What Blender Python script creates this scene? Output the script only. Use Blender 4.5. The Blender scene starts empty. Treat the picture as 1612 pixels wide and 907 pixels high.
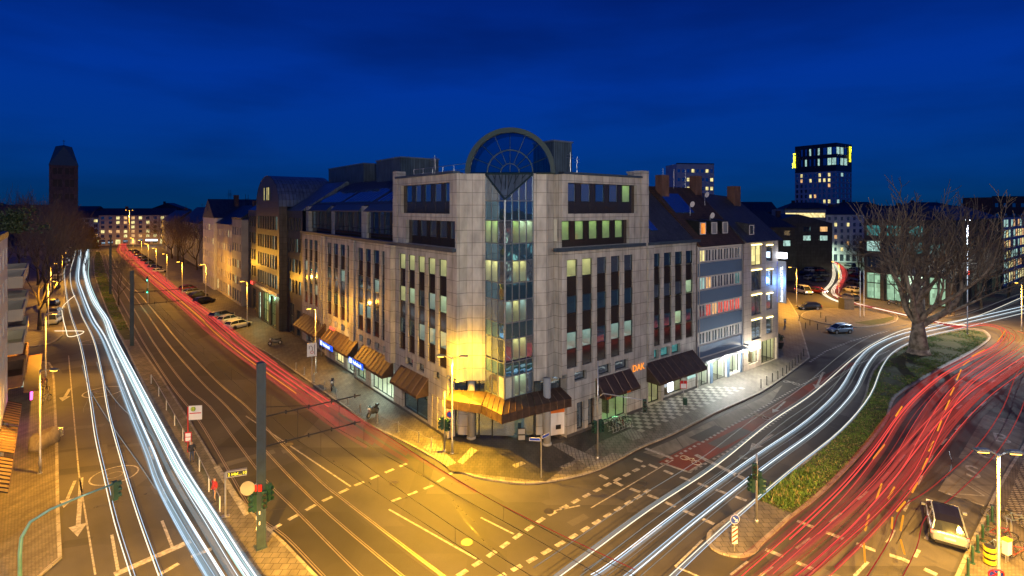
import bpy, math, random
from mathutils import Vector, Matrix
R = math.radians
random.seed(7)
SC = bpy.context.scene
COL = SC.collection
# ------------------------------------------------------------------ camera
cam = bpy.data.cameras.new("camera"); camo = bpy.data.objects.new("camera", cam); COL.objects.link(camo)
camo.location = (0, 0, 21); camo.rotation_euler = (R(90), 0, 0)
cam.sensor_width = 36; cam.lens = 36 * 830 / 1612; cam.shift_y = -(453.5 - 328) / 1612
cam.clip_start = .3; cam.clip_end = 6000
SC.camera = camo
# ------------------------------------------------------------------ dusk sky
w = bpy.data.worlds.new("World"); SC.world = w; w.use_nodes = True
nt = w.node_tree; nt.nodes.clear(); N = nt.nodes.new; Lk = nt.links.new
out = N("ShaderNodeOutputWorld"); bg = N("ShaderNodeBackground"); Lk(bg.outputs[0], out.inputs[0])
sky = N("ShaderNodeTexSky"); sky.sky_type = 'NISHITA'; sky.sun_disc = False
sky.sun_elevation = R(-2); sky.sun_rotation = R(200); sky.ozone_density = 6
tc = N("ShaderNodeTexCoord"); sp = N("ShaderNodeSeparateXYZ"); Lk(tc.outputs['Generated'], sp.inputs[0])
ramp = N("ShaderNodeValToRGB"); Lk(sp.outputs['Z'], ramp.inputs[0])
e = ramp.color_ramp; e.elements[0].position = 0; e.elements[0].color = (.0008, .035, .13, 1)
e.elements[1].position = 1; e.elements[1].color = (.0003, .010, .10, 1)
for p, c in ((.05, (.0004, .030, .16)), (.12, (.0003, .029, .205)), (.22, (.0003, .026, .235)), (.36, (.0003, .014, .145))):
    q = e.elements.new(p); q.color = (*c, 1)
mp = N("ShaderNodeMapping"); mp.inputs['Scale'].default_value = (1, 1, 4.5); Lk(tc.outputs['Generated'], mp.inputs[0])
ns = N("ShaderNodeTexNoise"); ns.inputs['Scale'].default_value = 1.7; ns.inputs['Detail'].default_value = 5; ns.inputs['Roughness'].default_value = .5
Lk(mp.outputs[0], ns.inputs[0])
cr = N("ShaderNodeValToRGB"); Lk(ns.outputs[0], cr.inputs[0])
cr.color_ramp.elements[0].position = .40; cr.color_ramp.elements[0].color = (.76, .76, .76, 1)
cr.color_ramp.elements[1].position = .58; cr.color_ramp.elements[1].color = (1.1, 1.1, 1.1, 1)
mu = N("ShaderNodeMixRGB"); mu.blend_type = 'MULTIPLY'; mu.inputs[0].default_value = 1
Lk(ramp.outputs[0], mu.inputs[1]); Lk(cr.outputs[0], mu.inputs[2])
st = N("ShaderNodeMixRGB"); st.blend_type = 'MULTIPLY'; st.inputs[0].default_value = 1
st.inputs[2].default_value = (.004, .03, .12, 1); Lk(sky.outputs[0], st.inputs[1])
ad = N("ShaderNodeMixRGB"); ad.blend_type = 'ADD'; ad.inputs[0].default_value = 1
Lk(mu.outputs[0], ad.inputs[1]); Lk(st.outputs[0], ad.inputs[2])
Lk(ad.outputs[0], bg.inputs[0]); bg.inputs[1].default_value = .6
vs = SC.view_settings; vs.view_transform = 'Standard'; vs.look = 'None'; vs.exposure = 0.9; vs.gamma = 1; vs.use_curve_mapping = False
SC.cycles.use_denoising = True; SC.cycles.use_light_tree = True; SC.cycles.max_bounces = 5
SC.cycles.diffuse_bounces = 2; SC.cycles.glossy_bounces = 3; SC.cycles.transmission_bounces = 4; SC.cycles.transparent_max_bounces = 12
SC.cycles.sample_clamp_indirect = 3; SC.cycles.caustics_reflective = False; SC.cycles.caustics_refractive = False
LAMP_K = 1.0
# ------------------------------------------------------------------ surveying: the corner block's axes
F0, H0 = 830., 21.
def G(px, py, z=0):
    Y = (H0 - z) * F0 / (py - 328.); return ((px - 806.) / F0 * Y, Y)
OC = (-1.77, 42.6); AU = (.7844, .6203); AV = (-.6203, .7844)
def Wd(u, v): return (OC[0] + u * AU[0] + v * AV[0], OC[1] + u * AU[1] + v * AV[1])
def Lc(x, y):
    dx, dy = x - OC[0], y - OC[1]; return (dx * AU[0] + dy * AU[1], dx * AV[0] + dy * AV[1])
ANG = math.atan2(AU[1], AU[0])
# ------------------------------------------------------------------ mesh helpers
class MB:
    def __init__(s): s.v = []; s.f = []; s.m = []
    def add(s, vs, fs, mi=0):
        b = len(s.v); s.v += [tuple(p) for p in vs]
        for f in fs: s.f.append(tuple(b + i for i in f)); s.m.append(mi)
    def box(s, x0, x1, y0, y1, z0, z1, mi=0):
        s.add([(x0,y0,z0),(x1,y0,z0),(x1,y1,z0),(x0,y1,z0),(x0,y0,z1),(x1,y0,z1),(x1,y1,z1),(x0,y1,z1)],
              [(0,3,2,1),(4,5,6,7),(0,1,5,4),(1,2,6,5),(2,3,7,6),(3,0,4,7)], mi)
    def obox(s, c, sz, a=0, mi=0, tilt=0):
        ca, sa = math.cos(a), math.sin(a); P = []
        for z in (-.5, .5):
            for x, y in ((-.5,-.5),(.5,-.5),(.5,.5),(-.5,.5)):
                X, Y, Z = x*sz[0], y*sz[1], z*sz[2]
                if tilt: X, Z = X*math.cos(tilt)+Z*math.sin(tilt), -X*math.sin(tilt)+Z*math.cos(tilt)
                P.append((c[0]+X*ca-Y*sa, c[1]+X*sa+Y*ca, c[2]+Z))
        s.add(P, [(0,3,2,1),(4,5,6,7),(0,1,5,4),(1,2,6,5),(2,3,7,6),(3,0,4,7)], mi)
    def poly(s, pts, mi=0): s.add(pts, [tuple(range(len(pts)))], mi)
    def prism(s, p, z0, z1, mi=0, ms=None, bottom=False):
        n = len(p); ms = mi if ms is None else ms
        s.add([(x,y,z1) for x,y in p], [tuple(range(n))], mi)
        for i in range(n):
            a, b = p[i], p[(i+1)%n]
            s.add([(a[0],a[1],z0),(b[0],b[1],z0),(b[0],b[1],z1),(a[0],a[1],z1)], [(0,1,2,3)], ms)
        if bottom: s.add([(x,y,z0) for x,y in p], [tuple(range(n))[::-1]], ms)
    def tube(s, pts, r, n=6, mi=0, caps=True):
        pts = [Vector(p) for p in pts]; rs = r if isinstance(r, (list, tuple)) else [r]*len(pts)
        b = len(s.v); k = len(pts); up = None
        for i, p in enumerate(pts):
            d = (pts[min(i+1,k-1)] - pts[max(i-1,0)])
            d = d.normalized() if d.length > 1e-9 else Vector((0,0,1))
            if up is None: up = Vector((0,0,1)) if abs(d.z) < .9 else Vector((1,0,0))
            a = d.cross(up); a = a.normalized() if a.length > 1e-6 else d.orthogonal().normalized()
            c = a.cross(d).normalized(); up = c
            for j in range(n):
                t = 2*math.pi*j/n; q = p + (a*math.cos(t) + c*math.sin(t))*rs[i]; s.v.append(tuple(q))
        for i in range(k-1):
            for j in range(n):
                s.f.append((b+i*n+j, b+i*n+(j+1)%n, b+(i+1)*n+(j+1)%n, b+(i+1)*n+j)); s.m.append(mi)
        if caps and n > 2:
            s.f.append(tuple(b+j for j in range(n))[::-1]); s.m.append(mi)
            s.f.append(tuple(b+(k-1)*n+j for j in range(n))); s.m.append(mi)
    def ring(s, c, ax, r, rr, n=20, k=5, mi=0):
        ax = Vector(ax).normalized(); a = ax.orthogonal().normalized(); b = ax.cross(a)
        P = [Vector(c) + (a*math.cos(2*math.pi*i/n) + b*math.sin(2*math.pi*i/n))*r for i in range(n+1)]
        s.tube(P, rr, k, mi, False)
    def disc(s, c, ax, r, th, n=16, mi=0):
        ax = Vector(ax).normalized()*th/2; c = Vector(c); s.tube([c-ax, c+ax], r, n, mi)
    def build(s, name, mats, parent=None, smooth=False, uv=True):
        me = bpy.data.meshes.new(name); me.from_pydata(s.v, [], s.f)
        for m in (mats if isinstance(mats, (list, tuple)) else [mats]): me.materials.append(m)
        if any(s.m): me.polygons.foreach_set('material_index', s.m)
        if smooth: me.polygons.foreach_set('use_smooth', [True]*len(s.f))
        if uv:
            ul = me.uv_layers.new(name='u').data; vv = s.v
            for p in me.polygons:
                nx, ny, nz = p.normal
                if abs(nz) > .9: t = None
                else:
                    h = math.hypot(nx, ny) or 1; t = (-ny/h, nx/h)
                sl = 1 if t is None else 1/max(.3, math.sqrt(1-nz*nz))
                for li in p.loop_indices:
                    c = vv[me.loops[li].vertex_index]
                    ul[li].uv = (c[0], c[1]) if t is None else (c[0]*t[0]+c[1]*t[1], c[2]*sl)
        o = bpy.data.objects.new(name, me); COL.objects.link(o)
        if parent: o.parent = parent
        return o
def tag(o, label=None, cat=None, group=None, kind=None):
    if label: o['label'] = label
    if cat: o['category'] = cat
    if group: o['group'] = group
    if kind: o['kind'] = kind
    return o
def empty(name, loc, rz=0, label=None, cat=None, group=None):
    o = bpy.data.objects.new(name, None); COL.objects.link(o); o.location = loc; o.rotation_euler = (0, 0, rz)
    o.empty_display_size = .2
    return tag(o, label, cat, group)
def ctree(o, loc=None, rz=None, sc=None, label=None, group=None, parent=None):
    c = o.copy(); COL.objects.link(c); c.parent = parent
    if loc is not None: c.location = loc
    if rz is not None: c.rotation_euler = (0, 0, rz)
    if sc is not None: c.scale = sc if isinstance(sc, tuple) else (sc,)*3
    if label: c['label'] = label
    if group: c['group'] = group
    for ch in list(o.children): ctree(ch, parent=c)
    return c
ORD = "first second third fourth fifth sixth seventh eighth ninth tenth eleventh twelfth thirteenth fourteenth fifteenth sixteenth seventeenth eighteenth nineteenth twentieth".split()
def text(name, s, mat, loc, rot, size, parent=None, ext=.01, align='LEFT', sp=1.0):
    c = bpy.data.curves.new(name, 'FONT'); c.body = s; c.size = size; c.extrude = ext; c.align_x = align; c.space_character = sp
    c.materials.append(mat); c.resolution_u = 3
    t = bpy.data.objects.new(name, c); COL.objects.link(t); bpy.context.view_layer.update()
    me = bpy.data.meshes.new_from_object(t.evaluated_get(bpy.context.evaluated_depsgraph_get())); bpy.data.objects.remove(t)
    o = bpy.data.objects.new(name, me); COL.objects.link(o); o.location = loc; o.rotation_euler = rot
    if parent: o.parent = parent
    return o
# ------------------------------------------------------------------ materials
MC = {}
def base(name):
    m = bpy.data.materials.new(name); m.use_nodes = True; t = m.node_tree
    return m, t, t.nodes['Principled BSDF']
def uvn(t, sc=(1,1,1)):
    c = t.nodes.new('ShaderNodeTexCoord'); p = t.nodes.new('ShaderNodeMapping'); p.inputs['Scale'].default_value = sc
    t.links.new(c.outputs['UV'], p.inputs[0]); return p.outputs[0]
def objn(t, sc=(1,1,1)):
    c = t.nodes.new('ShaderNodeTexCoord'); p = t.nodes.new('ShaderNodeMapping'); p.inputs['Scale'].default_value = sc
    t.links.new(c.outputs['Object'], p.inputs[0]); return p.outputs[0]
def plain(name, col, rough=.6, metal=0, var=.25, scale=2.5, bump=0, dirt=None):
    m, t, b = base(name)
    v = objn(t); n = t.nodes.new('ShaderNodeTexNoise'); n.inputs['Scale'].default_value = scale; n.inputs['Detail'].default_value = 7
    t.links.new(v, n.inputs[0])
    r = t.nodes.new('ShaderNodeValToRGB'); t.links.new(n.outputs[0], r.inputs[0])
    r.color_ramp.elements[0].position = .3; r.color_ramp.elements[1].position = .7
    lo = dirt or tuple(c*(1-var) for c in col)
    r.color_ramp.elements[0].color = (*lo, 1); r.color_ramp.elements[1].color = (*[min(1, c*(1+var*.6)) for c in col], 1)
    t.links.new(r.outputs[0], b.inputs['Base Color']); b.inputs['Metallic'].default_value = metal
    mr = t.nodes.new('ShaderNodeMapRange'); mr.inputs[3].default_value = max(0, rough-.12); mr.inputs[4].default_value = min(1, rough+.12)
    t.links.new(n.outputs[0], mr.inputs[0]); t.links.new(mr.outputs[0], b.inputs['Roughness'])
    if bump:
        bp = t.nodes.new('ShaderNodeBump'); bp.inputs['Strength'].default_value = bump; bp.inputs['Distance'].default_value = .05
        t.links.new(n.outputs[0], bp.inputs['Height']); t.links.new(bp.outputs[0], b.inputs['Normal'])
    return m
def brick(name, c1, c2, mor, bw, bh, ms=.02, rough=.7, off=0., bump=.4, dirt=.35, metal=0):
    m, t, b = base(name); v = uvn(t)
    br = t.nodes.new('ShaderNodeTexBrick'); t.links.new(v, br.inputs[0]); br.offset = off
    br.inputs['Color1'].default_value = (*c1, 1); br.inputs['Color2'].default_value = (*c2, 1); br.inputs['Mortar'].default_value = (*mor, 1)
    br.inputs['Scale'].default_value = 1; br.inputs['Brick Width'].default_value = bw; br.inputs['Row Height'].default_value = bh
    br.inputs['Mortar Size'].default_value = ms; br.inputs['Mortar Smooth'].default_value = .1
    n = t.nodes.new('ShaderNodeTexNoise'); n.inputs['Scale'].default_value = .9; n.inputs['Detail'].default_value = 8
    sv = uvn(t, (1.6, .5, 1)); t.links.new(sv, n.inputs[0])
    r = t.nodes.new('ShaderNodeMapRange'); r.inputs[1].default_value = .3; r.inputs[2].default_value = .7
    r.inputs[3].default_value = 1-dirt*1.3; r.inputs[4].default_value = 1.15; t.links.new(n.outputs[0], r.inputs[0])
    mx = t.nodes.new('ShaderNodeMixRGB'); mx.blend_type = 'MULTIPLY'; mx.inputs[0].default_value = 1
    t.links.new(br.outputs[0], mx.inputs[1]); t.links.new(r.outputs[0], mx.inputs[2]); t.links.new(mx.outputs[0], b.inputs['Base Color'])
    b.inputs['Roughness'].default_value = rough; b.inputs['Metallic'].default_value = metal
    bp = t.nodes.new('ShaderNodeBump'); bp.inputs['Strength'].default_value = bump; bp.inputs['Distance'].default_value = .03; bp.invert = True
    t.links.new(br.outputs['Fac'], bp.inputs['Height']); t.links.new(bp.outputs[0], b.inputs['Normal'])
    return m
def emit(name, col, s, light=False):
    m = bpy.data.materials.new(name); m.use_nodes = True; t = m.node_tree; t.nodes.clear()
    o = t.nodes.new('ShaderNodeOutputMaterial'); e = t.nodes.new('ShaderNodeEmission')
    e.inputs[0].default_value = (*col, 1); e.inputs[1].default_value = s; t.links.new(e.outputs[0], o.inputs[0])
    m.cycles.emission_sampling = 'AUTO' if light else 'NONE'
    return m
def litpane(name, col, s, sx=1.2, sz=.6):
    # emissive pane: lit room light painted in as brighter and dimmer brick cells
    m, t, b = base(name); v = uvn(t); vo = t.nodes.new('ShaderNodeTexBrick'); vo.inputs['Scale'].default_value = 1; vo.offset = .37
    vo.inputs['Brick Width'].default_value = .62/sx*1.2; vo.inputs['Row Height'].default_value = .78/sz*.6; vo.inputs['Mortar Size'].default_value = .02; vo.inputs['Mortar Smooth'].default_value = .6
    vo.inputs['Color1'].default_value = (0,0,0,1); vo.inputs['Color2'].default_value = (1,1,1,1); vo.inputs['Mortar'].default_value = (.25,.25,.25,1)
    t.links.new(v, vo.inputs[0]); r = t.nodes.new('ShaderNodeMapRange'); r.inputs[1].default_value = 0; r.inputs[2].default_value = 1
    r.inputs[3].default_value = s*.5; r.inputs[4].default_value = s*1.15
    t.links.new(vo.outputs[0], r.inputs[0]); b.inputs['Emission Color'].default_value = (*col, 1)
    t.links.new(r.outputs[0], b.inputs['Emission Strength']); b.inputs['Base Color'].default_value = (.02, .02, .02, 1)
    b.inputs['Roughness'].default_value = .05; m.cycles.emission_sampling = 'NONE'
    return m
def glassy(name, col, metal=.85, rough=.04, wob=.006):
    m, t, b = base(name); b.inputs['Base Color'].default_value = (*col, 1); b.inputs['Metallic'].default_value = metal
    b.inputs['Roughness'].default_value = rough
    n = t.nodes.new('ShaderNodeTexNoise'); n.inputs['Scale'].default_value = .7; v = objn(t); t.links.new(v, n.inputs[0])
    bp = t.nodes.new('ShaderNodeBump'); bp.inputs['Strength'].default_value = .25; bp.inputs['Distance'].default_value = wob*8
    t.links.new(n.outputs[0], bp.inputs['Height']); t.links.new(bp.outputs[0], b.inputs['Normal'])
    return m
def clearglass(name, tint=(.9,.95,.92), refl=.14):
    m = bpy.data.materials.new(name); m.use_nodes = True; t = m.node_tree; t.nodes.clear()
    o = t.nodes.new('ShaderNodeOutputMaterial'); a = t.nodes.new('ShaderNodeBsdfTransparent'); a.inputs[0].default_value = (*tint, 1)
    g = t.nodes.new('ShaderNodeBsdfGlossy'); g.inputs['Roughness'].default_value = .02
    x = t.nodes.new('ShaderNodeMixShader'); x.inputs[0].default_value = refl
    t.links.new(a.outputs[0], x.inputs[1]); t.links.new(g.outputs[0], x.inputs[2]); t.links.new(x.outputs[0], o.inputs[0])
    return m
def asphalt(name, c, rough=.55, seam=True):
    m, t, b = base(name); v = objn(t)
    n1 = t.nodes.new('ShaderNodeTexNoise'); n1.inputs['Scale'].default_value = .16; n1.inputs['Detail'].default_value = 9; n1.inputs['Roughness'].default_value = .62
    n2 = t.nodes.new('ShaderNodeTexNoise'); n2.inputs['Scale'].default_value = 26; n2.inputs['Detail'].default_value = 3
    vo = t.nodes.new('ShaderNodeTexVoronoi'); vo.inputs['Scale'].default_value = .13; vo.feature = 'F1'; vo.distance = 'CHEBYCHEV'
    for k in (n1, n2, vo): t.links.new(v, k.inputs[0])
    r = t.nodes.new('ShaderNodeValToRGB'); t.links.new(n1.outputs[0], r.inputs[0])
    r.color_ramp.elements[0].position = .32; r.color_ramp.elements[0].color = (*[x*.62 for x in c], 1)
    r.color_ramp.elements[1].position = .68; r.color_ramp.elements[1].color = (*[x*1.3 for x in c], 1)
    hs = t.nodes.new('ShaderNodeSeparateColor'); t.links.new(vo.outputs['Color'], hs.inputs[0])
    mr = t.nodes.new('ShaderNodeMapRange'); mr.inputs[3].default_value = .78; mr.inputs[4].default_value = 1.15; mr.inputs[3].default_value = .62; mr.inputs[4].default_value = 1.25; t.links.new(hs.outputs[0], mr.inputs[0])
    m2 = t.nodes.new('ShaderNodeMapRange'); m2.inputs[1].default_value = .3; m2.inputs[2].default_value = .7; m2.inputs[3].default_value = .7; m2.inputs[4].default_value = 1.3; t.links.new(n2.outputs[0], m2.inputs[0])
    a = t.nodes.new('ShaderNodeMath'); a.operation = 'MULTIPLY'; t.links.new(mr.outputs[0], a.inputs[0]); t.links.new(m2.outputs[0], a.inputs[1])
    x = t.nodes.new('ShaderNodeMixRGB'); x.blend_type = 'MULTIPLY'; x.inputs[0].default_value = 1
    t.links.new(r.outputs[0], x.inputs[1]); t.links.new(a.outputs[0], x.inputs[2]); t.links.new(x.outputs[0], b.inputs['Base Color'])
    rr = t.nodes.new('ShaderNodeMapRange'); rr.inputs[3].default_value = rough+.02; rr.inputs[4].default_value = rough+.3
    t.links.new(n1.outputs[0], rr.inputs[0]); t.links.new(rr.outputs[0], b.inputs['Roughness'])
    bp = t.nodes.new('ShaderNodeBump'); bp.inputs['Strength'].default_value = .25; bp.inputs['Distance'].default_value = .01
    t.links.new(n2.outputs[0], bp.inputs['Height']); t.links.new(bp.outputs[0], b.inputs['Normal'])
    return m
M = dict(
 L_arc=litpane('lit_arcade', (.5,.85,.55), .42, 1.4, .5),
 asphalt=asphalt('asphalt', (.062,.058,.055)), asphalt2=asphalt('dark_asphalt', (.042,.04,.04)), city=asphalt('city_ground', (.04,.04,.04)),
 concrete_road=brick('concrete_road', (.2,.185,.16), (.18,.165,.14), (.09,.08,.07), 5, 5, .05, .75, bump=.2),
 red=asphalt('red_cycle_lane', (.16,.032,.018)),
 paint=plain('road_paint', (.36,.345,.32), .65, var=.6, scale=4),
 pave=brick('pavement_slabs', (.17,.155,.135), (.13,.12,.105), (.05,.045,.04), .5, .5, .022, .6, off=.5, bump=.3),
 pave2=brick('small_pavers', (.19,.16,.125), (.14,.12,.09), (.05,.045,.035), .22, .12, .014, .7, off=.5, bump=.4),
 dpave=brick('dark_slabs', (.06,.055,.05), (.045,.043,.04), (.02,.02,.02), .4, .4, .02, .55, off=.5),
 tact=brick('tactile_paving', (.3,.29,.26), (.25,.24,.22), (.1,.1,.09), .3, .3, .03, .7, bump=.8),
 plat=brick('platform_ribbed', (.2,.18,.14), (.1,.09,.07), (.05,.04,.03), .9, .35, .05, .6, off=.5),
 kerb=brick('kerb_stone', (.33,.31,.28), (.27,.25,.22), (.08,.07,.06), 1.0, 1.0, .02, .6),
 white_tile=plain('light_tile', (.36,.34,.30), .6), black_tile=plain('dark_tile', (.09,.083,.075), .6),
 soil=plain('soil', (.05,.06,.025), .95, var=.5, scale=1.2, bump=.6, dirt=(.03,.04,.012)),
 grass=plain('grass_blade', (.10,.19,.03), .8, var=.5, scale=.8), grassdry=plain('dry_grass', (.26,.24,.10), .85, var=.4),
 rail=plain('steel_rail', (.42,.37,.29), .45, .8, var=.2),
 stone=brick('granite_panels', (.47,.45,.405), (.385,.37,.335), (.13,.125,.115), .96, 1.12, .02, .55, bump=.35, dirt=.3),
 stone_warm=brick('hotel_panels', (.46,.40,.33), (.42,.36,.30), (.16,.14,.12), 1.6, .8, .014, .6, bump=.2, dirt=.15),
 plinth=plain('granite_plinth', (.07,.07,.075), .4),
 spandrel=glassy('spandrel_panel', (.10,.08,.075), .7, .1), dark_frame=plain('dark_window_frame', (.025,.03,.035), .4, .4),
 alu=plain('grey_aluminium', (.25,.28,.3), .35, .6, var=.1),
 glass=glassy('dark_glass', (.34,.42,.50)), glassb=glassy('blue_glass', (.20,.38,.52), .9, .03), clear=clearglass('clear_glass'),
 arch=plain('arch_metal', (.012,.035,.045), .6, .2), fence_glass=clearglass('fence_glass', (.75,.85,.85), .15), archglass=clearglass('arch_glass', (.25,.42,.5), .25),
 bronze=plain('bronze_sheet', (.085,.055,.042), .5, .5, var=.35), bronze_rib=plain('bronze_rib', (.14,.09,.065), .45, .5),
 ledge=plain('blue_grey_ledge', (.055,.08,.11), .4, .3), slate=brick('slate_roof', (.075,.08,.09), (.05,.055,.065), (.015,.015,.015), .3, .2, .02, .5, off=.5),
 tiles=brick('brown_roof_tiles', (.10,.05,.035), (.07,.038,.028), (.02,.015,.012), .25, .3, .03, .75, off=.5, bump=.7),
 zinc=brick('zinc_roof', (.2,.26,.31), (.17,.23,.28), (.05,.06,.07), .6, 30, .03, .4, metal=.5),
 plantbox=brick('louvred_cladding', (.12,.17,.19), (.10,.14,.16), (.03,.05,.06), .25, 30, .04, .45, metal=.3),
 cream=plain('cream_render', (.50,.45,.36), .85, var=.12, scale=.5), white=plain('white_render', (.62,.62,.6), .85, var=.12, scale=.5),
 greyr=plain('grey_render', (.30,.31,.31), .85, var=.2, scale=.5), darkwall=brick('dark_stone', (.07,.067,.066), (.052,.05,.05), (.02,.02,.02), 1.5, 1, .03, .4),
 bluepanel=plain('blue_panel', (.10,.165,.25), .5, var=.08), wframe=plain('white_frame', (.62,.6,.56), .5, var=.08),
 redbrick=brick('red_brick', (.22,.09,.05), (.17,.07,.04), (.15,.13,.11), .24, .08, .01, .85, off=.5),
 masonry=brick('church_stone', (.24,.19,.14), (.19,.15,.11), (.1,.08,.06), .9, .5, .03, .9, off=.5), copper=plain('green_copper', (.10,.2,.17), .6),
 green=plain('green_paint', (.02,.07,.055), .4, .2), steel=plain('galvanised_steel', (.42,.43,.44), .38, .7, var=.15), mast=plain('mast_paint', (.03,.055,.075), .45, .1),
 black=plain('black_plastic', (.02,.02,.022), .45), rubber=plain('rubber', (.018,.018,.018), .8), chrome=plain('chrome', (.7,.7,.72), .15, 1, var=.05),
 bark=plain('plane_bark', (.34,.28,.2), .85, var=.55, scale=1.6, bump=.6, dirt=(.09,.07,.045)), twig=plain('twig_bark', (.19,.15,.105), .9),
 bark2=plain('dark_bark', (.07,.055,.04), .9), leafg=plain('evergreen_leaf', (.035,.06,.02), .6, var=.5), leafy=plain('golden_leaf', (.22,.15,.03), .7, var=.4),
 wood=plain('brown_wood', (.16,.08,.04), .6), tarp=plain('tan_tarpaulin', (.24,.2,.14), .7, bump=.3), yellow=plain('yellow_plastic', (.6,.45,.03), .45, var=.1),
 signwhite=plain('white_sign_sheet', (.75,.75,.73), .4, var=.05), signblue=plain('blue_sign_sheet', (.015,.06,.42), .35, var=.05), signred=plain('red_sign_sheet', (.55,.02,.02), .35, var=.05),
 signgreen=plain('green_sign_sheet', (.05,.3,.06), .4, var=.05), signyellow=plain('yellow_sign_sheet', (.65,.6,.05), .4, var=.05), orange=plain('orange_sign_sheet', (.7,.17,.02), .5, var=.05),
 skin=plain('skin', (.5,.3,.2), .6, var=.05), jeans=plain('jeans', (.05,.07,.13), .85), jacketblack=plain('black_jacket', (.02,.022,.03), .7), jacketred=plain('red_jacket', (.4,.03,.03), .8), jacketgrey=plain('pale_jacket', (.4,.38,.34), .8), hair=plain('dark_hair', (.03,.02,.015), .6),
 roomwall=plain('office_wall', (.6,.6,.5), .9, var=.1), furniture=plain('office_furniture', (.16,.12,.08), .7, var=.4),
 wire=plain('wire', (.015,.015,.015), .6),
 L_green=litpane('lit_green_pane', (.45,.85,.25), 0.33), L_yel=litpane('lit_yellow_pane', (1,.85,.35), 0.6), L_warm=litpane('lit_warm_pane', (1,.55,.22), 0.54),
 L_cool=litpane('lit_cool_pane', (.55,.9,.8), 0.42), L_teal=litpane('lit_teal_pane', (.12,.5,.5), 0.24), L_red=litpane('lit_red_pane', (1,.12,.08), 0.48, 3, .6), L_orange=litpane('lit_orange_pane', (1,.3,.05), 0.72),
 L_shop=litpane('lit_shop', (.75,1,.7), 0.96, 1.5, 1.2), L_shopw=litpane('lit_shop_white', (1,.95,.85), 1.32, 1.5, 1.5), L_shopy=litpane('lit_shop_yellow', (1,.8,.35), 0.72, 1, 1),
 E_sod=emit('sodium_lamp', (1,.46,.045), 7), E_white=emit('white_lamp', (.8,.95,1), 8), E_led=emit('led_strip', (1,.8,.3), 4, True), E_sign=emit('white_sign_light', (.75,.85,1), 2.6, True),
 E_blue=emit('blue_letters', (.02,.09,1), .9, True), E_bluew=emit('pale_letters', (.8,.9,1), 1.6), E_red=emit('red_letters', (1,.06,.04), 2.5, True), E_yellow=emit('yellow_letters', (.95,.95,.02), 2.2), E_pink=emit('pink_neon', (1,.08,.55), 3, True),
 E_orange=emit('orange_letters', (1,.28,.03), .9), E_amber=emit('amber_display', (1,.72,.03), 1.6), E_green=emit('green_signal', (.05,1,.5), 9), E_redl=emit('red_lamp', (1,.04,.02), 8), E_tail=emit('tail_lamp', (1,.10,.04), 4), E_head=emit('head_lamp', (1,.97,.9), 14),
 room_g=emit('ceiling_light_green', (.55,.95,.30), 3.2, True), room_y=emit('ceiling_light_yellow', (1,.95,.42), 4.5, True), room_w=emit('ceiling_light_white', (.7,1,.75), 4.5, True), room_s=emit('shop_ceiling_light', (.85,1,.82), 11, True), room_c=emit('ceiling_light_cool', (.5,.85,1), 3.0, True),
 T_white=emit('headlight_trail', (.86,.95,1), 1.0), T_cyan=emit('headlight_trail_cool', (.55,.76,1), .65), T_dim=emit('headlight_trail_dim', (.62,.66,.66), .2), T_red=emit('tail_light_trail', (1,.085,.07), .62), T_red2=emit('tail_light_trail_dim', (.8,.08,.07), .25), T_org=emit('indicator_trail', (1,.36,.03), .6), T_green=emit('headlight_trail_green', (.6,.9,.85), .6), GL_red=None, GL_white=None, T_pale=emit('headlight_trail_pale', (1,.85,.6), .9),
)
def glow(name, col, s, f):
    m = bpy.data.materials.new(name); m.use_nodes = True; t = m.node_tree; t.nodes.clear()
    o = t.nodes.new('ShaderNodeOutputMaterial'); a = t.nodes.new('ShaderNodeBsdfTransparent'); e = t.nodes.new('ShaderNodeEmission'); e.inputs[0].default_value = (*col,1); e.inputs[1].default_value = s
    x = t.nodes.new('ShaderNodeMixShader'); x.inputs[0].default_value = f; t.links.new(a.outputs[0], x.inputs[1]); t.links.new(e.outputs[0], x.inputs[2]); t.links.new(x.outputs[0], o.inputs[0]); m.cycles.emission_sampling = 'NONE'; return m
M['GL_red'] = glow('soft_red_glow', (1,.12,.09), .42, .10); M['GL_white'] = glow('soft_white_glow', (.6,.85,1), .5, .10)
def point(name, loc, col, power, r=.25, parent=None, spot=None, rot=None):
    l = bpy.data.lights.new(name, 'SPOT' if spot else 'POINT'); l.color = col; l.energy = power*LAMP_K; l.shadow_soft_size = r
    if spot: l.spot_size = R(spot); l.spot_blend = .6
    o = bpy.data.objects.new(name, l); COL.objects.link(o); o.location = loc
    if rot: o.rotation_euler = rot
    if parent: o.parent = parent
    return o
SOD = (1, .44, .03)
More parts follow.
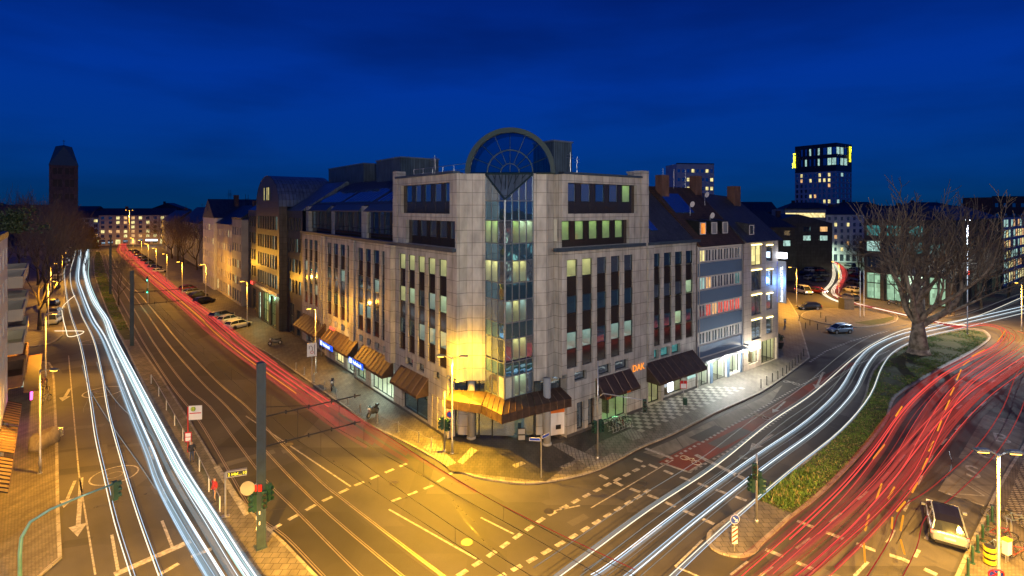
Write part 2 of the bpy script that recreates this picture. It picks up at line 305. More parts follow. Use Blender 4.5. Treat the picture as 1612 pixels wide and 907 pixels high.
# ------------------------------------------------------------------ ground, roads, pavements
def gp(l, z=0): return [G(x, y, z) for x, y in l]
g = MB(); g.poly([(-3000,-400,-.02),(3000,-400,-.02),(3000,3500,-.02),(-3000,3500,-.02)]); tag(g.build('city_ground', M['city']), kind='structure')
g = MB(); g.poly([(*p,0) for p in [(-75,-20),(75,-20),(170,60),(190,130),(120,190),(95,330),(60,330),(20,100),(-60,120),(-110,200),(-190,330),(-260,330),(-190,200),(-120,100)]])
tag(g.build('road_surface', M['asphalt']), kind='structure')
def raised(name, pts, mat, h=.12, kerbw=.18, kz=None, label=None, edges=None):
    """pavement slab (0.12 m high) with a kerb stone on its rim"""
    g = MB(); g.prism(pts, -.01, h, 0, 0); tag(g.build(name, mat), kind='structure')
    k = MB(); n = len(pts); rng = edges if edges is not None else range(n)
    area = sum(pts[i][0]*pts[(i+1)%n][1]-pts[(i+1)%n][0]*pts[i][1] for i in range(n)); sg = 1 if area > 0 else -1
    def off(i):
        a, b, c = Vector(pts[i-1]), Vector(pts[i]), Vector(pts[(i+1)%n]); d1 = (b-a).normalized(); d2 = (c-b).normalized()
        n1 = Vector((d1.y,-d1.x))*sg; n2 = Vector((d2.y,-d2.x))*sg; m = (n1+n2); m = m/max(.3, m.length_squared)*2
        return b + m*.02, b - m*kerbw
    for i in rng:
        o1, i1 = off(i); o2, i2 = off((i+1)%n)
        k.add([(o1.x,o1.y,-.02),(o2.x,o2.y,-.02),(o2.x,o2.y,h+.006),(o1.x,o1.y,h+.006),(i1.x,i1.y,h+.006),(i2.x,i2.y,h+.006)], [(0,1,2,3),(3,2,5,4)])
    tag(k.build('kerb', M['kerb']), kind='structure')
def smooth(pts, k=3, closed=False):
    P = [Vector(p) for p in pts]; n = len(P); out = []
    rng = range(n) if closed else range(n-1)
    for i in rng:
        p0 = P[(i-1)%n] if closed or i > 0 else P[0]; p1 = P[i]; p2 = P[(i+1)%n]; p3 = P[(i+2)%n] if closed or i+2 < n else P[-1]
        for j in range(k):
            t = j/k; out.append(tuple(.5*((2*p1)+(p2-p0)*t+(2*p0-5*p1+4*p2-p3)*t*t+(3*p1-p0-3*p2+p3)*t*t*t)))
    if not closed: out.append(tuple(P[-1]))
    return out
kl = gp([(192,381),(200,395),(215,411),(238,433),(265,454),(300,480),(340,508),(380,534),(426,560),(491,605),(539,639),(581,670),(620,689),(664,712),(708,737),(747,752),(785,759),(823,763),(861,760),(900,753),(944,740),(985,719),(1009,706),(1059,685),(1125,652),(1191,622),(1224,602),(1260,576),(1275,564)])
kl = smooth(kl, 3)
corner = kl + gp([(1267,536),(1262,520),(1258,500),(1240,470),(1235,440)]) + [Wd(60,20), Wd(60,60), Wd(10,60), Wd(2,200), (-165,300)]
raised('corner_pavement', corner, M['pave'], edges=range(len(kl)+3))
# left pavement (shops) and the strip beyond the side street
lp = [(-75,20),(-26.0,20),*gp([(97,880),(93,800),(91,700),(88,640),(86,600),(83,580),(78,572),(60,570),(0,572)]), (-75,59)]
raised('left_pavement', lp, M['pave2'], edges=range(1, 9))
lp2 = [*gp([(0,548),(60,546),(84,540),(100,528),(101,500),(102,470),(107,440),(115,410),(122,392),(125,384)]), (-260,310),(-330,200)]
raised('far_left_pavement', lp2, M['pave'], edges=range(0, 9))
# centre reservation + tram platform
med = gp([(152,395),(146,410),(148,432),(155,455),(170,495),(185,525),(198,548),(222,600),(245,650),(272,705),(300,755),(330,805),(356,845),(372,870),(384,895),(398,935),(450,935),(530,935),(497,907),(450,858),(410,822),(372,780),(340,733),(300,665),(258,600),(222,548),(205,520),(185,480),(170,440),(160,410),(158,395)])
raised('platform', med, M['pave'], .12)
g = MB(); g.poly([(*p,.127) for p in gp([(151,397),(148,412),(150,432),(158,458),(172,495),(187,522),(196,536),(212,536),(202,518),(183,480),(168,440),(159,412),(157,397)])])
grass_med = tag(g.build('reservation_lawn', M['soil']), kind='structure')
g = MB(); g.poly([(*p,.128) for p in gp([(203,552),(226,602),(235,620),(268,620),(250,596),(221,552)])]); tag(g.build('platform_ribbed_paving', M['plat']), kind='structure')
g = MB(); g.poly([(*p,.128) for p in gp([(345,735),(380,790),(392,812),(384,815),(336,738)])])
tag(g.build('platform_edge_line', M['paint']), kind='structure')
# the long island with the plane tree
isl = smooth(gp([(1187,790),(1208,769),(1268,728),(1321,681),(1348,652),(1361,625),(1366,605),(1374,584),(1391,566),(1424,544),(1460,529),(1510,519),(1543,519),(1556,526),(1558,536),(1526,559),(1477,585),(1427,615),(1407,632),(1397,662),(1377,691),(1344,729),(1290,782),(1247,815),(1222,838),(1200,858),(1188,872),(1164,879),(1132,872),(1117,861),(1113,846),(1126,831)]), 3, True)
raised('island', isl, M['pave'], .13, .22)
gi = smooth(gp([(1189,788),(1210,771),(1270,731),(1323,684),(1350,656),(1364,626),(1369,606),(1377,587),(1393,570),(1426,547),(1462,532),(1510,522),(1541,522),(1552,528),(1553,536),(1522,556),(1473,582),(1423,612),(1402,630),(1393,660),(1373,688),(1340,726),(1287,778),(1247,811)]), 3)
g = MB(); g.poly([(*p,.139) for p in gi]); island_lawn = tag(g.build('island_lawn', M['soil']), kind='structure')
# oval plaza behind
ov = [(p[0], p[1]) for p in smooth(gp([(1262,500),(1268,492),(1300,487),(1345,486),(1390,491),(1412,497),(1411,506),(1390,512),(1350,516),(1310,512),(1285,507)]), 3, True)]
raised('back_island', ov, M['pave2'], .12)
g = MB(); g.poly([(*p,.128) for p in gp([(1345,509),(1370,513),(1392,510),(1407,504),(1407,499),(1385,503)])]); tag(g.build('back_island_lawn', M['soil']), kind='structure')
# pavement by the dark arcade, right
rp = smooth(gp([(1325,466),(1330,474),(1345,482),(1400,494),(1450,499),(1500,498),(1560,480),(1640,456),(1720,440)]), 3)
raised('arcade_pavement', rp + [(230,175),(180,240),(100,240)], M['pave2'], edges=range(len(rp)-1))
# lower right pavement with bicycles
br = gp([(1490,935),(1506,906),(1524,864),(1550,811),(1567,775),(1590,735),(1625,680)])
raised('bicycle_pavement', br + [(75,50),(75,18)], M['pave2'], edges=range(len(br)-1))
g = MB(); g.poly([(*p,.132) for p in gp([(1612,722),(1640,722),(1640,860),(1580,810)])]); tag(g.build('patterned_slabs', brick('bone_pavers', (.34,.3,.24), (.3,.27,.2), (.06,.05,.04), .42, .3, .05, .7, off=.5)), kind='structure')
# bus bay, tram bed, cycle lane, stop bay
g = MB(); g.poly([(*p,.004) for p in gp([(1550,653),(1620,668),(1596,728),(1552,797),(1477,773)])]); tag(g.build('bus_bay', M['concrete_road']), kind='structure')
g = MB(); g.poly([(*p,.004) for p in gp([(1036,728),(1082,742),(1136,712),(1210,665),(1290,608),(1350,570),(1330,572),(1276,604),(1262,610),(1190,654),(1110,688)])]); tag(g.build('cycle_lane', M['red']), kind='structure')
g = MB(); g.poly([(*p,.003) for p in gp([(1012,712),(1060,692),(1126,660),(1195,628),(1232,606),(1215,632),(1145,672),(1070,708),(1040,722)])]); tag(g.build('bus_stop_lane', M['concrete_road']), kind='structure')
g = MB(); g.poly([(*p,.003) for p in gp([(176,392),(182,392),(205,430),(245,480),(300,550),(370,630),(440,705),(520,775),(640,873),(690,910),(500,910),(452,855),(410,818),(372,776),(340,730),(302,662),(262,600),(225,545),(187,478),(172,440),(163,410)])]); tag(g.build('tram_bed', M['asphalt2']), kind='structure')
# chequered tiles in front of the shops, tactile strips
g = MB()
a0, a1 = Vector(G(1010,681,.12)), Vector(G(1175,611,.12)); dd = (a1-a0).normalized(); nn = Vector((-dd.y, dd.x)); Lg = (a1-a0).length
n1 = int(Lg/.62)
for i in range(n1):
    for j in range(6):
        if j*0.62 > 3.4*(1 - max(0, (i-n1+7)/9)): continue
        p = a0 + dd*i*.62 + nn*j*.62
        q = [p, p+dd*.6, p+dd*.6+nn*.6, p+nn*.6]
        g.add([(c.x,c.y,.1285) for c in q], [(0,1,2,3)], (i+j) % 2)
tag(g.build('chequered_paving', [M['white_tile'], M['black_tile']]), kind='structure')
g = MB()
for q in ([(665,703),(703,735),(718,729),(684,697)], [(720,727),(728,731),(752,709),(742,704)], [(868,700),(884,697),(942,722),(925,734)], [(920,735),(966,712),(984,718),(938,741)], [(975,683),(1000,672),(1020,686),(996,694)], [(806,732),(822,726),(828,730),(812,737)], [(880,735),(896,728),(904,732),(888,739)]):
    g.poly([(*p,.1275) for p in gp(q, .12)])
tag(g.build('tactile_strip', M['tact']), kind='structure')
g = MB(); g.poly([(*p,.1265) for p in [Wd(-3,1.5),Wd(2,-4.5),Wd(10,-2.4),Wd(30,-2.2),Wd(30,.2),Wd(8,.2),Wd(8,3),Wd(3,9),Wd(.1,8)]]); tag(g.build('dark_forecourt', M['dpave']), kind='structure')
# ---- painted markings
mk = MB()
def stripe(p, q, w=.15, z=.008):
    a, b = Vector(G(*p)), Vector(G(*q)); d = (b-a).normalized(); n = Vector((-d.y, d.x))*w/2
    mk.poly([(*(a+n),z),(*(b+n),z),(*(b-n),z),(*(a-n),z)])
def dashes(pts, w=.15, on=3., off=6., z=.008):
    P = [Vector(G(*p)) for p in pts]; t = 0; 
    for a, b in zip(P, P[1:]):
        L = (b-a).length; d = (b-a)/L; n = Vector((-d.y, d.x))*w/2; s = -t
        while s < L:
            e0, e1 = max(0, s), min(L, s+on)
            if e1 > e0 + .05:
                A, B = a+d*e0, a+d*e1; mk.poly([(*(A+n),z),(*(B+n),z),(*(B-n),z),(*(A-n),z)])
            s += on+off
        t = (L + t) % (on+off)
dashes([(720,907),(760,882),(860,813),(1015,733)], .32, .72, .45); dashes([(780,912),(840,880),(905,843),(1012,778),(1022,771)], .32, .72, .45)
dashes([(944,748),(980,765),(1030,783),(1130,828)], .32, .8, .6); dashes([(998,722),(1070,751),(1180,790)], .32, .8, .6)
dashes([(1255,820),(1300,838),(1375,866),(1420,880),(1475,905)], .35, 1., .7); dashes([(1205,865),(1270,892),(1310,910)], .35, 1., .7)
dashes([(425,835),(500,793),(560,764),(640,730)], .3, .8, .55); dashes([(615,790),(680,765),(740,725)], .25, .8, .55)
stripe((1095,716),(1208,772), .45); stripe((1016,706),(1057,721), .35)
for a, b in (((612,802),(750,880)),((757,815),(809,841)),((995,863),(1041,828)),((1063,892),(1106,850)),((1150,905),(1177,884)),((1063,892),(1110,912)),((874,804),(913,796)),((387,655),(552,766)),((1156,750),(1190,728))): stripe(a, b, .14)
stripe((930,800),(1060,724), .1)
dashes([(1040,731),(1110,694),(1190,648),(1262,606),(1300,586)], .25, .35, .35); dashes([(1085,744),(1140,714),(1215,668),(1290,611),(1345,576),(1400,552)], .22, .35, .35)
stripe((1042,729),(1083,743), .25); stripe((1083,744),(1105,730), .2)
dashes([(1275,570),(1300,553),(1340,537),(1380,526),(1400,521)], .3, .5, .5)
# arrow on the lane
def arrow(px, py, px2, py2, wd=.25, hd=1.):
    a, b = Vector(G(px,py)), Vector(G(px2,py2)); d = (b-a).normalized(); n = Vector((-d.y,d.x)); c = b-d*hd*1.6
    mk.poly([(*(a+n*wd/2),.008),(*(c+n*wd/2),.008),(*(c-n*wd/2),.008),(*(a-n*wd/2),.008)]); mk.poly([(*(c+n*hd/2),.008),(*b,.008),(*(c-n*hd/2),.008)])
arrow(1216,684,1180,709); arrow(1296,586,1284,612); arrow(128,752,122,845); arrow(118,757,100,800,.2,.8); arrow(110,612,98,632,.3,1); arrow(1236,632,1216,650,.2,.7)
# left carriageway markings
stripe((180,905),(300,852), .5); stripe((176,842),(186,900), .16); stripe((255,820),(271,861), .16); dashes([(250,905),(300,877),(352,857)], .3, 1.1, .7)
stripe((108,560),(124,745), .1); stripe((124,745),(150,905), .1)
dashes([(163,500),(182,560),(210,640),(250,745),(262,790)], .15, 3, 6)
for cx, cy, rr in ((180,748,1.6),(162,617,1.9),(455*.331,460+235*.331,2.0),(205,862,.0)):
    if rr:
        c = Vector(G(cx, cy))
        for r1 in (rr, rr*.35):
            for i in range(40):
                a, b = 2*math.pi*i/40, 2*math.pi*(i+1)/40
                mk.poly([(c.x+(r1-s*.0)*math.cos(t)*(1 if q else .93), c.y+r1*math.sin(t)*(1 if q else .93), .008) for t, q, s in ((a,1,0),(b,1,0),(b,0,0),(a,0,0))])
# right carriageway lane lines
dashes([(1190,912),(1290,836),(1385,758),(1440,700),(1490,655),(1540,620),(1612,560)], .16, 1.8, 2.8)
dashes([(1345,907),(1400,850),(1430,792),(1470,712),(1530,650),(1612,585)], .16, 2, 3)
dashes([(1440,877),(1500,780)], .2, 1., 1.6)
# bus-stop zigzag outlines and bay edge
for a, b in (((1485,776),(1550,781)),((1520,762),(1550,781)),((1485,776),(1549,796)),((1570,660),(1606,675)),((1566,657),(1607,664)),((1477,772),(1549,797))): stripe(a, b, .1, .012)
tag(mk.build('road_markings', M['paint']), kind='structure')
for s, px, py in (("S",1533,752),("U",1557,722),("B",1579,697)):
    o = text('bus_bay_letter', s, M['paint'], (*G(px,py),.016), (0,0,R(-37)), 2.3, ext=.002, align='CENTER'); o.scale = (1,1.5,1)
    tag(o, kind='structure')
# cycle symbols
for cx, cy in ((1087,725),(1198,656),(1246,603)):
    c = Vector(G(cx,cy)); g = MB(); d = Vector((.78,.62)); n = Vector((-d.y,d.x))
    for o in (-.5,.5):
        g.ring((*(c+n*o*1.1),.012),(0,0,1), .36,.035, 14, 4)
    g.tube([(*(c-n*.55),.012),(*(c+d*.5),.012),(*(c+n*.55),.012),(*(c-n*.1-d*.0),.012),(*(c+d*.5),.012)], .035, 4)
    tag(g.build('cycle_symbol', M['paint']), kind='structure')
# asphalt repairs, tar seams and manhole covers
r7 = random.Random(77); g = MB(); ts = MB()
for i in range(26):
    px, py = r7.choice([(r7.uniform(100,260), r7.uniform(560,880)),(r7.uniform(520,1000), r7.uniform(740,895)),(r7.uniform(1080,1320), r7.uniform(620,760)),(r7.uniform(1350,1520), r7.uniform(640,860)),(r7.uniform(330,560), r7.uniform(560,760))])
    c = Vector(G(px, py)); a_ = r7.choice([ANG, ANG, ANG+math.pi/2, .3]); w_, l_ = r7.uniform(.4,1.3), r7.uniform(1.2,6); d = Vector((math.cos(a_), math.sin(a_))); n = Vector((-d.y,d.x)); z = .0052+.00005*i
    q = [c+d*l_/2+n*w_/2, c-d*l_/2+n*w_/2, c-d*l_/2-n*w_/2, c+d*l_/2-n*w_/2]; g.poly([(*p,z) for p in q], i % 2)
tag(g.build('asphalt_repair', [M['asphalt2'], asphalt('pale_repair', (.085,.08,.075))]), kind='structure')
for i in range(30):
    px, py = r7.choice([(r7.uniform(100,300), r7.uniform(560,890)),(r7.uniform(520,1050), r7.uniform(760,895)),(r7.uniform(1100,1300), r7.uniform(640,740)),(r7.uniform(1300,1500), r7.uniform(640,880))])
    c = Vector(G(px, py)); a_ = r7.choice([ANG, ANG+math.pi/2])+r7.uniform(-.06,.06); P = [c]
    for k_ in range(9): a_ += r7.uniform(-.12,.12); P.append(P[-1]+Vector((math.cos(a_), math.sin(a_)))*.8)
    for p, q in zip(P, P[1:]):
        d = (q-p).normalized(); n = Vector((-d.y,d.x))*.022; z = .0066+i*.00002; ts.poly([(*(p+n),z),(*(q+n),z),(*(q-n),z),(*(p-n),z)])
tag(ts.build('tar_seam', plain('tar', (.012,.012,.012), .3)), kind='structure')
for px, py in ((864,805),(735,854),(150,617),(455,700),(1170,720),(1400,800),(230,700),(1010,760),(620,760)):
    c = G(px, py); g = MB(); g.tube([(*c,-.01),(*c,.0125)], .36, 18); tag(g.build('manhole_cover', plain('cast_iron', (.10,.09,.08), .4, .6) if px == 864 else bpy.data.materials['cast_iron']), kind='structure')
# tram rails
rails = [
 [(160,400),(166,425),(174,445),(182,460),(202,497),(225,539),(268,606),(309,658),(356,737),(397,806),(447,845),(506,906),(560,960)],
 [(165,400),(172,425),(183,445),(195,460),(218,500),(243,542),(290,606),(329,640),(371,696),(418,758),(465,805),(565,906),(640,970)],
 [(170,400),(179,425),(192,445),(206,460),(235,500),(263,540),(315,600),(356,640),(415,708),(491,787),(630,906),(720,970)],
 [(175,400),(186,425),(201,445),(218,462),(250,500),(282,539),(340,600),(387,640),(427,684),(503,758),(535,784),(694,906),(800,980)]]
rl = MB(); RP = []
for r_ in rails:
    P = smooth(gp(r_), 4); RP.append(P)
    for off, ww in ((0,.04),(.13,.025)):
        L_, R_ = [], []
        for i in range(len(P)):
            a, b = Vector(P[max(0,i-1)]), Vector(P[min(len(P)-1,i+1)]); d = (b-a).normalized(); n = Vector((-d.y,d.x)); c = Vector(P[i])+n*off; L_.append(c+n*ww); R_.append(c-n*ww)
        rl.add([(*q,.009) for q in L_]+[(*q,.009) for q in R_], [(i,i+1,len(P)+i+1,len(P)+i) for i in range(len(P)-1)])
tag(rl.build('tram_rail', M['rail']), kind='structure')

# ------------------------------------------------------------------ facade helpers (local frame of the building)
class Face:
    def __init__(s, o, d, n): s.o, s.d, s.n = o, d, n
    def P(s, a, z, out=0): return (s.o[0]+s.d[0]*a+s.n[0]*out, s.o[1]+s.d[1]*a+s.n[1]*out, z)
def wall(g, F, s0, s1, z0, z1, holes, dep=.25, mi=0, mr=None, out=0):
    mr = mi if mr is None else mr
    xs = sorted({s0, s1, *[min(max(h[k], s0), s1) for h in holes for k in (0, 1)]}); zs = sorted({z0, z1, *[min(max(h[k], z0), z1) for h in holes for k in (2, 3)]})
    for a, b in zip(xs, xs[1:]):
        if b-a < 1e-4: continue
        for c, d in zip(zs, zs[1:]):
            m, n = (a+b)/2, (c+d)/2
            if any(h[0] < m < h[1] and h[2] < n < h[3] for h in holes): continue
            g.poly([F.P(a,c,out), F.P(b,c,out), F.P(b,d,out), F.P(a,d,out)], mi)
    for h in holes:
        a, b, c, d = h[:4]
        for p, q in (((a,c),(a,d)),((b,c),(b,d)),((a,c),(b,c)),((a,d),(b,d))):
            g.poly([F.P(*p,out), F.P(*q,out), F.P(*q,out-dep), F.P(*p,out-dep)], mr)
def fbox(g, F, a, b, c, d, o0, o1, mi=0):
    P = [F.P(a,c,o0),F.P(b,c,o0),F.P(b,c,o1),F.P(a,c,o1),F.P(a,d,o0),F.P(b,d,o0),F.P(b,d,o1),F.P(a,d,o1)]
    g.add(P, [(0,1,2,3),(4,5,6,7),(0,1,5,4),(1,2,6,5),(2,3,7,6),(3,0,4,7)], mi)
def window(F, a, b, c, d, dep, parent, pane, frame='dark_frame', nx=1, nz=(), fw=.07, room=None, lamp='room_y', out=0, name='window', rd=2.6):
    g = MB(); o = out-dep
    for q in ((a,b,c,c+fw),(a,b,d-fw,d),(a,a+fw,c+fw,d-fw),(b-fw,b,c+fw,d-fw)): fbox(g, F, *q, o, o+.09)
    for i in range(1, nx):
        x = a+(b-a)*i/nx; fbox(g, F, x-fw/2, x+fw/2, c+fw, d-fw, o, o+.08)
    for z in nz: fbox(g, F, a+fw, b-fw, z-fw/2, z+fw/2, o+.004, o+.084)
    w_ = g.build(name, M[frame], parent, uv=False)
    p = MB(); p.poly([F.P(a+.02,c+.02,o+.03),F.P(b-.02,c+.02,o+.03),F.P(b-.02,d-.02,o+.03),F.P(a+.02,d-.02,o+.03)])
    p.build('pane', M['clear' if room else pane], w_)
    if room:
        r = MB(); o2 = o-.02; o3 = o-rd; E = .25
        A, B, C_, D_ = a-E, b+E, c-.05, d+.15
        for q in ([(A,C_,o3),(B,C_,o3),(B,D_,o3),(A,D_,o3)], [(A,C_,o2),(A,C_,o3),(A,D_,o3),(A,D_,o2)], [(B,C_,o2),(B,C_,o3),(B,D_,o3),(B,D_,o2)], [(A,C_,o2),(B,C_,o2),(B,C_,o3),(A,C_,o3)], [(A,D_,o2),(B,D_,o2),(B,D_,o3),(A,D_,o3)]):
            r.poly([F.P(*k) for k in q], 0)
        x0 = a+(b-a)*.1; x1 = b-(b-a)*.1
        r.poly([F.P(x0,D_-.06,o2-.5),F.P(x1,D_-.06,o2-.5),F.P(x1,D_-.06,o2-1.2),F.P(x0,D_-.06,o2-1.2)], 1)
        rr = random.Random(int(a*91+c*37))
        for k in range(2):
            x = a+(b-a)*rr.uniform(.1,.7); hh = rr.uniform(.35,.9)*(d-c)*.7
            fbox(r, F, x, x+rr.uniform(.2,.6), C_, C_+hh, o3+.3, o3+rr.uniform(.6,1.4), 2)
        r.build('room', [M['roomwall'], M[lamp], M['furniture']], w_)
    return w_
def panel(F, a, b, c, d, o, mat, parent, name='spandrel', th=.06):
    g = MB(); fbox(g, F, a, b, c, d, o-th, o); return g.build(name, M[mat], parent)
# ------------------------------------------------------------------ the corner office block
cb = empty('office_building', (*OC, 0), ANG, 'grey granite corner office block with a glass prow and half-round glass arch, on the crossing', 'office building')
FL = Face((0,0), (0,1), (-1,0)); FR = Face((0,0), (1,0), (0,-1))
ROW = ((14.7,16.3),(11.35,12.95),(8.05,9.65)); 
SPN = ((12.95,14.7),(9.65,11.35),(6.35,8.05))
body = MB()
# -- left corner block v 5.0..17.2
sA = [6.75+i*2.02 for i in range(5)]; stripsA = [(s, s+1.4) for s in sA]
h = [(a,b,6.35,16.3) for a,b in stripsA]
gfA = [(10.2,15.6,.35,3.1),(10.9,12.3,5.0,5.8),(13.2,14.8,5.0,5.8),(8.0,9.0,5.0,5.75)]
wall(body, FL, 5.0, 17.2, 5.9, 17.1, [q for q in h if q[2] < 17], .22)
wall(body, FL, 6.6, 17.2, 0, 5.9, gfA, .5)
wall(body, FL, 5.0, 17.2, 17.1, 24.1, [(5.3,14.7,17.45,19.85),(6.2,15.9,20.5,23.35)], .45)
for v in (7.2,8.2,9.2): fbox(body, FL, v, v+.28, .4, 3.4, -.02, .10)
fbox(body, FL, 16.55, 17.5, 17.1, 24.9, -.9, .12)
# -- bays 2,3,4
bays = [(17.2,28.3,0.0),(28.3,40.2,0.35),(40.2,51.5,0.7)]
stripsB = []
for bi, (v0, v1, off) in enumerate(bays):
    Fb = Face((off,0), (0,1), (-1,0)); n = 4; p0 = v0+1.75; pitch = (v1-p0-.25)/n
    ss = [(p0+i*pitch, p0+i*pitch+pitch*.70) for i in range(n)]; stripsB.append((Fb, ss))
    gf = {0:[(17.6,23.4,.35,3.3),(25.0,27.9,.5,2.6)],1:[(28.8,31.5,.35,3.3),(33,36,.5,3.2)],2:[(41,44,.5,3.2),(45.5,49.5,.5,3.2)]}[bi]
    gf = gf + [(p0+i*pitch, p0+i*pitch+pitch*.5, 5.0, 5.8) for i in range(n)]
    wall(body, Fb, v0, v1, 5.9, 17.1, [(a,b,6.35,16.25) for a,b in ss], .22)
    wall(body, Fb, v0, v1, 0, 5.9, gf, .5)
    fbox(body, Fb, v0-.05, v0+1.4, 4.6, 17.1, 0, .55)
    fbox(body, Face((off+1.6,0),(0,1),(-1,0)), v0+.2, v0+1.8, 17.1, 21.3, -.5, .35)
    for q_, (a, b, c, d) in enumerate(gf[2:]): window(Fb, a, b, c, d, .5, cb, 'L_cool' if (q_+bi) % 3 == 0 else 'glass')
fbox(body, Face((1.6,0),(0,1),(-1,0)), 50.3, 51.5, 17.1, 21.3, -.5, .35)
# -- right corner block u 8..20.3 and bay
stripsR = [(8.62+i*2.0, 8.62+i*2.0+1.36) for i in range(5)]
gfR = [(13.3,17.0,.25,3.3),(9.9,10.9,.4,3.0),(11.4,12.3,.4,3.0),(9.6,11.2,5.0,5.85),(12.7,14.6,4.9,5.85),(15.2,17.2,4.9,5.85)]
wall(body, FR, 8.0, 20.3, 5.9, 17.1, [(a,b,6.35,16.3) for a,b in stripsR], .22)
wall(body, FR, 8.6, 20.3, 0, 5.9, gfR, .5)
wall(body, FR, 8.0, 20.3, 17.1, 24.1, [(7.99,17.4,17.45,19.85),(8.75,18.6,20.5,23.35)], .45)
fbox(body, FR, 19.2, 20.4, 17.1, 24.9, -.9, .12)
FR2 = Face((0,.25), (1,0), (0,-1))
stripsR2 = [(21.5+i*2.05, 21.5+i*2.05+1.4) for i in range(4)]
gfR2 = [(19.9+.9,23.0,.2,3.1),(23.6,27.0,.5,3.1),(21.0,22.6,4.85,5.85),(23.0,24.6,4.85,5.85),(25.0,26.6,4.85,5.85)]
wall(body, FR2, 20.3, 29.8, 5.9, 17.1, [(a,b,6.2,16.15) for a,b in stripsR2], .22)
wall(body, FR2, 20.3, 29.8, 0, 5.9, gfR2, .5)
fbox(body, FR2, 20.3, 21.15, 5.2, 17.1, 0, .5)
# -- the granite shoulders of the prow
def chain(g, pts, z0, z1, mi=0):
    for a, b in zip(pts, pts[1:]): g.poly([(*a,z0),(*b,z0),(*b,z1),(*a,z1)], mi)
SL = [(0,5.0),(1.05,4.95),(2.3,3.9),(2.6,4.5)]; SR = [(5.6,1.65),(5.45,1.15),(6.7,.55),(7.95,.95),(8.0,0)]
chain(body, SL, 5.6, 24.1); chain(body, SR, 5.6, 24.1)
body.poly([(*p,5.6) for p in SL+[(3,6.5),(0,6.6)]]); body.poly([(*p,5.6) for p in SR+[(8.6,0),(8.6,2.5),(5.7,2.6)]])
# ground floor behind the columns
chain(body, [(0,6.6),(.9,6.6)], 0, 5.9); chain(body, [(8.6,0),(8.6,.9)], 0, 5.9)
# back walls and flat roofs
body.prism([(.6,5.2),(2.7,4.6),(5.8,1.75),(8.1,1.0),(20.2,1.0),(20.2,14),(14,20),(.9,17.4)], 23.6, 23.95)
body.prism([(20.4,1.5),(29.6,1.5),(29.6,14),(20.4,14)], 16.6, 17.0)
body.prism([(2.1,17.4),(14,17.4),(14,51.4),(2.1,51.4)], 16.6, 17.0)
body.poly([(1.2,51.5,0),(14,51.5,0),(14,51.5,17),(1.2,51.5,17)]); body.poly([(29.8,.3,0),(29.8,14,0),(29.8,14,17),(29.8,.3,17)])
body.poly([(0,17.2,17),(9,17.2,17),(9,17.2,24.1),(0,17.2,24.1)]); body.poly([(20.35,0,17),(20.35,9,17),(20.35,9,24.1),(20.35,0,24.1)])
body.poly([(.5,17.2,24.1),(9,17.2,24.1),(9,17.2,0),(.5,17.2,0)])
body.build('wall', M['stone'], cb)
# plinth, cornices
def piece(nm, mt, *q): g = MB(); fbox(g, *q); return g.build(nm, M[mt], cb)
for q in ((FL,6.62,10.2,0,.38,0,.05),(FL,15.6,17.2,0,.38,0,.05),(FL,10.2,15.6,0,.33,-.3,.05),(FR,8.6,13.2,0,.38,0,.05),(FR,17.05,20.3,0,.38,0,.05),(FR2,23.4,29.8,0,.38,0,.05)): piece('plinth', 'plinth', *q)
for (v0, v1, off) in bays:
    Fb = Face((off,0),(0,1),(-1,0)); piece('plinth', 'plinth', Fb, v0, v1, 0, .34, -.3, .05); piece('cornice', 'ledge', Fb, v0+.02, v1+.1, 17.1, 17.42, -.5, .42)
for q in ((FL,5.1,17.4,17.1,17.42,-.3,.42),(FL,5.4,17.0,24.1,24.32,-.6,.15),(FR,7.2,19.6,17.1,17.42,-.3,.42),(FR,8.1,19.4,24.1,24.32,-.6,.15),(FR2,20.3,30.0,17.1,17.42,-.6,.42)): piece('cornice', 'ledge', *q)
# strip windows
litL = {(3,1):'room_w',(4,1):'room_y',(0,0):'room_y',(1,0):'room_y',(2,0):'room_y',(3,0):'room_y',(4,0):'room_y',(0,1):'room_w',(1,1):'room_c',(0,2):'room_c',(1,2):'room_c',(2,2):'room_c'}
for i, (a, b) in enumerate(stripsA):
    for k, (c, d) in enumerate(ROW): window(FL, a, b, c, d, .2, cb, 'glassb' if k else 'glass', fw=.05, room=(i,k) in litL, lamp=litL.get((i,k),'room_y'), nz=() )
    for c, d in SPN: panel(FL, a, b, c, d, -.14, 'spandrel', cb)
for bi, (Fb, ss) in enumerate(stripsB):
    for i, (a, b) in enumerate(ss):
        for k, (c, d) in enumerate(ROW):
            lit = (bi, i, k) in ((0,2,2),(0,3,2),(2,1,2),(1,0,2),(1,1,1),(0,1,1),(2,3,1)) 
            window(Fb, a, b, c, d-.05, .2, cb, 'glassb' if (i+k) % 3 else 'glass', room=lit, lamp='room_c')
        for c, d in SPN: panel(Fb, a, b, c, d, -.14, 'spandrel', cb)
litR = {(0,2):'room_c',(1,2):'room_c',(0,0):'room_y',(1,0):'room_y',(3,2):'room_c',(4,2):'room_c'}
for i, (a, b) in enumerate(stripsR):
    for k, (c, d) in enumerate(ROW): window(FR, a, b, c, d, .2, cb, 'glassb' if k else 'glass', fw=.05, room=(i,k) in litR, lamp=litR.get((i,k),'room_y'))
    for c, d in SPN: panel(FR, a, b, c, d, -.14, 'spandrel', cb)
for i, (a, b) in enumerate(stripsR2):
    for k, (c, d) in enumerate(ROW): window(FR2, a, b, c, d-.12, .2, cb, 'glassb' if k != 1 else 'glass', room=(i,k) in ((3,1),(2,2)), lamp='room_w')
    for c, d in SPN: panel(FR2, a, b, c-.12, d-.12, -.14, 'spandrel', cb)
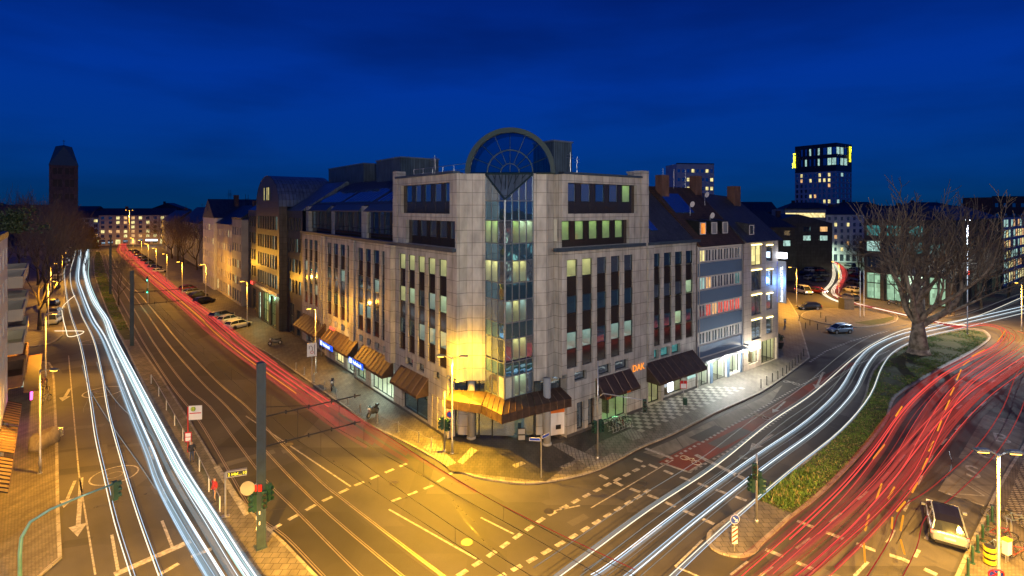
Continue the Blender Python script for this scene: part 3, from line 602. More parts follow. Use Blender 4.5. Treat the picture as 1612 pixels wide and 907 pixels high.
# upper bands
def band(F, a, b, c, d, n, panes, lamp='room_g', low=.75, out=0):
    wd = (b-a)/n
    for i in range(n):
        x0 = a+i*wd; lit = panes[i] if isinstance(panes[i], str) and panes[i].startswith('room') else None
        window(F, x0+.02, x0+wd*.66, c+low, d, .42, cb, panes[i] if not lit else 'glass', room=bool(lit), lamp=lit or lamp, out=out, fw=.06)
        g = MB(); fbox(g, F, x0+wd*.66, x0+wd, c, d, -.44+out, -.36+out); fbox(g, F, x0+.02, x0+wd*.66, c, c+low, -.44+out, -.38+out); g.build('spandrel', M['spandrel'], cb)
band(FL, 6.2, 15.9, 20.5, 23.35, 5, ['glassb','glass','glassb','glass','glassb'], low=1.1)
band(FL, 5.3, 14.7, 17.45, 19.85, 5, ['glass']*5, low=.8)
band(FR, 8.75, 18.6, 20.5, 23.35, 5, ['glass','glass','glassb','glass','room_g'], low=1.1)
band(FR, 8.05, 17.4, 17.45, 19.85, 5, ['room_g']*5, low=.6)
# set-back fifth floor over bays 2-4 with fascia, roof and rooflights
F5 = Face((1.9,0), (0,1), (-1,0))
for (v0, v1, off) in bays:
    a = v0+1.8; b = v1+.2; n = 6; wd = (b-a)/n
    for i in range(n): window(F5, a+i*wd, a+(i+1)*wd-.12, 17.9, 20.6, 0, cb, 'glass' if i % 2 else 'glassb', nx=1, nz=(18.5,), fw=.08)
    panel(F5, a, b, 17.2, 17.9, 0, 'spandrel', cb)
g = MB()
for (v0, v1, off) in bays:
    a = v0+1.8; b = v1+.2
    P = [(1.2,a,20.7),(1.2,b,20.7),(2.1,b,21.5),(2.1,a,21.5)]; g.add(P+[(1.2,a,20.55),(1.2,b,20.55),(2.1,b,20.55),(2.1,a,20.55)], [(0,1,2,3),(4,5,1,0),(4,5,6,7),(0,3,7,4),(1,2,6,5)])
g.build('fascia', M['ledge'], cb)
g = MB()
g.add([(2.1,17.3,21.4),(2.1,51.4,21.4),(8.5,51.4,25.2),(8.5,17.3,25.2),(15,17.3,21.4),(15,51.4,21.4)], [(0,1,2,3),(3,2,5,4),(0,3,4),(1,2,5)])
g.add([(20.5,.5,17.4),(29.7,.5,17.4),(29.7,8,24.2),(20.5,8,24.2),(20.5,14,18),(29.7,14,18)], [(0,1,2,3),(3,2,5,4),(0,3,4),(1,2,5)])
roof = g.build('roof', M['slate'], cb)
for k in range(26):
    v = 18.6+k*1.24
    if k in (8,17): continue
    g = MB(); s = (25.2-21.4)/6.4
    P = [(u, y, 21.4+(u-2.1)*s+.07) for u, y in ((2.9,v),(2.9,v+.75),(5.9,v+.75),(5.9,v))]
    g.poly(P); g.poly([(x,y,z-.1) for x,y,z in P]); 
    for i in range(4): g.poly([P[i], P[(i+1)%4], (*P[(i+1)%4][:2], P[(i+1)%4][2]-.1), (*P[i][:2], P[i][2]-.1)])
    g.build('rooflight', M['glassb'], roof)
for u0, v0, v1 in ((21.4,1.7,3.1),(21.4,3.4,4.8),(23.2,1.7,3.1),(23.2,3.4,4.8)):
    g = MB(); s = 6.8/7.5; z = lambda v: 17.4+(v-.5)*s+.08
    g.add([(u0,v0,z(v0)),(u0+1.3,v0,z(v0)),(u0+1.3,v1,z(v1)),(u0,v1,z(v1)),(u0,v0,z(v0)-.15),(u0+1.3,v0,z(v0)-.15),(u0+1.3,v1,z(v1)-.15),(u0,v1,z(v1)-.15)], [(0,1,2,3),(0,1,5,4),(1,2,6,5),(3,2,6,7),(0,3,7,4)]); g.build('rooflight', M['glassb'], roof)
for q in ((8,14,32,40,23.5,28.0),(8.5,12.5,46,62,23.5,28.1),(12.0,14.6,5.4,8.6,23.9,27.9)):
    g = MB(); g.box(*q); o_ = g.build('plant_room', M['plantbox'], cb)
    e_ = MB(); e_.box(q[0]-.12,q[1]+.12,q[2]-.12,q[3]+.12,q[5]+.003,q[5]+.15); e_.build('coping', M['alu'], o_)
g = MB(); g.box(21.0,22.6,1.8,3.2,19.5,24.9); g.box(20.9,22.7,1.7,3.3,24.903,25.05); g.build('chimney', M['stone'], cb)
# roof edge railing
g = MB()
for v in range(6, 17, 2): g.tube([(1.6,v,24),(1.6,v,25.1)], .03, 4)
g.tube([(1.6,6,25.1),(1.6,16,25.1)], .03, 4); g.tube([(1.6,6,24.6),(1.6,16,24.6)], .02, 4); g.build('railing', M['steel'], cb)
for u, v in ((3,14),(12,3),(16,6)):
    g = MB(); g.tube([(u,v,23.9),(u,v,26.6)], .035, 4); g.tube([(u-.5,v,26),(u+.5,v,26)], .02, 3); g.tube([(u-.4,v,26.3),(u+.4,v,26.3)], .02, 3); g.build('aerial', M['steel'], cb)
for v in (28.25, 40.15): g = MB(); g.tube([(-.12,v,.3),(-.12,v,16.9)], .055, 6); g.build('downpipe', M['alu'], cb)
# ---- prow
PC = (2.35, 1.1); PLl = (2.35, 3.95); PRr = (5.5, 1.1)
FPL = Face(PC, (0,1), (-1,0)); FPR = Face(PC, (1,0), (0,-1)); wl = PLl[1]-PC[1]; wr = PRr[0]-PC[0]
rowz = [(4.75,6.5),(6.6,7.7),(7.9,9.7),(9.8,11.1),(11.2,13.0),(13.1,14.5),(14.6,16.4),(16.5,17.9),(18.0,19.9),(20.0,21.6)]
kinds = ['g','s','g','s','g','s','g','s','g','s']
pr = MB(); 
for F, wdt, n in ((FPL, wl, 3), (FPR, wr, 4)):
    for i in range(n+1): x = wdt*i/n; fbox(pr, F, max(0,x-.04), x+.04, 4.7, 21.7 if i == 0 else 21.7+2.3*x/wdt, -.03, .05)
    for z0, z1 in rowz: fbox(pr, F, .05, wdt, z1+.0, z1+.09, -.02, .045)
    fbox(pr, F, 0, wdt, 4.6, 4.75, -.05, .06)
pr.tube([(PC[0]-.03,PC[1]-.03,4.6),(PC[0]-.03,PC[1]-.03,21.7)], .10, 6)
prow = pr.build('prow', M['alu'], cb)
litP = {(1,8,1):'room_g',(1,8,2):'room_w',(1,8,3):'room_w',(0,8,1):'room_g',(0,8,2):'room_g',(1,6,1):'room_y',(1,6,2):'room_y',(0,6,1):'room_y',(0,6,2):'room_y',(1,4,0):'room_c',(1,4,1):'room_y',(1,4,2):'room_c',(1,2,1):'room_y',(1,2,2):'room_y',(0,0,0):'room_y',(1,0,0):'room_y',(1,0,1):'room_w',(1,0,2):'room_w'}
for fi, (F, wdt, n) in enumerate(((FPL, wl, 3), (FPR, wr, 4))):
    for ri, (z0, z1) in enumerate(rowz):
        for i in range(n):
            a, b = wdt*i/n+.05, wdt*(i+1)/n-.05; j = n-1-i if fi == 0 else i
            g = MB(); g.poly([F.P(a,z0,-.01),F.P(b,z0,-.01),F.P(b,z1,-.01),F.P(a,z1,-.01)])
            lm = litP.get((fi, ri, i))
            o_ = g.build('pane', M['clear' if lm else 'glassb' if kinds[ri] == 's' else 'glass'], prow)
            if lm:
                r = MB(); D = 1.1
                for q in ([(a-.04,z0,-D),(b+.04,z0,-D),(b+.04,z1,-D),(a-.04,z1,-D)],[(a-.04,z0,-.04),(a-.04,z0,-D),(a-.04,z1,-D),(a-.04,z1,-.04)],[(b+.04,z0,-.04),(b+.04,z0,-D),(b+.04,z1,-D),(b+.04,z1,-.04)],[(a,z0,-.04),(b,z0,-.04),(b,z0,-D),(a,z0,-D)],[(a,z1,-.04),(b,z1,-.04),(b,z1,-D),(a,z1,-D)]): r.poly([F.P(*k) for k in q])
                r.poly([F.P(a+.1,z1-.04,-.3),F.P(b-.1,z1-.04,-.3),F.P(b-.1,z1-.04,-.8),F.P(a+.1,z1-.04,-.8)], 1)
                fbox(r, F, a+.1, a+.45, z0, z0+.7, -.9, -.5, 2)
                r.build('room', [M['roomwall'], M[lm], M['furniture']], prow)
    g = MB(); g.poly([F.P(0,21.7,-.01),F.P(wdt,21.7,-.01),F.P(wdt,24.0,-.01)]); g.build('pane', M['glass'], prow)
g = MB(); A, B, C_ = (*PC,21.75), (*PLl,24.05), (*PRr,24.05); g.poly([A,B,C_]); g.build('sloping_glass', M['zinc'], cb)
g = MB(); g.tube([A,B], .09, 5); g.tube([A,C_], .09, 5); g.tube([B,C_], .09, 5)
for i in range(1, 7):
    t = i/7; p = Vector(B).lerp(Vector(C_), t); tt = min(t, 1-t)*1.6; q = p.lerp(Vector(A), tt*.9); g.tube([p+Vector((0,0,.02)), q+Vector((0,0,.02))], .035, 4)
g.build('sloping_frame', M['arch'], cb)
# ---- half-round arch
cu, cv = 3.95, 2.45; ax = Vector((1,-.96,0)).normalized(); nb = Vector((ax.y*-1, ax.x, 0)); nb = Vector((.69,.72,0)); C0 = Vector((cu,cv,24.15))
def AP(r, t, d=0): p = C0 + ax*r*math.cos(t) + nb*d; return (p.x, p.y, 24.15 + r*math.sin(t))
def arc(g, r0, r1, d0, d1, n=28):
    for i in range(n):
        t0, t1 = math.pi*i/n, math.pi*(i+1)/n
        P = [AP(r0,t0,d0),AP(r1,t0,d0),AP(r1,t1,d0),AP(r0,t1,d0),AP(r0,t0,d1),AP(r1,t0,d1),AP(r1,t1,d1),AP(r0,t1,d1)]
        g.add(P, [(0,1,2,3),(4,5,6,7),(0,3,7,4),(1,2,6,5)])
g = MB(); arc(g, 3.62, 4.05, -.1, .8); g.tube([AP(4.05,0,.3),AP(4.05,math.pi,.3)], .12, 6); arch = g.build('arch', M['arch'], cb)
g = MB(); arc(g, 2.0, 2.1, .05, .2); arc(g, .8, .87, .05, .2)
for i in range(1, 8): t = math.pi*i/8; g.tube([AP(.85,t,.12),AP(3.64,t,.12)], .035, 4)
for i in (0,4,8): t = math.pi*i/8; g.tube([AP(.1,t,.12),AP(3.64,t,.12)], .035, 4)
g.build('glazing_bars', M['arch'], arch)
g = MB(); g.poly([AP(3.63, math.pi*i/28, .15) for i in range(29)]); g.build('fanlight', M['archglass'], arch)
# short barrel vault behind the arch
g = MB()
for i in range(20):
    t0, t1 = math.pi*i/20, math.pi*(i+1)/20; g.poly([AP(3.7,t0,.8),AP(3.7,t1,.8),AP(3.7,t1,3.4),AP(3.7,t0,3.4)])
g.build('vault', M['archglass'], arch)
# ---- ground floor under the prow: glazing, drum, columns, copper awning
g = MB()
for a, b in (((.9,6.6),(2.4,5.0)),((2.4,5.0),(4.2,3.4)),((4.2,3.4),(6.4,2.0)),((6.4,2.0),(8.6,.9))):
    g.poly([(*a,.35),(*b,.35),(*b,5.6),(*a,5.6)])
g.build('lobby_glazing', M['glass'], cb)
g = MB()
for p in ((.9,6.6),(1.6,5.8),(2.4,5.0),(3.3,4.2),(6.4,2.0),(7.5,1.45),(8.6,.9)): g.tube([(*p,0),(*p,5.6)], .09, 4)
for a, b in (((.9,6.6),(2.4,5.0)),((6.4,2.0),(8.6,.9))):
    g.tube([(*a,.2),(*b,.2)], .18, 4); g.tube([(*a,3.3),(*b,3.3)], .08, 4)
g.build('lobby_frame', M['dark_frame'], cb)
for nm, q in (('pier',[(1.0,6.35),(1.9,5.4)]),('pier',[(6.5,1.85),(7.4,1.4)])):
    a, b = q; g = MB(); d = Vector((b[0]-a[0], b[1]-a[1])); n_ = Vector((d.y,-d.x)).normalized()*.08
    n_ = n_ if (n_.x+n_.y) < 0 else -n_
    g.prism([a, b, (b[0]+n_.x,b[1]+n_.y), (a[0]+n_.x,a[1]+n_.y)], .35, 3.3); g.build(nm, M['stone'], cb)
g = MB(); dc = Lc(.55, 49.3); g.tube([(*dc,0),(*dc,3.6)], 1.38, 28); g.tube([(*dc,.15),(*dc,.5)], 1.41, 28)
g.build('entrance_drum', M['glassb'], cb, smooth=False)
for px, py in ((742,690),(861,700)):
    c = Lc(*G(px, py, .12)); g = MB(); g.tube([(*c,0),(*c,6.0)], .34, 18); g.tube([(*c,.12),(*c,.3)], .42, 18); g.build('column', M['greyr'], cb, smooth=True)
def awning(pin, pout, zt, zb, zs, ribs, parent=cb, skirt=True):
    """sheet-metal canopy: sloping panels from the wall line (pin) to the outer line (pout) with standing ribs"""
    g = MB(); k = MB()
    for i in range(len(pin)-1):
        a, b, c, d = (*pin[i],zt), (*pin[i+1],zt), (*pout[i+1],zb), (*pout[i],zb)
        g.poly([a,b,c,d]); g.poly([(*q[:2],q[2]-.06) for q in (a,b,c,d)])
        if skirt: g.poly([d, c, (*c[:2],zs), (*d[:2],zs)])
        n = ribs[i]
        for j in range(n+1):
            t = j/n; P = Vector(a).lerp(Vector(b), t); Q = Vector(d).lerp(Vector(c), t); k.tube([P+Vector((0,0,.02)), Q+Vector((0,0,.02))]+([Vector((Q.x,Q.y,zs))] if skirt else []), .045, 4)
    for e, f in ((pin[0],pout[0]),(pin[-1],pout[-1])): g.poly([(*e,zt),(*f,zb),(*f,zs),(*e,zs)])
    o = g.build('awning', M['bronze'], parent); k.build('rib', M['bronze_rib'], o); return o
awning([(.1,6.0),(2.25,3.6),(PC[0]-.05,PC[1]-.05),(5.2,1.0),(8.2,0.5)], [(-.75,5.6),(1.0,2.6),(1.05,-.2),(4.5,-.4),(8.2,-1.0)], 4.72, 4.1, 3.35, [3,4,5,5])
def straight_awning(F, a, b, zt, zb, out, n, zs=None):
    P = lambda s, o: F.P(s, 0, o)[:2]
    return awning([P(a,.02),P(b,.02)], [P(a,out),P(b,out)], zt, zb, zb-.25 if zs is None else zs, [n])
straight_awning(FL, 10.0, 15.7, 4.7, 3.3, 1.3, 5); straight_awning(FL, 16.6+.9, 25.6, 4.8, 3.3, 1.4, 9)
straight_awning(FL, 27.2, 37.0, 4.8, 3.3, 1.4, 9); straight_awning(Face((.35,0),(0,1),(-1,0)), 39.6, 49.5, 4.8, 3.3, 1.7, 8)
straight_awning(FR, 12.4, 17.5, 4.75, 3.3, 1.3, 4); straight_awning(FR2, 20.2, 28.9, 4.7, 3.1, 1.9, 8)
# shop windows
window(FL, 10.2, 15.6, .35, 3.1, .4, cb, 'glassb', nx=2)
window(FL, 17.6, 23.4, .35, 3.3, .4, cb, 'L_shop', nx=5, room=True, lamp='room_s', rd=3.5, name='shop_window')
window(Face((.35,0),(0,1),(-1,0)), 28.8, 31.5, .35, 3.3, .4, cb, 'L_shop', nx=2, room=True, lamp='room_s', rd=3.5, name='shop_window')
window(FL, 25.0, 27.9, .5, 2.6, .4, cb, 'glass', nx=2, room=True, lamp='room_w')
F35 = Face((.35,0),(0,1),(-1,0)); F70 = Face((.7,0),(0,1),(-1,0))
window(F35, 33, 36, .5, 3.2, .4, cb, 'L_yel', nx=2); window(F70, 41, 44, .5, 3.2, .4, cb, 'glass', nx=2); window(F70, 45.5, 49.5, .5, 3.2, .4, cb, 'glass', nx=2)
window(FR, 13.3, 17.0, .25, 3.3, .45, cb, 'L_shop', nx=3, room=True, lamp='room_g', rd=2.2, name='green_lit_door')
window(FR, 9.9, 10.9, .4, 3.0, .4, cb, 'glass'); window(FR, 11.4, 12.3, .4, 3.0, .4, cb, 'glass')
window(FR, 9.6, 11.2, 5.0, 5.85, .4, cb, 'glass'); window(FR, 12.7, 14.6, 4.9, 5.85, .4, cb, 'glass'); window(FR, 15.2, 17.2, 4.9, 5.85, .4, cb, 'glass')
window(FR2, 20.8, 23.0, .2, 3.1, .45, cb, 'L_shop', nx=2, room=True, lamp='room_y', rd=2.5, name='shop_door')
window(FR2, 23.6, 27.0, .5, 3.1, .3, cb, 'L_shopy', nx=1, room=True, lamp='room_y', rd=.8, name='shop_window')
for a, b in ((21.0,22.6),(23.0,24.6),(25.0,26.6)): window(FR2, a, b, 4.85, 5.85, .4, cb, 'L_teal')
for a, b in ((10.9,12.3),(13.2,14.8),(8,9)): window(FL, a, b, 5.0, 5.75, .4, cb, 'glass')
# wall-mounted signs (each screwed on by itself)
def sign_panel(name, label, F, a, b, c, d, o, matp, s, mt, size, cat='sign', dx=.1):
    g = MB(); fbox(g, F, a, b, c, d, o, o+.1); sg = g.build(name, M[matp], cb)
    sg.parent = None; sg.location = (*OC, 0); sg.rotation_euler = (0,0,ANG); tag(sg, label, cat)
    ang = math.atan2(F.d[1], F.d[0]); left = F.n[0] < -.5
    p = F.P((b-dx) if left else (a+dx), (c+d)/2-size*.36, o+.105)
    text('lettering', s, M[mt], p, (R(90), 0, R(-90) if left else 0), size, sg, .012); return sg
for a, b, dsc in ((22.0,26.2,'nearest the corner column, over its lit entrance'),(31.6,36.4,'farther from the prow, beside the red letters')):
    sg = sign_panel('bank_sign', 'blue glowing bank fascia sign '+dsc, FL, a, b, 2.85, 3.55, 1.45, 'dark_frame', 'Volksbank', 'E_bluew', .62, dx=1.15)
    g = MB(); fbox(g, FL, a, b, 2.87, 3.53, 1.553, 1.56); g.build('light_panel', M['E_blue'], sg)
    g = MB(); fbox(g, FL, b-.85, b-.25, 2.95, 3.45, 1.562, 1.58); g.build('emblem', M['E_bluew'], sg)
s_ = text('red_letter_sign', 'ARAG', M['E_red'], Wd(.1,40.2)+(4.75,), (R(90),0,ANG-R(90)), .8); s_.location = (*Wd(-.12,36.9), 4.55); tag(s_, 'small glowing red letters on the granite between two bronze awnings', 'sign')
for i, (a, z, sz) in enumerate(((17.75,4.35,.95),)):
    s_ = text('orange_letter_sign', 'DAK', M['E_orange'], (*Wd(a,-.12), z), (R(90),0,ANG), sz); tag(s_, 'orange letters DAK on the granite pier between two awnings', 'sign')
for a, out in ((12.5,1.36),(15.4,1.36)):
    s_ = text('awning_lettering', 'DAK', M['orange'], (*Wd(a,-out), 3.08), (R(90),0,ANG), .3); s_.parent = None; tag(s_, 'small orange letters on the %s end of the bronze awning above the green-lit door' % ('prow' if a < 14 else 'pier'), 'lettering')
# posters and light boxes by the entrance
for u, w_, z0, z1, mt, lb in ((24.1,.9,.9,2.7,'E_sign','bright light box standing in the yellow shop window'),):
    g = MB(); fbox(g, FR2, u, u+w_, z0, z1, .06, .16); o_ = g.build('light_box', M[mt], None); o_.location = (*OC,0); o_.rotation_euler = (0,0,ANG); tag(o_, lb, 'light box')
g = MB(); fbox(g, FR2, 27.9, 29.5, 1.5, 3.0, .02, .1); o_ = g.build('wall_poster', M['L_cool'], None); o_.location = (*OC,0); o_.rotation_euler = (0,0,ANG); tag(o_, 'pale green backlit poster on the granite between the long bronze awning and the bright shops', 'poster')
# warm spill from the lobby onto the pavement comes from its own ceiling lamps
point('lobby_lamp', (5.4,1.4,3.2), (1,.8,.5), 18, .3, cb)
point('bank_lamp', (-.75,20.5,2.9), (.75,1,.8), 170, .4, cb); point('bank_lamp', (-.75,30,2.9), (.75,1,.8), 120, .4, cb)
point('door_lamp', (15.1,-.6,2.9), (.3,1,.45), 28, .3, cb); point('shop_lamp', (25,-.9,2.7), (1,.85,.4), 22, .3, cb)
# ------------------------------------------------------------------ buildings along the right street (local frame)
def lb(name, label, cat='building', group=None): return empty(name, (*OC, 0), ANG, label, cat, group)
# apartment block with blue bands, u 29.8..39.9
bb = lb('apartment_building', 'apartment block with blue bands between four rows of white windows, lit shops below', 'apartment building')
F = Face((0,.15), (1,0), (0,-1)); g = MB(); holes = []
for z0, z1 in ((14.6,16.2),(11.35,13.0),(8.1,9.75),(4.95,6.5)): holes.append((30.2,39.5,z0,z1))
wall(g, F, 29.82, 39.9, 3.4, 16.6, holes, .2); g.poly([(39.9,.15,0),(39.9,13,0),(39.9,13,16.6),(39.9,.15,16.6)])
wall(g, F, 29.82, 39.9, 0, 3.4, [(29.95,32.4,.1,3.0),(33.0,36.2,.05,3.0),(36.8,39.4,.3,3.0)], .6)
g.build('wall', M['wframe'], bb)
g = MB()
for z0, z1 in ((13.03,14.55),(9.8,11.3),(6.55,8.05),(3.6,4.9)): fbox(g, F, 29.9, 39.85, z0, z1, .003, .07)
g.build('blue_band', M['bluepanel'], bb)
mats4 = [['L_yel','glass','glass','glass','glass','glass','glass'],['L_cool','L_warm','wframe','glass','wframe','glass','L_teal'],['wframe','L_red','L_warm','L_red','L_red','L_red','L_red'],['glass','wframe','glass','glass','wframe','glass','glass']]
for r_, (a0_, a1_, z0, z1) in enumerate(holes):
    wd = (a1_-a0_)/7
    for i in range(7): window(F, a0_+i*wd+.04, a0_+(i+1)*wd-.04, z0+.05, z1-.05, .12, bb, mats4[r_][i] if mats4[r_][i] != 'wframe' else 'glass', 'wframe', nx=2, fw=.12)
g = MB(); fbox(g, F, 29.9, 39.9, 3.1, 3.4, .0, 1.0); g.build('canopy', M['greyr'], bb)
for a, b, lamp, nm in ((29.95,32.4,'room_s','shop_window'),(33.0,36.2,'room_s','shop_window'),(36.8,39.4,'room_s','shop_window')):
    window(F, a, b, .1, 3.0, .35, bb, 'L_shopw', nx=2, room=True, lamp=lamp, rd=3, name=nm)
for a, b in ((32.45,32.95),(36.25,36.75),(39.42,39.88)): panel(F, a, b, 0.05, 3.08, .1, 'bluepanel', bb, 'blue_pillar', .12)
g = MB(); g.add([(29.9,-.3,16.5),(39.9,-.3,16.5),(39.9,7,23.8),(29.9,7,23.8),(29.9,14,17),(39.9,14,17)], [(0,1,2,3),(3,2,5,4),(0,3,4),(1,2,5)]); rf = g.build('roof', M['tiles'], bb)
for i, u in enumerate((31.4,33.9,36.4)):
    g = MB(); z0 = 17.7; v0 = .95
    g.add([(u,v0,z0),(u+1.5,v0,z0),(u+1.5,v0,z0+1.75),(u,v0,z0+1.75),(u,v0+1.9,z0+1.95),(u+1.5,v0+1.9,z0+1.95)], [(0,1,2,3),(3,2,5,4),(0,3,4),(1,2,5)])
    d_ = g.build('dormer', M['dark_frame'], rf); window(Face((0,v0),(1,0),(0,-1)), u+.15, u+1.35, z0+.15, z0+1.6, -.02, d_, 'L_orange' if i == 0 else 'greyr', 'wframe', fw=.1)
for u, v, z in ((30.6,5.6,25.2),(38.7,6.0,25.4)):
    g = MB(); g.box(u,u+1.5,v,v+1.0,20.5,z); g.build('chimney', M['redbrick'], rf)
for u, v, z in ((33.2,3.3,20.3),(35.4,1.9,18.9),(38.6,4.6,21.6)):
    g = MB(); g.tube([(u,v,z-.3),(u,v,z+1.2)], .03, 5); g.tube([(u-.05,v-.35,z+1.2),(u,v-.12,z+1.25)], [.38,.1], 14); g.build('satellite_dish', M['signwhite'], rf)
for u, v, z in ((32.5,6.8,23.6),(37.6,6.9,23.7),(35,6.9,23.7)):
    g = MB(); g.tube([(u,v,z),(u,v,z+2.6)], .025, 4)
    for q in range(4): g.tube([(u-.5+q*.08,v,z+1.5+q*.3),(u+.5-q*.08,v,z+1.5+q*.3)], .014, 3)
    g.build('aerial', M['steel'], rf)
g = MB(); sl = 7.3/7.3; g.add([(30.6,3.6,20.5),(34.6,3.6,20.5),(34.6,6.0,22.9),(30.6,6.0,22.9),(30.6,3.6,20.35),(34.6,3.6,20.35),(34.6,6,22.75),(30.6,6,22.75)], [(0,1,2,3),(0,1,5,4),(1,2,6,5),(2,3,7,6),(3,0,4,7)]); g.build('rooflight', M['glassb'], rf)
for u in (30.0,39.7):
    g = MB(); g.tube([(u,.0,.2),(u,.0,16.4)], .06, 6); g.build('downpipe', M['steel'], bb)
# hotel u 39.9..49.4
ho = lb('hotel', 'beige stone hotel at the street corner, glowing ledges under its windows', 'hotel')
F = Face((0,0), (1,0), (0,-1)); hs = []
for zt in (16.1,12.8,9.55,6.3): hs += [(42.0,44.6,zt-2.6,zt),(46.0,47.7,zt-2.3,zt-.2)]
g = MB(); wall(g, F, 39.95, 49.4, 3.5, 16.6, hs, .2); wall(g, F, 39.95, 49.4, 0, 3.5, [(41.2,43.8,.7,3.0),(44.6,49.0,.15,3.2)], .6)
g.poly([(49.4,0,0),(49.4,13,0),(49.4,13,16.6),(49.4,0,16.6)]); g.build('wall', M['stone_warm'], ho)
for i, q in enumerate(hs):
    window(F, *q, .18, ho, 'L_yel' if i == 0 else 'glass', nx=2 if i % 2 == 0 else 1)
    g = MB(); fbox(g, F, q[0], q[1], q[3]+.05, q[3]+.16, .01, .12); g.build('light_strip', M['E_led'], ho)
window(F, 41.2, 43.8, .7, 3.0, .3, ho, 'L_shopy', room=True, lamp='room_s', rd=1.2, name='shop_window'); window(F, 44.6, 49.0, .15, 3.2, .4, ho, 'L_shopy', nx=4, room=True, lamp='room_y', rd=2, name='restaurant_window')
g = MB(); g.add([(39.9,-.5,16.6),(49.9,-.5,16.6),(49.9,6.5,22.6),(39.9,6.5,23.2),(39.9,13,17),(49.9,13,17)], [(0,1,2,3),(3,2,5,4),(0,3,4),(1,2,5)]); rf = g.build('roof', M['slate'], ho)
g = MB(); g.add([(42.3,.6,17.3),(43.9,.6,17.3),(43.9,.6,19),(42.3,.6,19),(42.3,2.4,19.2),(43.9,2.4,19.2)], [(0,1,2,3),(3,2,5,4),(0,3,4),(1,2,5)]); d_ = g.build('dormer', M['slate'], rf); window(Face((0,.6),(1,0),(0,-1)), 42.5, 43.7, 17.5, 18.8, -.02, d_, 'glass', 'wframe', fw=.1)
g = MB(); g.box(47,48.6,5,6.2,20,24.2); g.build('chimney', M['redbrick'], rf)
vs_ = lb('hotel_sign', 'tall vertical blue-white lit sign hung on the hotel corner', 'sign')
g = MB(); g.box(48.95,49.15,-1.25,-.1,8.0,13.7); g.box(48.98,49.12,-.12,.0,8.5,8.7); g.box(48.98,49.12,-.12,.0,13,13.2); g.build('sign_board', M['greyr'], vs_)
g = MB(); g.box(48.99,49.11,-.099,-.06,8.05,13.65); g.build('light_tube', M['E_blue'], vs_)
text('lettering', 'business wieland HOTEL', M['E_bluew'], (48.92,-.85,8.15), (0,R(-90),0), .55, vs_, .01, sp=.88)
g = MB(); g.box(48.7,49.5,-1.2,-.2,14.1,14.9); hb = g.build('hotel_star_box', M['E_sign'], None); hb.location = (*OC,0); hb.rotation_euler = (0,0,ANG); tag(hb, 'small glowing cube sign above the vertical hotel sign', 'sign')
point('hotel_sign_glow', (48.2,-.9,11), (.15,.38,1), 160, .5, vs_)
ws = lb('shop_sign', 'white glowing box sign projecting between blue-banded block and hotel', 'sign')
g = MB(); g.box(39.2,41.4,-1.5,-1.15,3.2,4.0); g.build('light_box', M['E_sign'], ws); g = MB(); g.box(40.1,40.3,-1.15,.15,3.5,3.7); g.build('bracket', M['steel'], ws)
point('shop_light', (34.6,-1.1,2.8), (1,.96,.88), 520, .4, bb); point('shop_light', (38.1,-1.0,2.8), (1,.95,.85), 400, .4, bb); point('shop_light', (31.2,-1.0,2.8), (.9,1,.95), 260, .4, bb); point('window_light', (42.5,-1,2.6), (1,.85,.6), 420, .4, ho); point('window_light', (46.8,-1,2.6), (1,.8,.45), 40, .4, ho)
# ------------------------------------------------------------------ buildings along the left street
# dark office with curved zinc roof v 51.5..88
dk = lb('dark_office_building', 'dark stone office with arched bay and curved zinc roof beyond the granite block', 'office building')
F = Face((.7,0), (0,1), (-1,0)); g = MB(); hs = []
def rowh(a, b, n, fr, z0, z1): w_ = (b-a)/n; return [(a+i*w_+w_*(1-fr)/2, a+i*w_+w_*(1+fr)/2, z0, z1) for i in range(n)]
r1 = rowh(52, 59, 4, .6, 0, 0); r2 = rowh(76.2, 88, 6, .6, 0, 0)
for z0 in (7.0,10.4,13.8,17.2): hs += [(q[0],q[1],z0,z0+2.2) for q in r1+r2]
gf = [(52.5,54.5,.3,4.5),(56,58.5,.3,5.2),(77,80,.4,4.5),(82,85,.4,4.5)]
wall(g, F, 51.5, 60, 0, 20.6, [q for q in hs if q[1] < 60]+gf[:2], .3); wall(g, F, 76, 89, 0, 20.6, [q for q in hs if q[0] > 76]+gf[2:], .3)
Fp = Face((-.6,0), (0,1), (-1,0)); bay = []
for z0 in (7.0,10.4,13.8,17.2): bay += [(q[0],q[1],z0,z0+2.4) for q in rowh(61, 75, 8, .72, 0, 0)]
door = [(62,65.5,.3,5.6),(66.5,71,.3,5.6),(72.5,74.3,.3,5.2)]
wall(g, Fp, 60, 76, 0, 21.3, bay+door, .35)
g.poly([(.7,60,0),(-.6,60,0),(-.6,60,21.3),(.7,60,21.3)]); g.poly([(.7,76,0),(-.6,76,0),(-.6,76,21.3),(.7,76,21.3)])
top = [(0, 68+8*math.cos(math.pi*i/16), 21.3+5.6*math.sin(math.pi*i/16)) for i in range(17)]; g.poly([(-.6,y,z) for _,y,z in top])
g.poly([(.7,89,0),(14,89,0),(14,89,20.6),(.7,89,20.6)]); g.build('wall', M['darkwall'], dk)
for i, q in enumerate(hs): window(F, *q, .28, dk, ('L_cool' if i % 3 == 0 else 'glass') if q[2] < 14 else 'glass')
for i, q in enumerate(bay): window(Fp, *q, .3, dk, 'L_cool' if (q[2] < 8 or (10 < q[2] < 11 and i % 3 < 2) or i % 7 == 3) else ('L_yel' if 13 < q[2] < 14 and i % 4 == 1 else 'glass'))
for i, q in enumerate(door): window(Fp, *q, .33, dk, 'L_shop', nx=3, nz=(2.4,4.2), room=i < 2, lamp='room_g', rd=4, name='entrance_glazing')
for q in gf: window(F, *q, .28, dk, 'glass', nx=2, nz=(3.,))
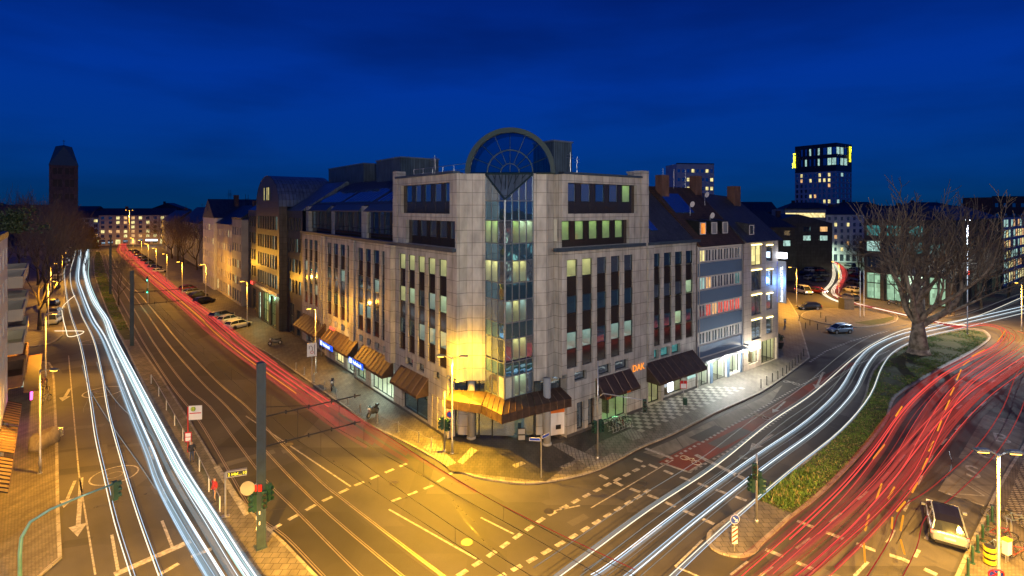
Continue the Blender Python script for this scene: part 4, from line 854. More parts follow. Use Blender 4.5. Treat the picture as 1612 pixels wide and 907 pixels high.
for i in range(4): window(Face((-.62,0),(0,1),(-1,0)), 66.2+i, 66.9+i, 22.4, 24.8, -.02, dk, 'L_yel' if i != 2 else 'glass')
g = MB()
for i in range(16):
    a, b = top[i], top[i+1]; g.poly([(-.65,a[1],a[2]),(-.65,b[1],b[2]),(9,b[1],b[2]),(9,a[1],a[2])])
g.add([(.6,51.6,20.6),(.6,89,20.6),(8,89,25.5),(8,51.6,25.5),(15,51.6,20.6),(15,89,20.6)], [(0,1,2,3),(3,2,5,4),(0,3,4),(1,2,5)])
g.build('roof', M['zinc'], dk)
g = MB(); fbox(g, Fp, 60, 76, 6.0, 6.5, 0, .3); g.build('entrance_lintel', M['stone'], dk)
s_ = text('red_neon_lettering', 'CAFE', M['E_red'], (*Wd(.45,85.8),5.3), (R(90),0,ANG-R(90)), .9); tag(s_, 'faint red letters over dark shopfronts of the dark stone office', 'sign')
point('entrance_lamp', (-1.6,69,4.5), (.45,1,.6), 120, .5, dk)
# pale plastered town houses
def house(name, label, F, a, b, z1, floors, cols, mat, roofmat, lit=(), gfh=3.6, deep=12, roof='slope', rh=4, win=(1.0,1.7), frame='wframe', side=None, cat='town house', base_=0, litmats=('L_warm','L_yel'), gap=None, z00=4.2, parent=None, frx=.45, first=0):
    o = empty(name, (*OC,0) if parent is None else parent[0], ANG if parent is None else parent[1], label, cat)
    hs = []; w_ = (b-a)/cols; fh = (z1-z00)/floors
    for r_ in range(first, floors):
        for c in range(cols): x = a+(c+.5)*w_; hs.append((x-w_*frx/2, x+w_*frx/2, z00+r_*fh+.25, z00+r_*fh+.25+min(win[1], fh-.6)))
    gfh_ = [(a+(c+.5)*w_-w_*.33, a+(c+.5)*w_+w_*.33, .6, 3.2) for c in range(cols)] if first == 0 else []
    g = MB(); wall(g, F, a, b, base_, z1, hs+gfh_, .18)
    n = F.n
    for s in (a, b): g.poly([F.P(s,base_,0),F.P(s,base_,-deep),F.P(s,z1,-deep),F.P(s,z1,0)])
    g.poly([F.P(a,base_,-deep),F.P(b,base_,-deep),F.P(b,z1,-deep),F.P(a,z1,-deep)])
    if roof == 'gable':
        for s in (a, b): pass
    g.build('wall', M[mat], o)
    rr = random.Random(len(label)*7+cols)
    for i, q in enumerate(hs+gfh_):
        m_ = litmats[rr.randrange(len(litmats))] if (rr.random() < lit if isinstance(lit, float) else i in lit) else 'glass'
        p = MB(); p.poly([F.P(q[0],q[2],-.15),F.P(q[1],q[2],-.15),F.P(q[1],q[3],-.15),F.P(q[0],q[3],-.15)]); wo = p.build('window', M[m_], o)
        if frame:
            p = MB(); xm = (q[0]+q[1])/2
            for e in ((q[0],q[0]+.06,q[2],q[3]),(q[1]-.06,q[1],q[2],q[3]),(q[0]+.06,q[1]-.06,q[3]-.06,q[3]),(q[0]+.06,q[1]-.06,q[2],q[2]+.06),(xm-.03,xm+.03,q[2]+.06,q[3]-.06)): fbox(p, F, *e, -.149, -.09)
            p.build('frame', M[frame], wo, uv=False)
    g = MB(); e = .35
    if roof == 'slope': g.add([F.P(a-.1,z1,e),F.P(b+.1,z1,e),F.P(b+.1,z1+rh,-deep/2),F.P(a-.1,z1+rh,-deep/2),F.P(a-.1,z1,-deep),F.P(b+.1,z1,-deep)], [(0,1,2,3),(3,2,5,4),(0,3,4),(1,2,5)])
    elif roof == 'gable': m = (a+b)/2; g.add([F.P(a-.2,z1,.1),F.P(b+.2,z1,.1),F.P(m,z1+rh,.1),F.P(a-.2,z1,-deep),F.P(b+.2,z1,-deep),F.P(m,z1+rh,-deep)], [(0,1,2),(3,4,5),(0,2,5,3),(1,2,5,4)])
    elif roof == 'hip': m = (b-a)*.3; g.add([F.P(a-.3,z1,e),F.P(b+.3,z1,e),F.P(b+.3,z1,-deep-.3),F.P(a-.3,z1,-deep-.3),F.P(a+m,z1+rh,-deep/2),F.P(b-m,z1+rh,-deep/2)], [(0,1,5,4),(1,2,5),(2,3,4,5),(3,0,4)])
    else:
        g.add([F.P(a,z1+.01,0),F.P(b,z1+.01,0),F.P(b,z1+.01,-deep),F.P(a,z1+.01,-deep)], [(0,1,2,3)]); fbox(g, F, a-.05, b+.05, z1+.012, z1+.5, -.3, .06)
    ro = g.build('roof', M[roofmat], o)
    if roof != 'flat' and rh > 2:
        g = MB(); c_ = a+(b-a)*.3; fbox(g, F, c_, c_+1.3, z1+rh*.4, z1+rh+1.1, -deep/2-.8, -deep/2+.3); g.build('chimney', M['redbrick'], ro)
    rr2 = random.Random(cols*13+int(z1*10))
    if Vector((o.location.x, o.location.y)).length < 330 and roof != 'flat':
        for q in range(2):
            c_ = a+(b-a)*rr2.uniform(.15,.85); p_ = F.P(c_, z1+rh*.8, -deep*.5); g = MB(); g.tube([p_, (p_[0],p_[1],p_[2]+rr2.uniform(2,4))], .05, 4); h_ = p_[2]+2
            for k_ in range(3): g.tube([(p_[0]-.6,p_[1],h_+k_*.3),(p_[0]+.6,p_[1],h_+k_*.3)], .025, 3)
            g.build('aerial', M['black'], ro)
    return o
FH = Face((-.6,0), (0,1), (-1,0)); FH2 = Face((-1.2,0), (0,1), (-1,0))
house('glazed_town_house', 'narrow pale house with glazed oriel between dark office and cream house', FH, 89.3, 99, 18.5, 4, 4, 'greyr', 'slate', (2,5), frame=None, roof='flat')
house('town_house', 'cream plastered town house with dark mansard and tall narrow windows', FH, 99.2, 118, 17.2, 4, 7, 'cream', 'slate', .3, rh=4.5)
house('town_house', 'white gabled town house at the end of the row, before the bare trees', FH2, 118.4, 136, 18.5, 4, 6, 'white', 'slate', .15, roof='gable', rh=5)
# beyond the gap with trees
house('gabled_house', 'pale house with blank side wall and two lit windows, behind bare trees', Face((22,0),(0,1),(-1,0)), 168, 205, 17, 4, 8, 'white', 'slate', (9,10,12), rh=7, roof='hip', litmats=('L_yel',))
house('town_house', 'long grey house with lit attic windows beneath dark pointed roof', Face((4,0),(0,1),(-1,0)), 182, 232, 15.5, 3, 12, 'greyr', 'slate', (25,26,27,13), roof='slope', rh=6, litmats=('L_warm',))
house('town_house', 'pale grey terrace beyond the tram masts, half hidden by trees', Face((2,0),(0,1),(-1,0)), 236, 290, 15, 4, 12, 'greyr', 'slate', .12, roof='slope', rh=5)
# ------------------------------------------------------------------ left edge of the street
LB = Vector((-41,42.3)); LD = Vector((-.657,.754)); LANG = math.atan2(LD.y, LD.x)   # facade runs along +x of this frame, street side is -y
FS = Face((0,0), (1,0), (0,-1))
le = house('apartment_building', 'pale apartment block on the left picture edge over striped shop awnings', FS, -14, 8.2, 18.4, 5, 6, 'white', 'slate', (3,), parent=((LB.x,LB.y,0), LANG), roof='flat', deep=12, frx=.35)
for a, b in ((-13,-7),(-6,0),(.8,7)):
    g = MB(); k = MB(); g.add([(a,-.05,3.6),(b,-.05,3.6),(b,-1.0,3.1),(a,-1.0,3.1),(a,-1.0,2.85),(b,-1.0,2.85)], [(0,1,2,3),(3,2,5,4)])
    o_ = g.build('awning', M['wood'], le); n = 9
    for i in range(n+1): x = a+(b-a)*i/n; k.tube([(x,-.05,3.62),(x,-1.0,3.12)], .04, 4)
    k.build('rib', M['black'], o_)
bl = empty('balcony_building', (LB.x,LB.y,0), LANG, 'apartment house with stacked pale balconies and planted terrace over a cafe', 'apartment building')
g = MB(); hs = [(9.5+i*4.2, 11.5+i*4.2, 4.6+f*3.1, 6.9+f*3.1) for i in range(4) for f in range(4)]
FS2 = Face((0,1.2), (1,0), (0,-1))
wall(g, FS2, 8.4, 26, 0, 18.2, hs+[(9.5,14,.3,3.2),(16,20,.3,3.2)], .2); g.poly([(8.4,1.2,0),(8.4,12,0),(8.4,12,18.2),(8.4,1.2,18.2)]); g.poly([(26,1.2,0),(26,12,0),(26,12,18.2),(26,1.2,18.2)]); g.poly([(8.4,1.2,18.2),(26,1.2,18.2),(26,12,18.2),(8.4,12,18.2)])
g.build('wall', M['cream'], bl)
for i, q in enumerate(hs): window(FS2, *q, .18, bl, 'L_yel' if i in (5,9) else 'glass', nx=2)
for q in ((9.5,14,.3,3.2),(16,20,.3,3.2)): window(FS2, *q, .18, bl, 'L_shopy', nx=3)
for f in range(4):
    z = 4.2+f*3.1
    for a, b in ((9,16),(18,25)):
        g = MB(); g.box(a,b,-1.0,1.19,z,z+.18); g.box(a,b,-1.0,-.88,z+.183,z+1.1); g.box(a,a+.12,-.879,1.18,z+.183,z+1.1); g.box(b-.12,b,-.879,1.18,z+.183,z+1.1); g.build('balcony', M['cream'] if f else M['wood'], bl)
g = MB(); g.box(9,25,-2.2,-1.05,3.55,3.75); g.build('terrace_canopy', M['wood'], bl)
# pink neon
ps = empty('neon_sign', (*(LB+LD*10+Vector((.75,.65))*1.6),0), LANG-R(90), 'pink neon cafe sign hanging over the left pavement', 'neon sign')
g = MB(); g.box(-.08,.08,-.9,.9,2.75,3.5); g.build('sign_box', M['E_pink'], ps); g = MB(); g.box(-.02,.02,.9,2.2,3.1,3.2); g.build('bracket', M['steel'], ps)
for xx, rz in ((-.09,R(-90)),): text('lettering','Bar', M['E_bluew'], (xx,.7,2.85), (R(90),0,rz), .6, ps)
point('neon_glow', (-1.0,0,2.6), (1,.2,.6), 60, .4, ps)
ctx = empty('cafe_sign', (*(LB+LD*12+Vector((.75,.65))*.9),0), LANG-R(90), 'small lit white cafe sign under the first balcony', 'sign')
g = MB(); g.box(-.06,.06,-.8,.8,3.6,4.4); g.build('sign_box', M['L_cool'], ctx)
# ------------------------------------------------------------------ far town
def wh(name, label, x, y, ang, w_, z1, fl, co, mat, rmat='slate', lit=.12, roof='slope', rh=4, deep=12, cat='building', first=0, lm=('L_warm','L_yel'), frx=.45, win=(1,1.6), frame=None):
    return house(name, label, FS, 0, w_, z1, fl, co, mat, rmat, lit, parent=((x,y,0), ang), roof=roof, rh=rh, deep=deep, cat=cat, first=first, litmats=lm, frx=frx, win=win, frame=frame)
wh('apartment_building', 'cream apartment block with lit shop closing the end of the tram street', -232, 296, R(20), 36, 17, 5, 10, 'cream', lit=.45, roof='slope', rh=4, cat='apartment building')
wh('town_house', 'bluish white house left of the street end, half behind the dark trees', -275, 300, R(12), 40, 15.5, 4, 9, 'white', lit=.12)
g = MB(); g.box(-204,-198,293.5,294.5,2.8,3.7); tag(g.build('supermarket_sign', M['E_bluew']), 'bright blue-white shop sign at the far street end', 'sign')
rr = random.Random(5); k = 0
desc_roof = {'slope':'pitched','gable':'gabled','hip':'hipped'}
sky_h = []
for x0, Y, zt, wdt, rf in [(-420,330,17,40,'slope'),(-372,350,19,36,'hip'),(-330,340,17.5,34,'slope'),(-292,335,18,30,'slope'),(-262,380,20,24,'gable'),(-214,345,17.5,40,'hip'),(-172,360,17,38,'slope'),(-130,330,16.5,34,'gable'),(-96,300,17,30,'slope'),(-60,280,17,28,'slope'),
    (62,150,15.5,20,'hip'),(84,175,16,22,'gable'),(100,262,19,36,'slope'),(140,275,18.5,40,'hip'),(150,215,17.5,34,'slope'),(184,232,18,40,'slope'),(222,300,21,44,'hip'),(262,280,19.5,40,'flat'),(232,236,18.5,34,'flat'),(300,330,23,60,'flat'),(182,300,20,40,'hip')]:
    k += 1; side = 'left of the tram street' if x0 < -225 else ('above the trees of the tram street' if x0 < 0 else ('behind the hotel roofs' if x0 < 110 else 'on the skyline around the tall hotel'))
    wh('distant_house', 'dark distant house with %s roof, %s one %s' % ({'flat':'flat'}.get(rf, desc_roof.get(rf)), ORD[(k-1) % 20] if k < 21 else 'last', side), x0, Y, R(rr.uniform(-12,12)), wdt, zt, 4, int(wdt/5), rr.choice(['greyr','darkwall','redbrick','cream']) if Y < 290 else 'darkwall', lit=.4, roof=rf, rh=rr.uniform(3,6), first=2, lm=('L_warm','L_cool','L_yel'), cat='house')
# mid-rise offices behind the side street
of = wh('office_building', 'white office block with long lit window bands behind the car park', 106, 205, R(-4), 15.5, 20.5, 5, 1, 'greyr', lit=1.0, roof='flat', frx=.96, lm=('L_yel','L_shopy','L_cool'), win=(1,1.7), cat='office building')
wh('apartment_building', 'pale block with small square windows beside the banded office', 121.6, 203.9, R(-3), 14, 18.5, 6, 6, 'white', lit=.15, roof='slope', rh=3, cat='apartment building', win=(1,1.4))
wh('apartment_building', 'blue-grey wing with flat roof beside the pale block with square windows', 135.7, 203.2, R(6), 22, 17.5, 5, 8, 'greyr', lit=.12, roof='slope', rh=4, cat='apartment building')
# the tall hotel
def tower25():
    o = empty('hotel_tower', (195,317,0), R(33), 'tall hotel tower with dark crown and two glowing yellow vertical signs', 'tower')
    FLt = Face((0,0),(0,1),(-1,0)); FRt = Face((0,0),(1,0),(0,-1)); Lw, Rw = 25, 19
    def rows(n, w_, m, z0, z1, f): fh = (z1-z0)/m; cw = w_/n; return [((c+.5)*cw-cw*f/2,(c+.5)*cw+cw*f/2,z0+r_*fh+fh*.2,z0+r_*fh+fh*.85) for r_ in range(m) for c in range(n)]
    hl = rows(9, Lw, 8, 17, 43, .5); hr = rows(4, Rw, 8, 17, 43, .62); g = MB()
    wall(g, FLt, 0, Lw, 0, 43.5, hl, .3, 0); wall(g, FRt, 0, Rw, 0, 43.5, hr, .5, 0)
    g.poly([(0,Lw,0),(Rw,Lw,0),(Rw,Lw,60),(0,Lw,60)]); g.poly([(Rw,0,0),(Rw,Lw,0),(Rw,Lw,60),(Rw,0,60)]); g.build('wall', M['white'], o)
    tl = rows(5, Lw-12, 2, 46, 59, .45); tl = [(a+9,b+9,c,d) for a, b, c, d in tl]; t2 = rows(3, 8, 2, 46, 59, .85); tr = rows(3, Rw-5, 2, 46, 59, .85)
    g = MB(); wall(g, FLt, 0, Lw, 43.5, 60.5, tl+t2, .3); wall(g, FRt, 0, Rw, 43.5, 60.5, tr, .3); g.poly([(0,0,60.5),(Rw,0,60.5),(Rw,Lw,60.5),(0,Lw,60.5)]); g.build('crown', M['darkwall'], o)
    r3 = random.Random(3)
    def wn(F, q, mt): p = MB(); p.poly([F.P(q[0],q[2],-.25),F.P(q[1],q[2],-.25),F.P(q[1],q[3],-.25),F.P(q[0],q[3],-.25)]); p.build('window', M[mt], o)
    for i, q in enumerate(hl): wn(FLt, q, r3.choice(['L_yel','L_warm','L_yel']) if r3.random() < (.36 if i//9 in (0,6,7) else .14) else 'glassb')
    for q in hr: wn(FRt, q, 'L_cool' if r3.random() < .15 else 'glass')
    for q in tl: wn(FLt, q, 'L_cool' if r3.random() < .5 else 'glassb')
    for q in t2+tr: wn(FLt if q in t2 else FRt, q, 'L_cool' if r3.random() < .4 else 'glassb')
    for k_ in range(10): pass
    text('sign_lettering', '25hours', M['E_yellow'], (-.3,24.6,46.6), (0,R(-90),0), 2.9, o, .1)
    text('sign_lettering', '25hours', M['E_yellow'], (Rw-3.3,-.3,59.2), (R(90),R(90),0), 2.9, o, .1)
tower25()
rt = wh('residential_tower', 'pale residential tower with lit top windows above the tiled roofs', 78, 250, R(8), 19, 42, 9, 8, 'white', lit=.3, roof='flat', rh=1, cat='tower', first=3, lm=('L_cool','L_yel'), frx=.6)
# church tower
ct = empty('church_tower', (-255,300,0), R(40), 'dark stone church tower with steep green helm roof on the left skyline', 'church tower')
g = MB(); s = 6.2; Fa = [Face((-s,-s),(1,0),(0,-1)), Face((-s,s),(0,-1),(-1,0)), Face((s,-s),(0,1),(1,0)), Face((s,s),(-1,0),(0,1))]; ops = []
for z0, z1 in ((26,29),(33,37),(40,43.6)):
    for i in range(2): ops += [(1.6+i*5.2,3.3+i*5.2,z0,z1),(3.8+i*5.2,5.4+i*5.2,z0,z1)]
for F in Fa: wall(g, F, 0, 2*s, 0, 45, ops, .7)
for z in (24.5,31,38.6): g.box(-s-.15,s+.15,-s-.15,s+.15,z,z+.4)
g.build('wall', M['masonry'], ct)
for F in Fa:
    for q in ops: p = MB(); p.poly([F.P(q[0],q[2],-.6),F.P(q[1],q[2],-.6),F.P(q[1],q[3],-.6),F.P(q[0],q[3],-.6)]); p.build('sound_opening', M['black'], ct)
g = MB(); t_ = 3.6; g.add([(-s-.2,-s-.2,45),(s+.2,-s-.2,45),(s+.2,s+.2,45),(-s-.2,s+.2,45),(0,-t_,56),(t_,0,56),(0,t_,56),(-t_,0,56),(0,0,57)], [(0,1,4),(1,2,5),(2,3,6),(3,0,7),(4,1,5),(5,2,6),(6,3,7),(7,0,4),(4,5,8),(5,6,8),(6,7,8),(7,4,8)])
r_ = g.build('roof', M['copper'], ct); g = MB(); g.tube([(0,0,57),(0,0,60)], .12, 5); g.tube([(-.7,0,59.2),(.7,0,59.2)], .1, 4); g.build('cross', M['black'], r_)
# dark arcaded building behind the plane tree
ar = empty('arcade_building', (91.5,109.5,0), ANG, 'large dark building with tall lit arcade behind the plane tree', 'building')
FAl = Face((0,0),(0,1),(-1,0)); FAr = Face((0,0),(1,0),(0,-1)); La, Ra = 16, 47
g = MB(); hl = [(1.2+i*3.9,3.9+i*3.9,.4,6.2) for i in range(4)]; hu = [(1.2+i*3.9,3.9+i*3.9,7.6+f*3.6,9.9+f*3.6) for i in range(4) for f in range(3)]
hr = [(1.0+i*2.55,2.7+i*2.55,.4,6.2) for i in range(18)]; hv = [(1.0+i*2.55,2.7+i*2.55,7.6+f*3.6,10.2+f*3.6) for i in range(18) for f in range(3)]
wall(g, FAl, 0, La, 0, 18.5, hl+hu, .8); wall(g, FAr, 0, Ra, 0, 18.5, hr+hv, .6)
for i in range(19): fbox(g, FAr, .3+i*2.55, .75+i*2.55, 0, 18.5, .003, .55)
for i in range(4): fbox(g, FAl, .3+i*3.9, .9+i*3.9, 0, 7.0, .003, .5)
g.poly([(Ra,0,0),(Ra,La,0),(Ra,La,18.5),(Ra,0,18.5)]); g.build('wall', M['darkwall'], ar)
r4 = random.Random(11)
def wn2(F, q, mt, dep=.5):
    p = MB(); p.poly([F.P(q[0],q[2],-dep),F.P(q[1],q[2],-dep),F.P(q[1],q[3],-dep),F.P(q[0],q[3],-dep)]); o = p.build('window', M[mt], ar)
    if q[3]-q[2] > 4:
        p = MB(); fbox(p, F, q[0], q[1], q[2]+3.4, q[2]+3.6, -dep+.004, -dep+.1); m_ = (q[0]+q[1])/2; fbox(p, F, m_-.06, m_+.06, q[2], q[3], -dep+.006, -dep+.08); p.build('frame', M['dark_frame'], o)
for i, q in enumerate(hl): wn2(FAl, q, 'L_arc' if i != 1 else 'L_shop', .7)
for q in hu: wn2(FAl, q, r4.choice(['glass','glassb','L_warm','glass','L_teal','L_cool']))
for i, q in enumerate(hr): wn2(FAr, q, r4.choice(['L_cool','glass','L_cool','L_teal','L_warm','L_shop']))
for i, q in enumerate(hv): wn2(FAr, q, r4.choice(['glass','L_warm','L_red','L_warm','glass','L_teal','L_cool']))
g = MB(); g.add([(-.4,-.4,18.5),(Ra+.4,-.4,18.5),(Ra+.4,La+.4,18.5),(-.4,La+.4,18.5),(6,6,21.5),(Ra-6,6,21.5),(Ra-6,La-6,21.5),(6,La-6,21.5)], [(0,1,5,4),(1,2,6,5),(2,3,7,6),(3,0,4,7),(4,5,6,7)]); g.build('roof', M['slate'], ar)
def alabel(s, x, z, sz, mt, lb_, F='r'):
    p = Vector((91.5,109.5)); au = Vector(AU); av = Vector(AV)
    q = p+au*x-av*.7 if F == 'r' else p+av*x-au*.7
    t = text('letter_sign', s, M[mt], (*q, z), (R(90),0,ANG if F == 'r' else ANG-R(90)), sz, ext=.03); tag(t, lb_, 'sign')
alabel('AA', 8.0, 6.5, 1.9, 'E_red', 'small bright red letters low on the dark arcade building')
alabel('ALDI', 33, 6.9, 2.2, 'E_red', 'larger red glowing letters at the far end of the dark arcade building') if False else None
# pavilion roof blocks and the white block at the far right edge
wh('office_building', 'white office slab with window bands on the right picture edge', 131.5, 141, ANG, 30, 18.5, 5, 9, 'white', lit=.8, roof='flat', frx=.85, win=(1,2), lm=('L_warm','L_cool','L_yel'), cat='office building')
wh('brick_building', 'reddish brick block rising behind the dark arcade roof', 196, 215, R(10), 26, 25.5, 5, 6, 'redbrick', lit=.1, roof='flat', first=3)
# blocks across the street whose lit windows the office glass reflects
house('apartment_building', 'lit apartment row on the camera side of the right street', FS, 0, 46, 17, 5, 14, 'cream', 'slate', .35, parent=((84,10,0), R(180)+ANG-R(10)), cat='apartment building', litmats=('L_cool','L_warm','L_shop','L_yel'), frame=None)
house('apartment_building', 'lit shop and apartment block beside the lower right pavement', FS, 0, 30, 16, 5, 9, 'cream', 'slate', .4, parent=((118,38,0), R(180)+ANG), cat='apartment building', litmats=('L_cool','L_teal','L_shop','L_red'), frame=None)
# ------------------------------------------------------------------ trees
def tree_parts(seed, H, r0, trunk_h, nl, spread, levels, lean=.5, twig=.02, kids=(4,3,3,3,3,2)):
    rr = random.Random(seed); tk = MB(); cr = MB()
    def branch(p, d, L, r, lv):
        n = 4 if lv < 3 else 2; pts = [p]; rs = [r]; q = p.copy(); dd = d.copy(); wig = .22 if lv else .05
        for i in range(n):
            dd = (dd + Vector((rr.uniform(-1,1), rr.uniform(-1,1), rr.uniform(-.5,.8)))*wig + Vector((0,0,.05 if lv > 1 else .02))).normalized(); q = q + dd*L/n; pts.append(q.copy()); rs.append(max(twig, r*(1-.45*(i+1)/n)))
        tgt = tk if lv < 3 else cr; tgt.tube(pts, rs, 12 if lv == 0 else (7 if lv < 3 else 3), 0, lv == 0)
        if lv >= levels: return
        kk = kids[lv]
        for i in range(kk):
            t = 1.0 if i == 0 else rr.uniform(.35, .98) if lv else rr.uniform(.8, 1)
            idx = t*n; a = min(n-1, int(idx)); bp = pts[a].lerp(pts[a+1], idx-a)
            az = 2*math.pi*(i+rr.random()*.6)/kk + seed; sp_ = (.25 if i == 0 else spread*rr.uniform(.7,1.2)) * (1 if lv else 1.1)
            o = dd.orthogonal().normalized(); o = (Matrix.Rotation(az, 3, dd) @ o); nd = (dd*math.cos(sp_) + o*math.sin(sp_)).normalized()
            if lv >= 1: nd = (nd + Vector((0,0,.12))).normalized()
            branch(bp, nd, L*(rr.uniform(.62,.85) if lv else H/trunk_h*.36), rs[a]*(.82 if i == 0 else rr.uniform(.5,.7)), lv+1)
    # flared foot
    tk.tube([(0,0,-.1),(0,0,.25),(0,0,.8)], [r0*1.35, r0*1.12, r0*1.0], 14)
    branch(Vector((0,0,.7)), Vector((.02,.02,1)).normalized(), trunk_h, r0, 0)
    return tk, cr
def tree(name, label, loc, rz, tp, barkm, twigm, group=None, cat='tree', sc=1):
    o = empty(name, loc, rz, label, cat, group); o.scale = (sc,)*3
    t = tp[0].build('trunk', M[barkm], o, True, False) if isinstance(tp[0], MB) else None
    c = tp[1].build('crown', M[twigm], o, False, False); return o
px_ = G(1446,556,.13)
tree('plane_tree', 'big leafless plane tree with thick pale trunk on the long island', (*px_,.1), 1.0, tree_parts(12, 21, 1.35, 4.2, 5, .78, 6, twig=.042, kids=(6,3,3,3,3,3)), 'bark', 'twig', sc=.92)
base_t = tree('bare_tree', 'bare street tree nearest the crossing on the left pavement', (*G(62,520),0), 0, tree_parts(3, 15, .3, 3.5, 4, .5, 6, twig=.025, kids=(4,3,3,3,3,2)), 'bark2', 'twig', 'bare trees along the left pavement')
tl_ = [(70,478,1.1),(92,455,1.0),(60,450,1.1),(95,430,1.1),(75,425,1.1),(112,415,1.0),(100,408,1.1),(122,402,1.),(60,415,1.2),(85,402,1.2),(30,430,1.2),(10,440,1.2),(40,405,1.3)]
for i, (x, y, s) in enumerate(tl_):
    ctree(base_t, (*G(x,y),0), i*1.3, s, 'bare street tree in the dark row on the left, %s from the crossing' % ORD[i+1], 'bare trees along the left pavement')
t2 = tree('bare_tree', 'bare tree in the gap before the white gabled house, nearer one', (*Wd(8,150),0), 0, tree_parts(8, 14, .35, 3.0, 4, .6, 6, twig=.03, kids=(4,3,3,3,3,2)), 'bark2', 'twig', 'bare trees behind parked cars')
for i, (u, v, s, lb_) in enumerate(((6,162,1.0,'second'),(2,172,.95,'third'),(0,190,1.,'fourth'),(0,205,1.,'fifth'),(0,225,1.,'sixth'))):
    ctree(t2, (*Wd(u,v),0), i*2.1+1, s, 'bare tree on the right of the tram street, %s beyond the white gabled house' % lb_)
for i, (u, v, s) in enumerate(((64,30,.9),(60,48,1.1),(70,60,1.0),(66,80,1.1))):
    ctree(t2, (*Wd(u,v),0), i*1.7, s, 'bare dark tree behind the hotel, %s from its corner' % ORD[i], 'bare trees behind the hotel')
for i, (x, y, s) in enumerate(((1352,447,.75),(1372,458,.8),(1500,497,.8),(1545,487,.8),(1588,470,.75),(1420,485,.7))):
    ctree(t2, (*G(x,y),0), i*2.7, s, 'bare tree %s' % ('before the lit arcade, %s from the side street' % ORD[i]), 'bare trees along the arcade')
for i, (x, y, s) in enumerate(((212,480,.5),(160,430,.6),(150,405,.7))):
    ctree(base_t, (*G(x-25,y),.1), i*2.7+.5, s*1.1, 'small bare tree on the grassed tram reservation, %s one' % ORD[i], 'bare trees on the reservation')
# leafy things
def leafball(n, rx, rz_, s, seed, low=0):
    rr = random.Random(seed); g = MB()
    cl = [(rr.gauss(0,.45)*rx, rr.gauss(0,.45)*rx, rz_*rr.uniform(.15,1.)) for _ in range(26)]
    for i in range(n):
        c = cl[i % 26]; p = Vector((c[0]+rr.gauss(0,.2)*rx, c[1]+rr.gauss(0,.2)*rx, max(low, c[2]+rr.gauss(0,.13)*rz_)))
        a = Vector((rr.gauss(0,1),rr.gauss(0,1),rr.gauss(0,1))).normalized()*s; b = a.orthogonal().normalized()*s*.6
        g.add([p-a*.5, p+b*.5, p+a*.5, p-b*.5], [(0,1,2,3)])
    return g
gt = empty('golden_tree', (*G(136,398),0), 0, 'small golden leaved tree lit by lamps at the far street bend', 'tree')
leafball(2600, 5.5, 11, 1.0, 4, 2).build('crown', M['leafy'], gt, uv=False); g = MB(); g.tube([(0,0,0),(.2,0,5),(0,.3,9)], [.35,.25,.08], 7); g.build('trunk', M['bark2'], gt)
for i, (s_, h_, lb_) in enumerate(((3.5,3.,'dark evergreen bush on the planted balcony roof'),)):
    p = LB+LD*22; e_ = leafball(1500, 2.0, 2.6, .3, 9).build('evergreen_bush', M['leafg'], uv=False); e_.location = (p.x-1,p.y+1,18.2); tag(e_, lb_, 'bush')
# grass tufts on the island and the reservation
def tufts(name, pts, n, hh, mats, z, seed, cat, label, dens=None):
    rr = random.Random(seed); g = MB(); xs = [p[0] for p in pts]; ys = [p[1] for p in pts]; cnt = 0
    def inside(x, y):
        c = False; j = len(pts)-1
        for i in range(len(pts)):
            if (pts[i][1] > y) != (pts[j][1] > y) and x < (pts[j][0]-pts[i][0])*(y-pts[i][1])/(pts[j][1]-pts[i][1])+pts[i][0]: c = not c
            j = i
        return c
    while cnt < n:
        x, y = rr.uniform(min(xs),max(xs)), rr.uniform(min(ys),max(ys))
        if not inside(x, y): continue
        k_ = math.sin(x*.9+1)*math.cos(y*.7)+math.sin(x*.31-y*.43)*.9
        if k_ < rr.uniform(-1.2,.9): cnt += .3; continue
        cnt += 1; m_ = 0 if rr.random() < .75 else 1
        for q in range(5):
            a = rr.uniform(0,6.28); h_ = hh*rr.uniform(.5,1.2); ww = .03+hh*.12; dx, dy = math.cos(a), math.sin(a); ox, oy = rr.uniform(-.15,.15), rr.uniform(-.15,.15)
            g.add([(x+ox-dy*ww,y+oy+dx*ww,z),(x+ox+dy*ww,y+oy-dx*ww,z),(x+ox+dx*h_*.6,y+oy+dy*h_*.6,z+h_)], [(0,1,2)], m_)
    tag(g.build(name, mats, uv=False), kind='stuff')
tufts('island_grass', gi, 10000, .08, [M['grass'], M['grassdry']], .138, 1, 'grass', '')
tufts('ornamental_grass', [G(*p) for p in ((1192,788),(1215,768),(1262,742),(1290,752),(1275,778),(1245,805))], 420, .32, [M['grass'], M['grassdry']], .138, 2, 'grass', '')
tufts('reservation_grass', [G(*p) for p in ((151,397),(148,432),(158,458),(187,522),(212,536),(183,480),(157,397))], 3500, .14, [M['grass'], M['grassdry']], .126, 3, 'grass', '')
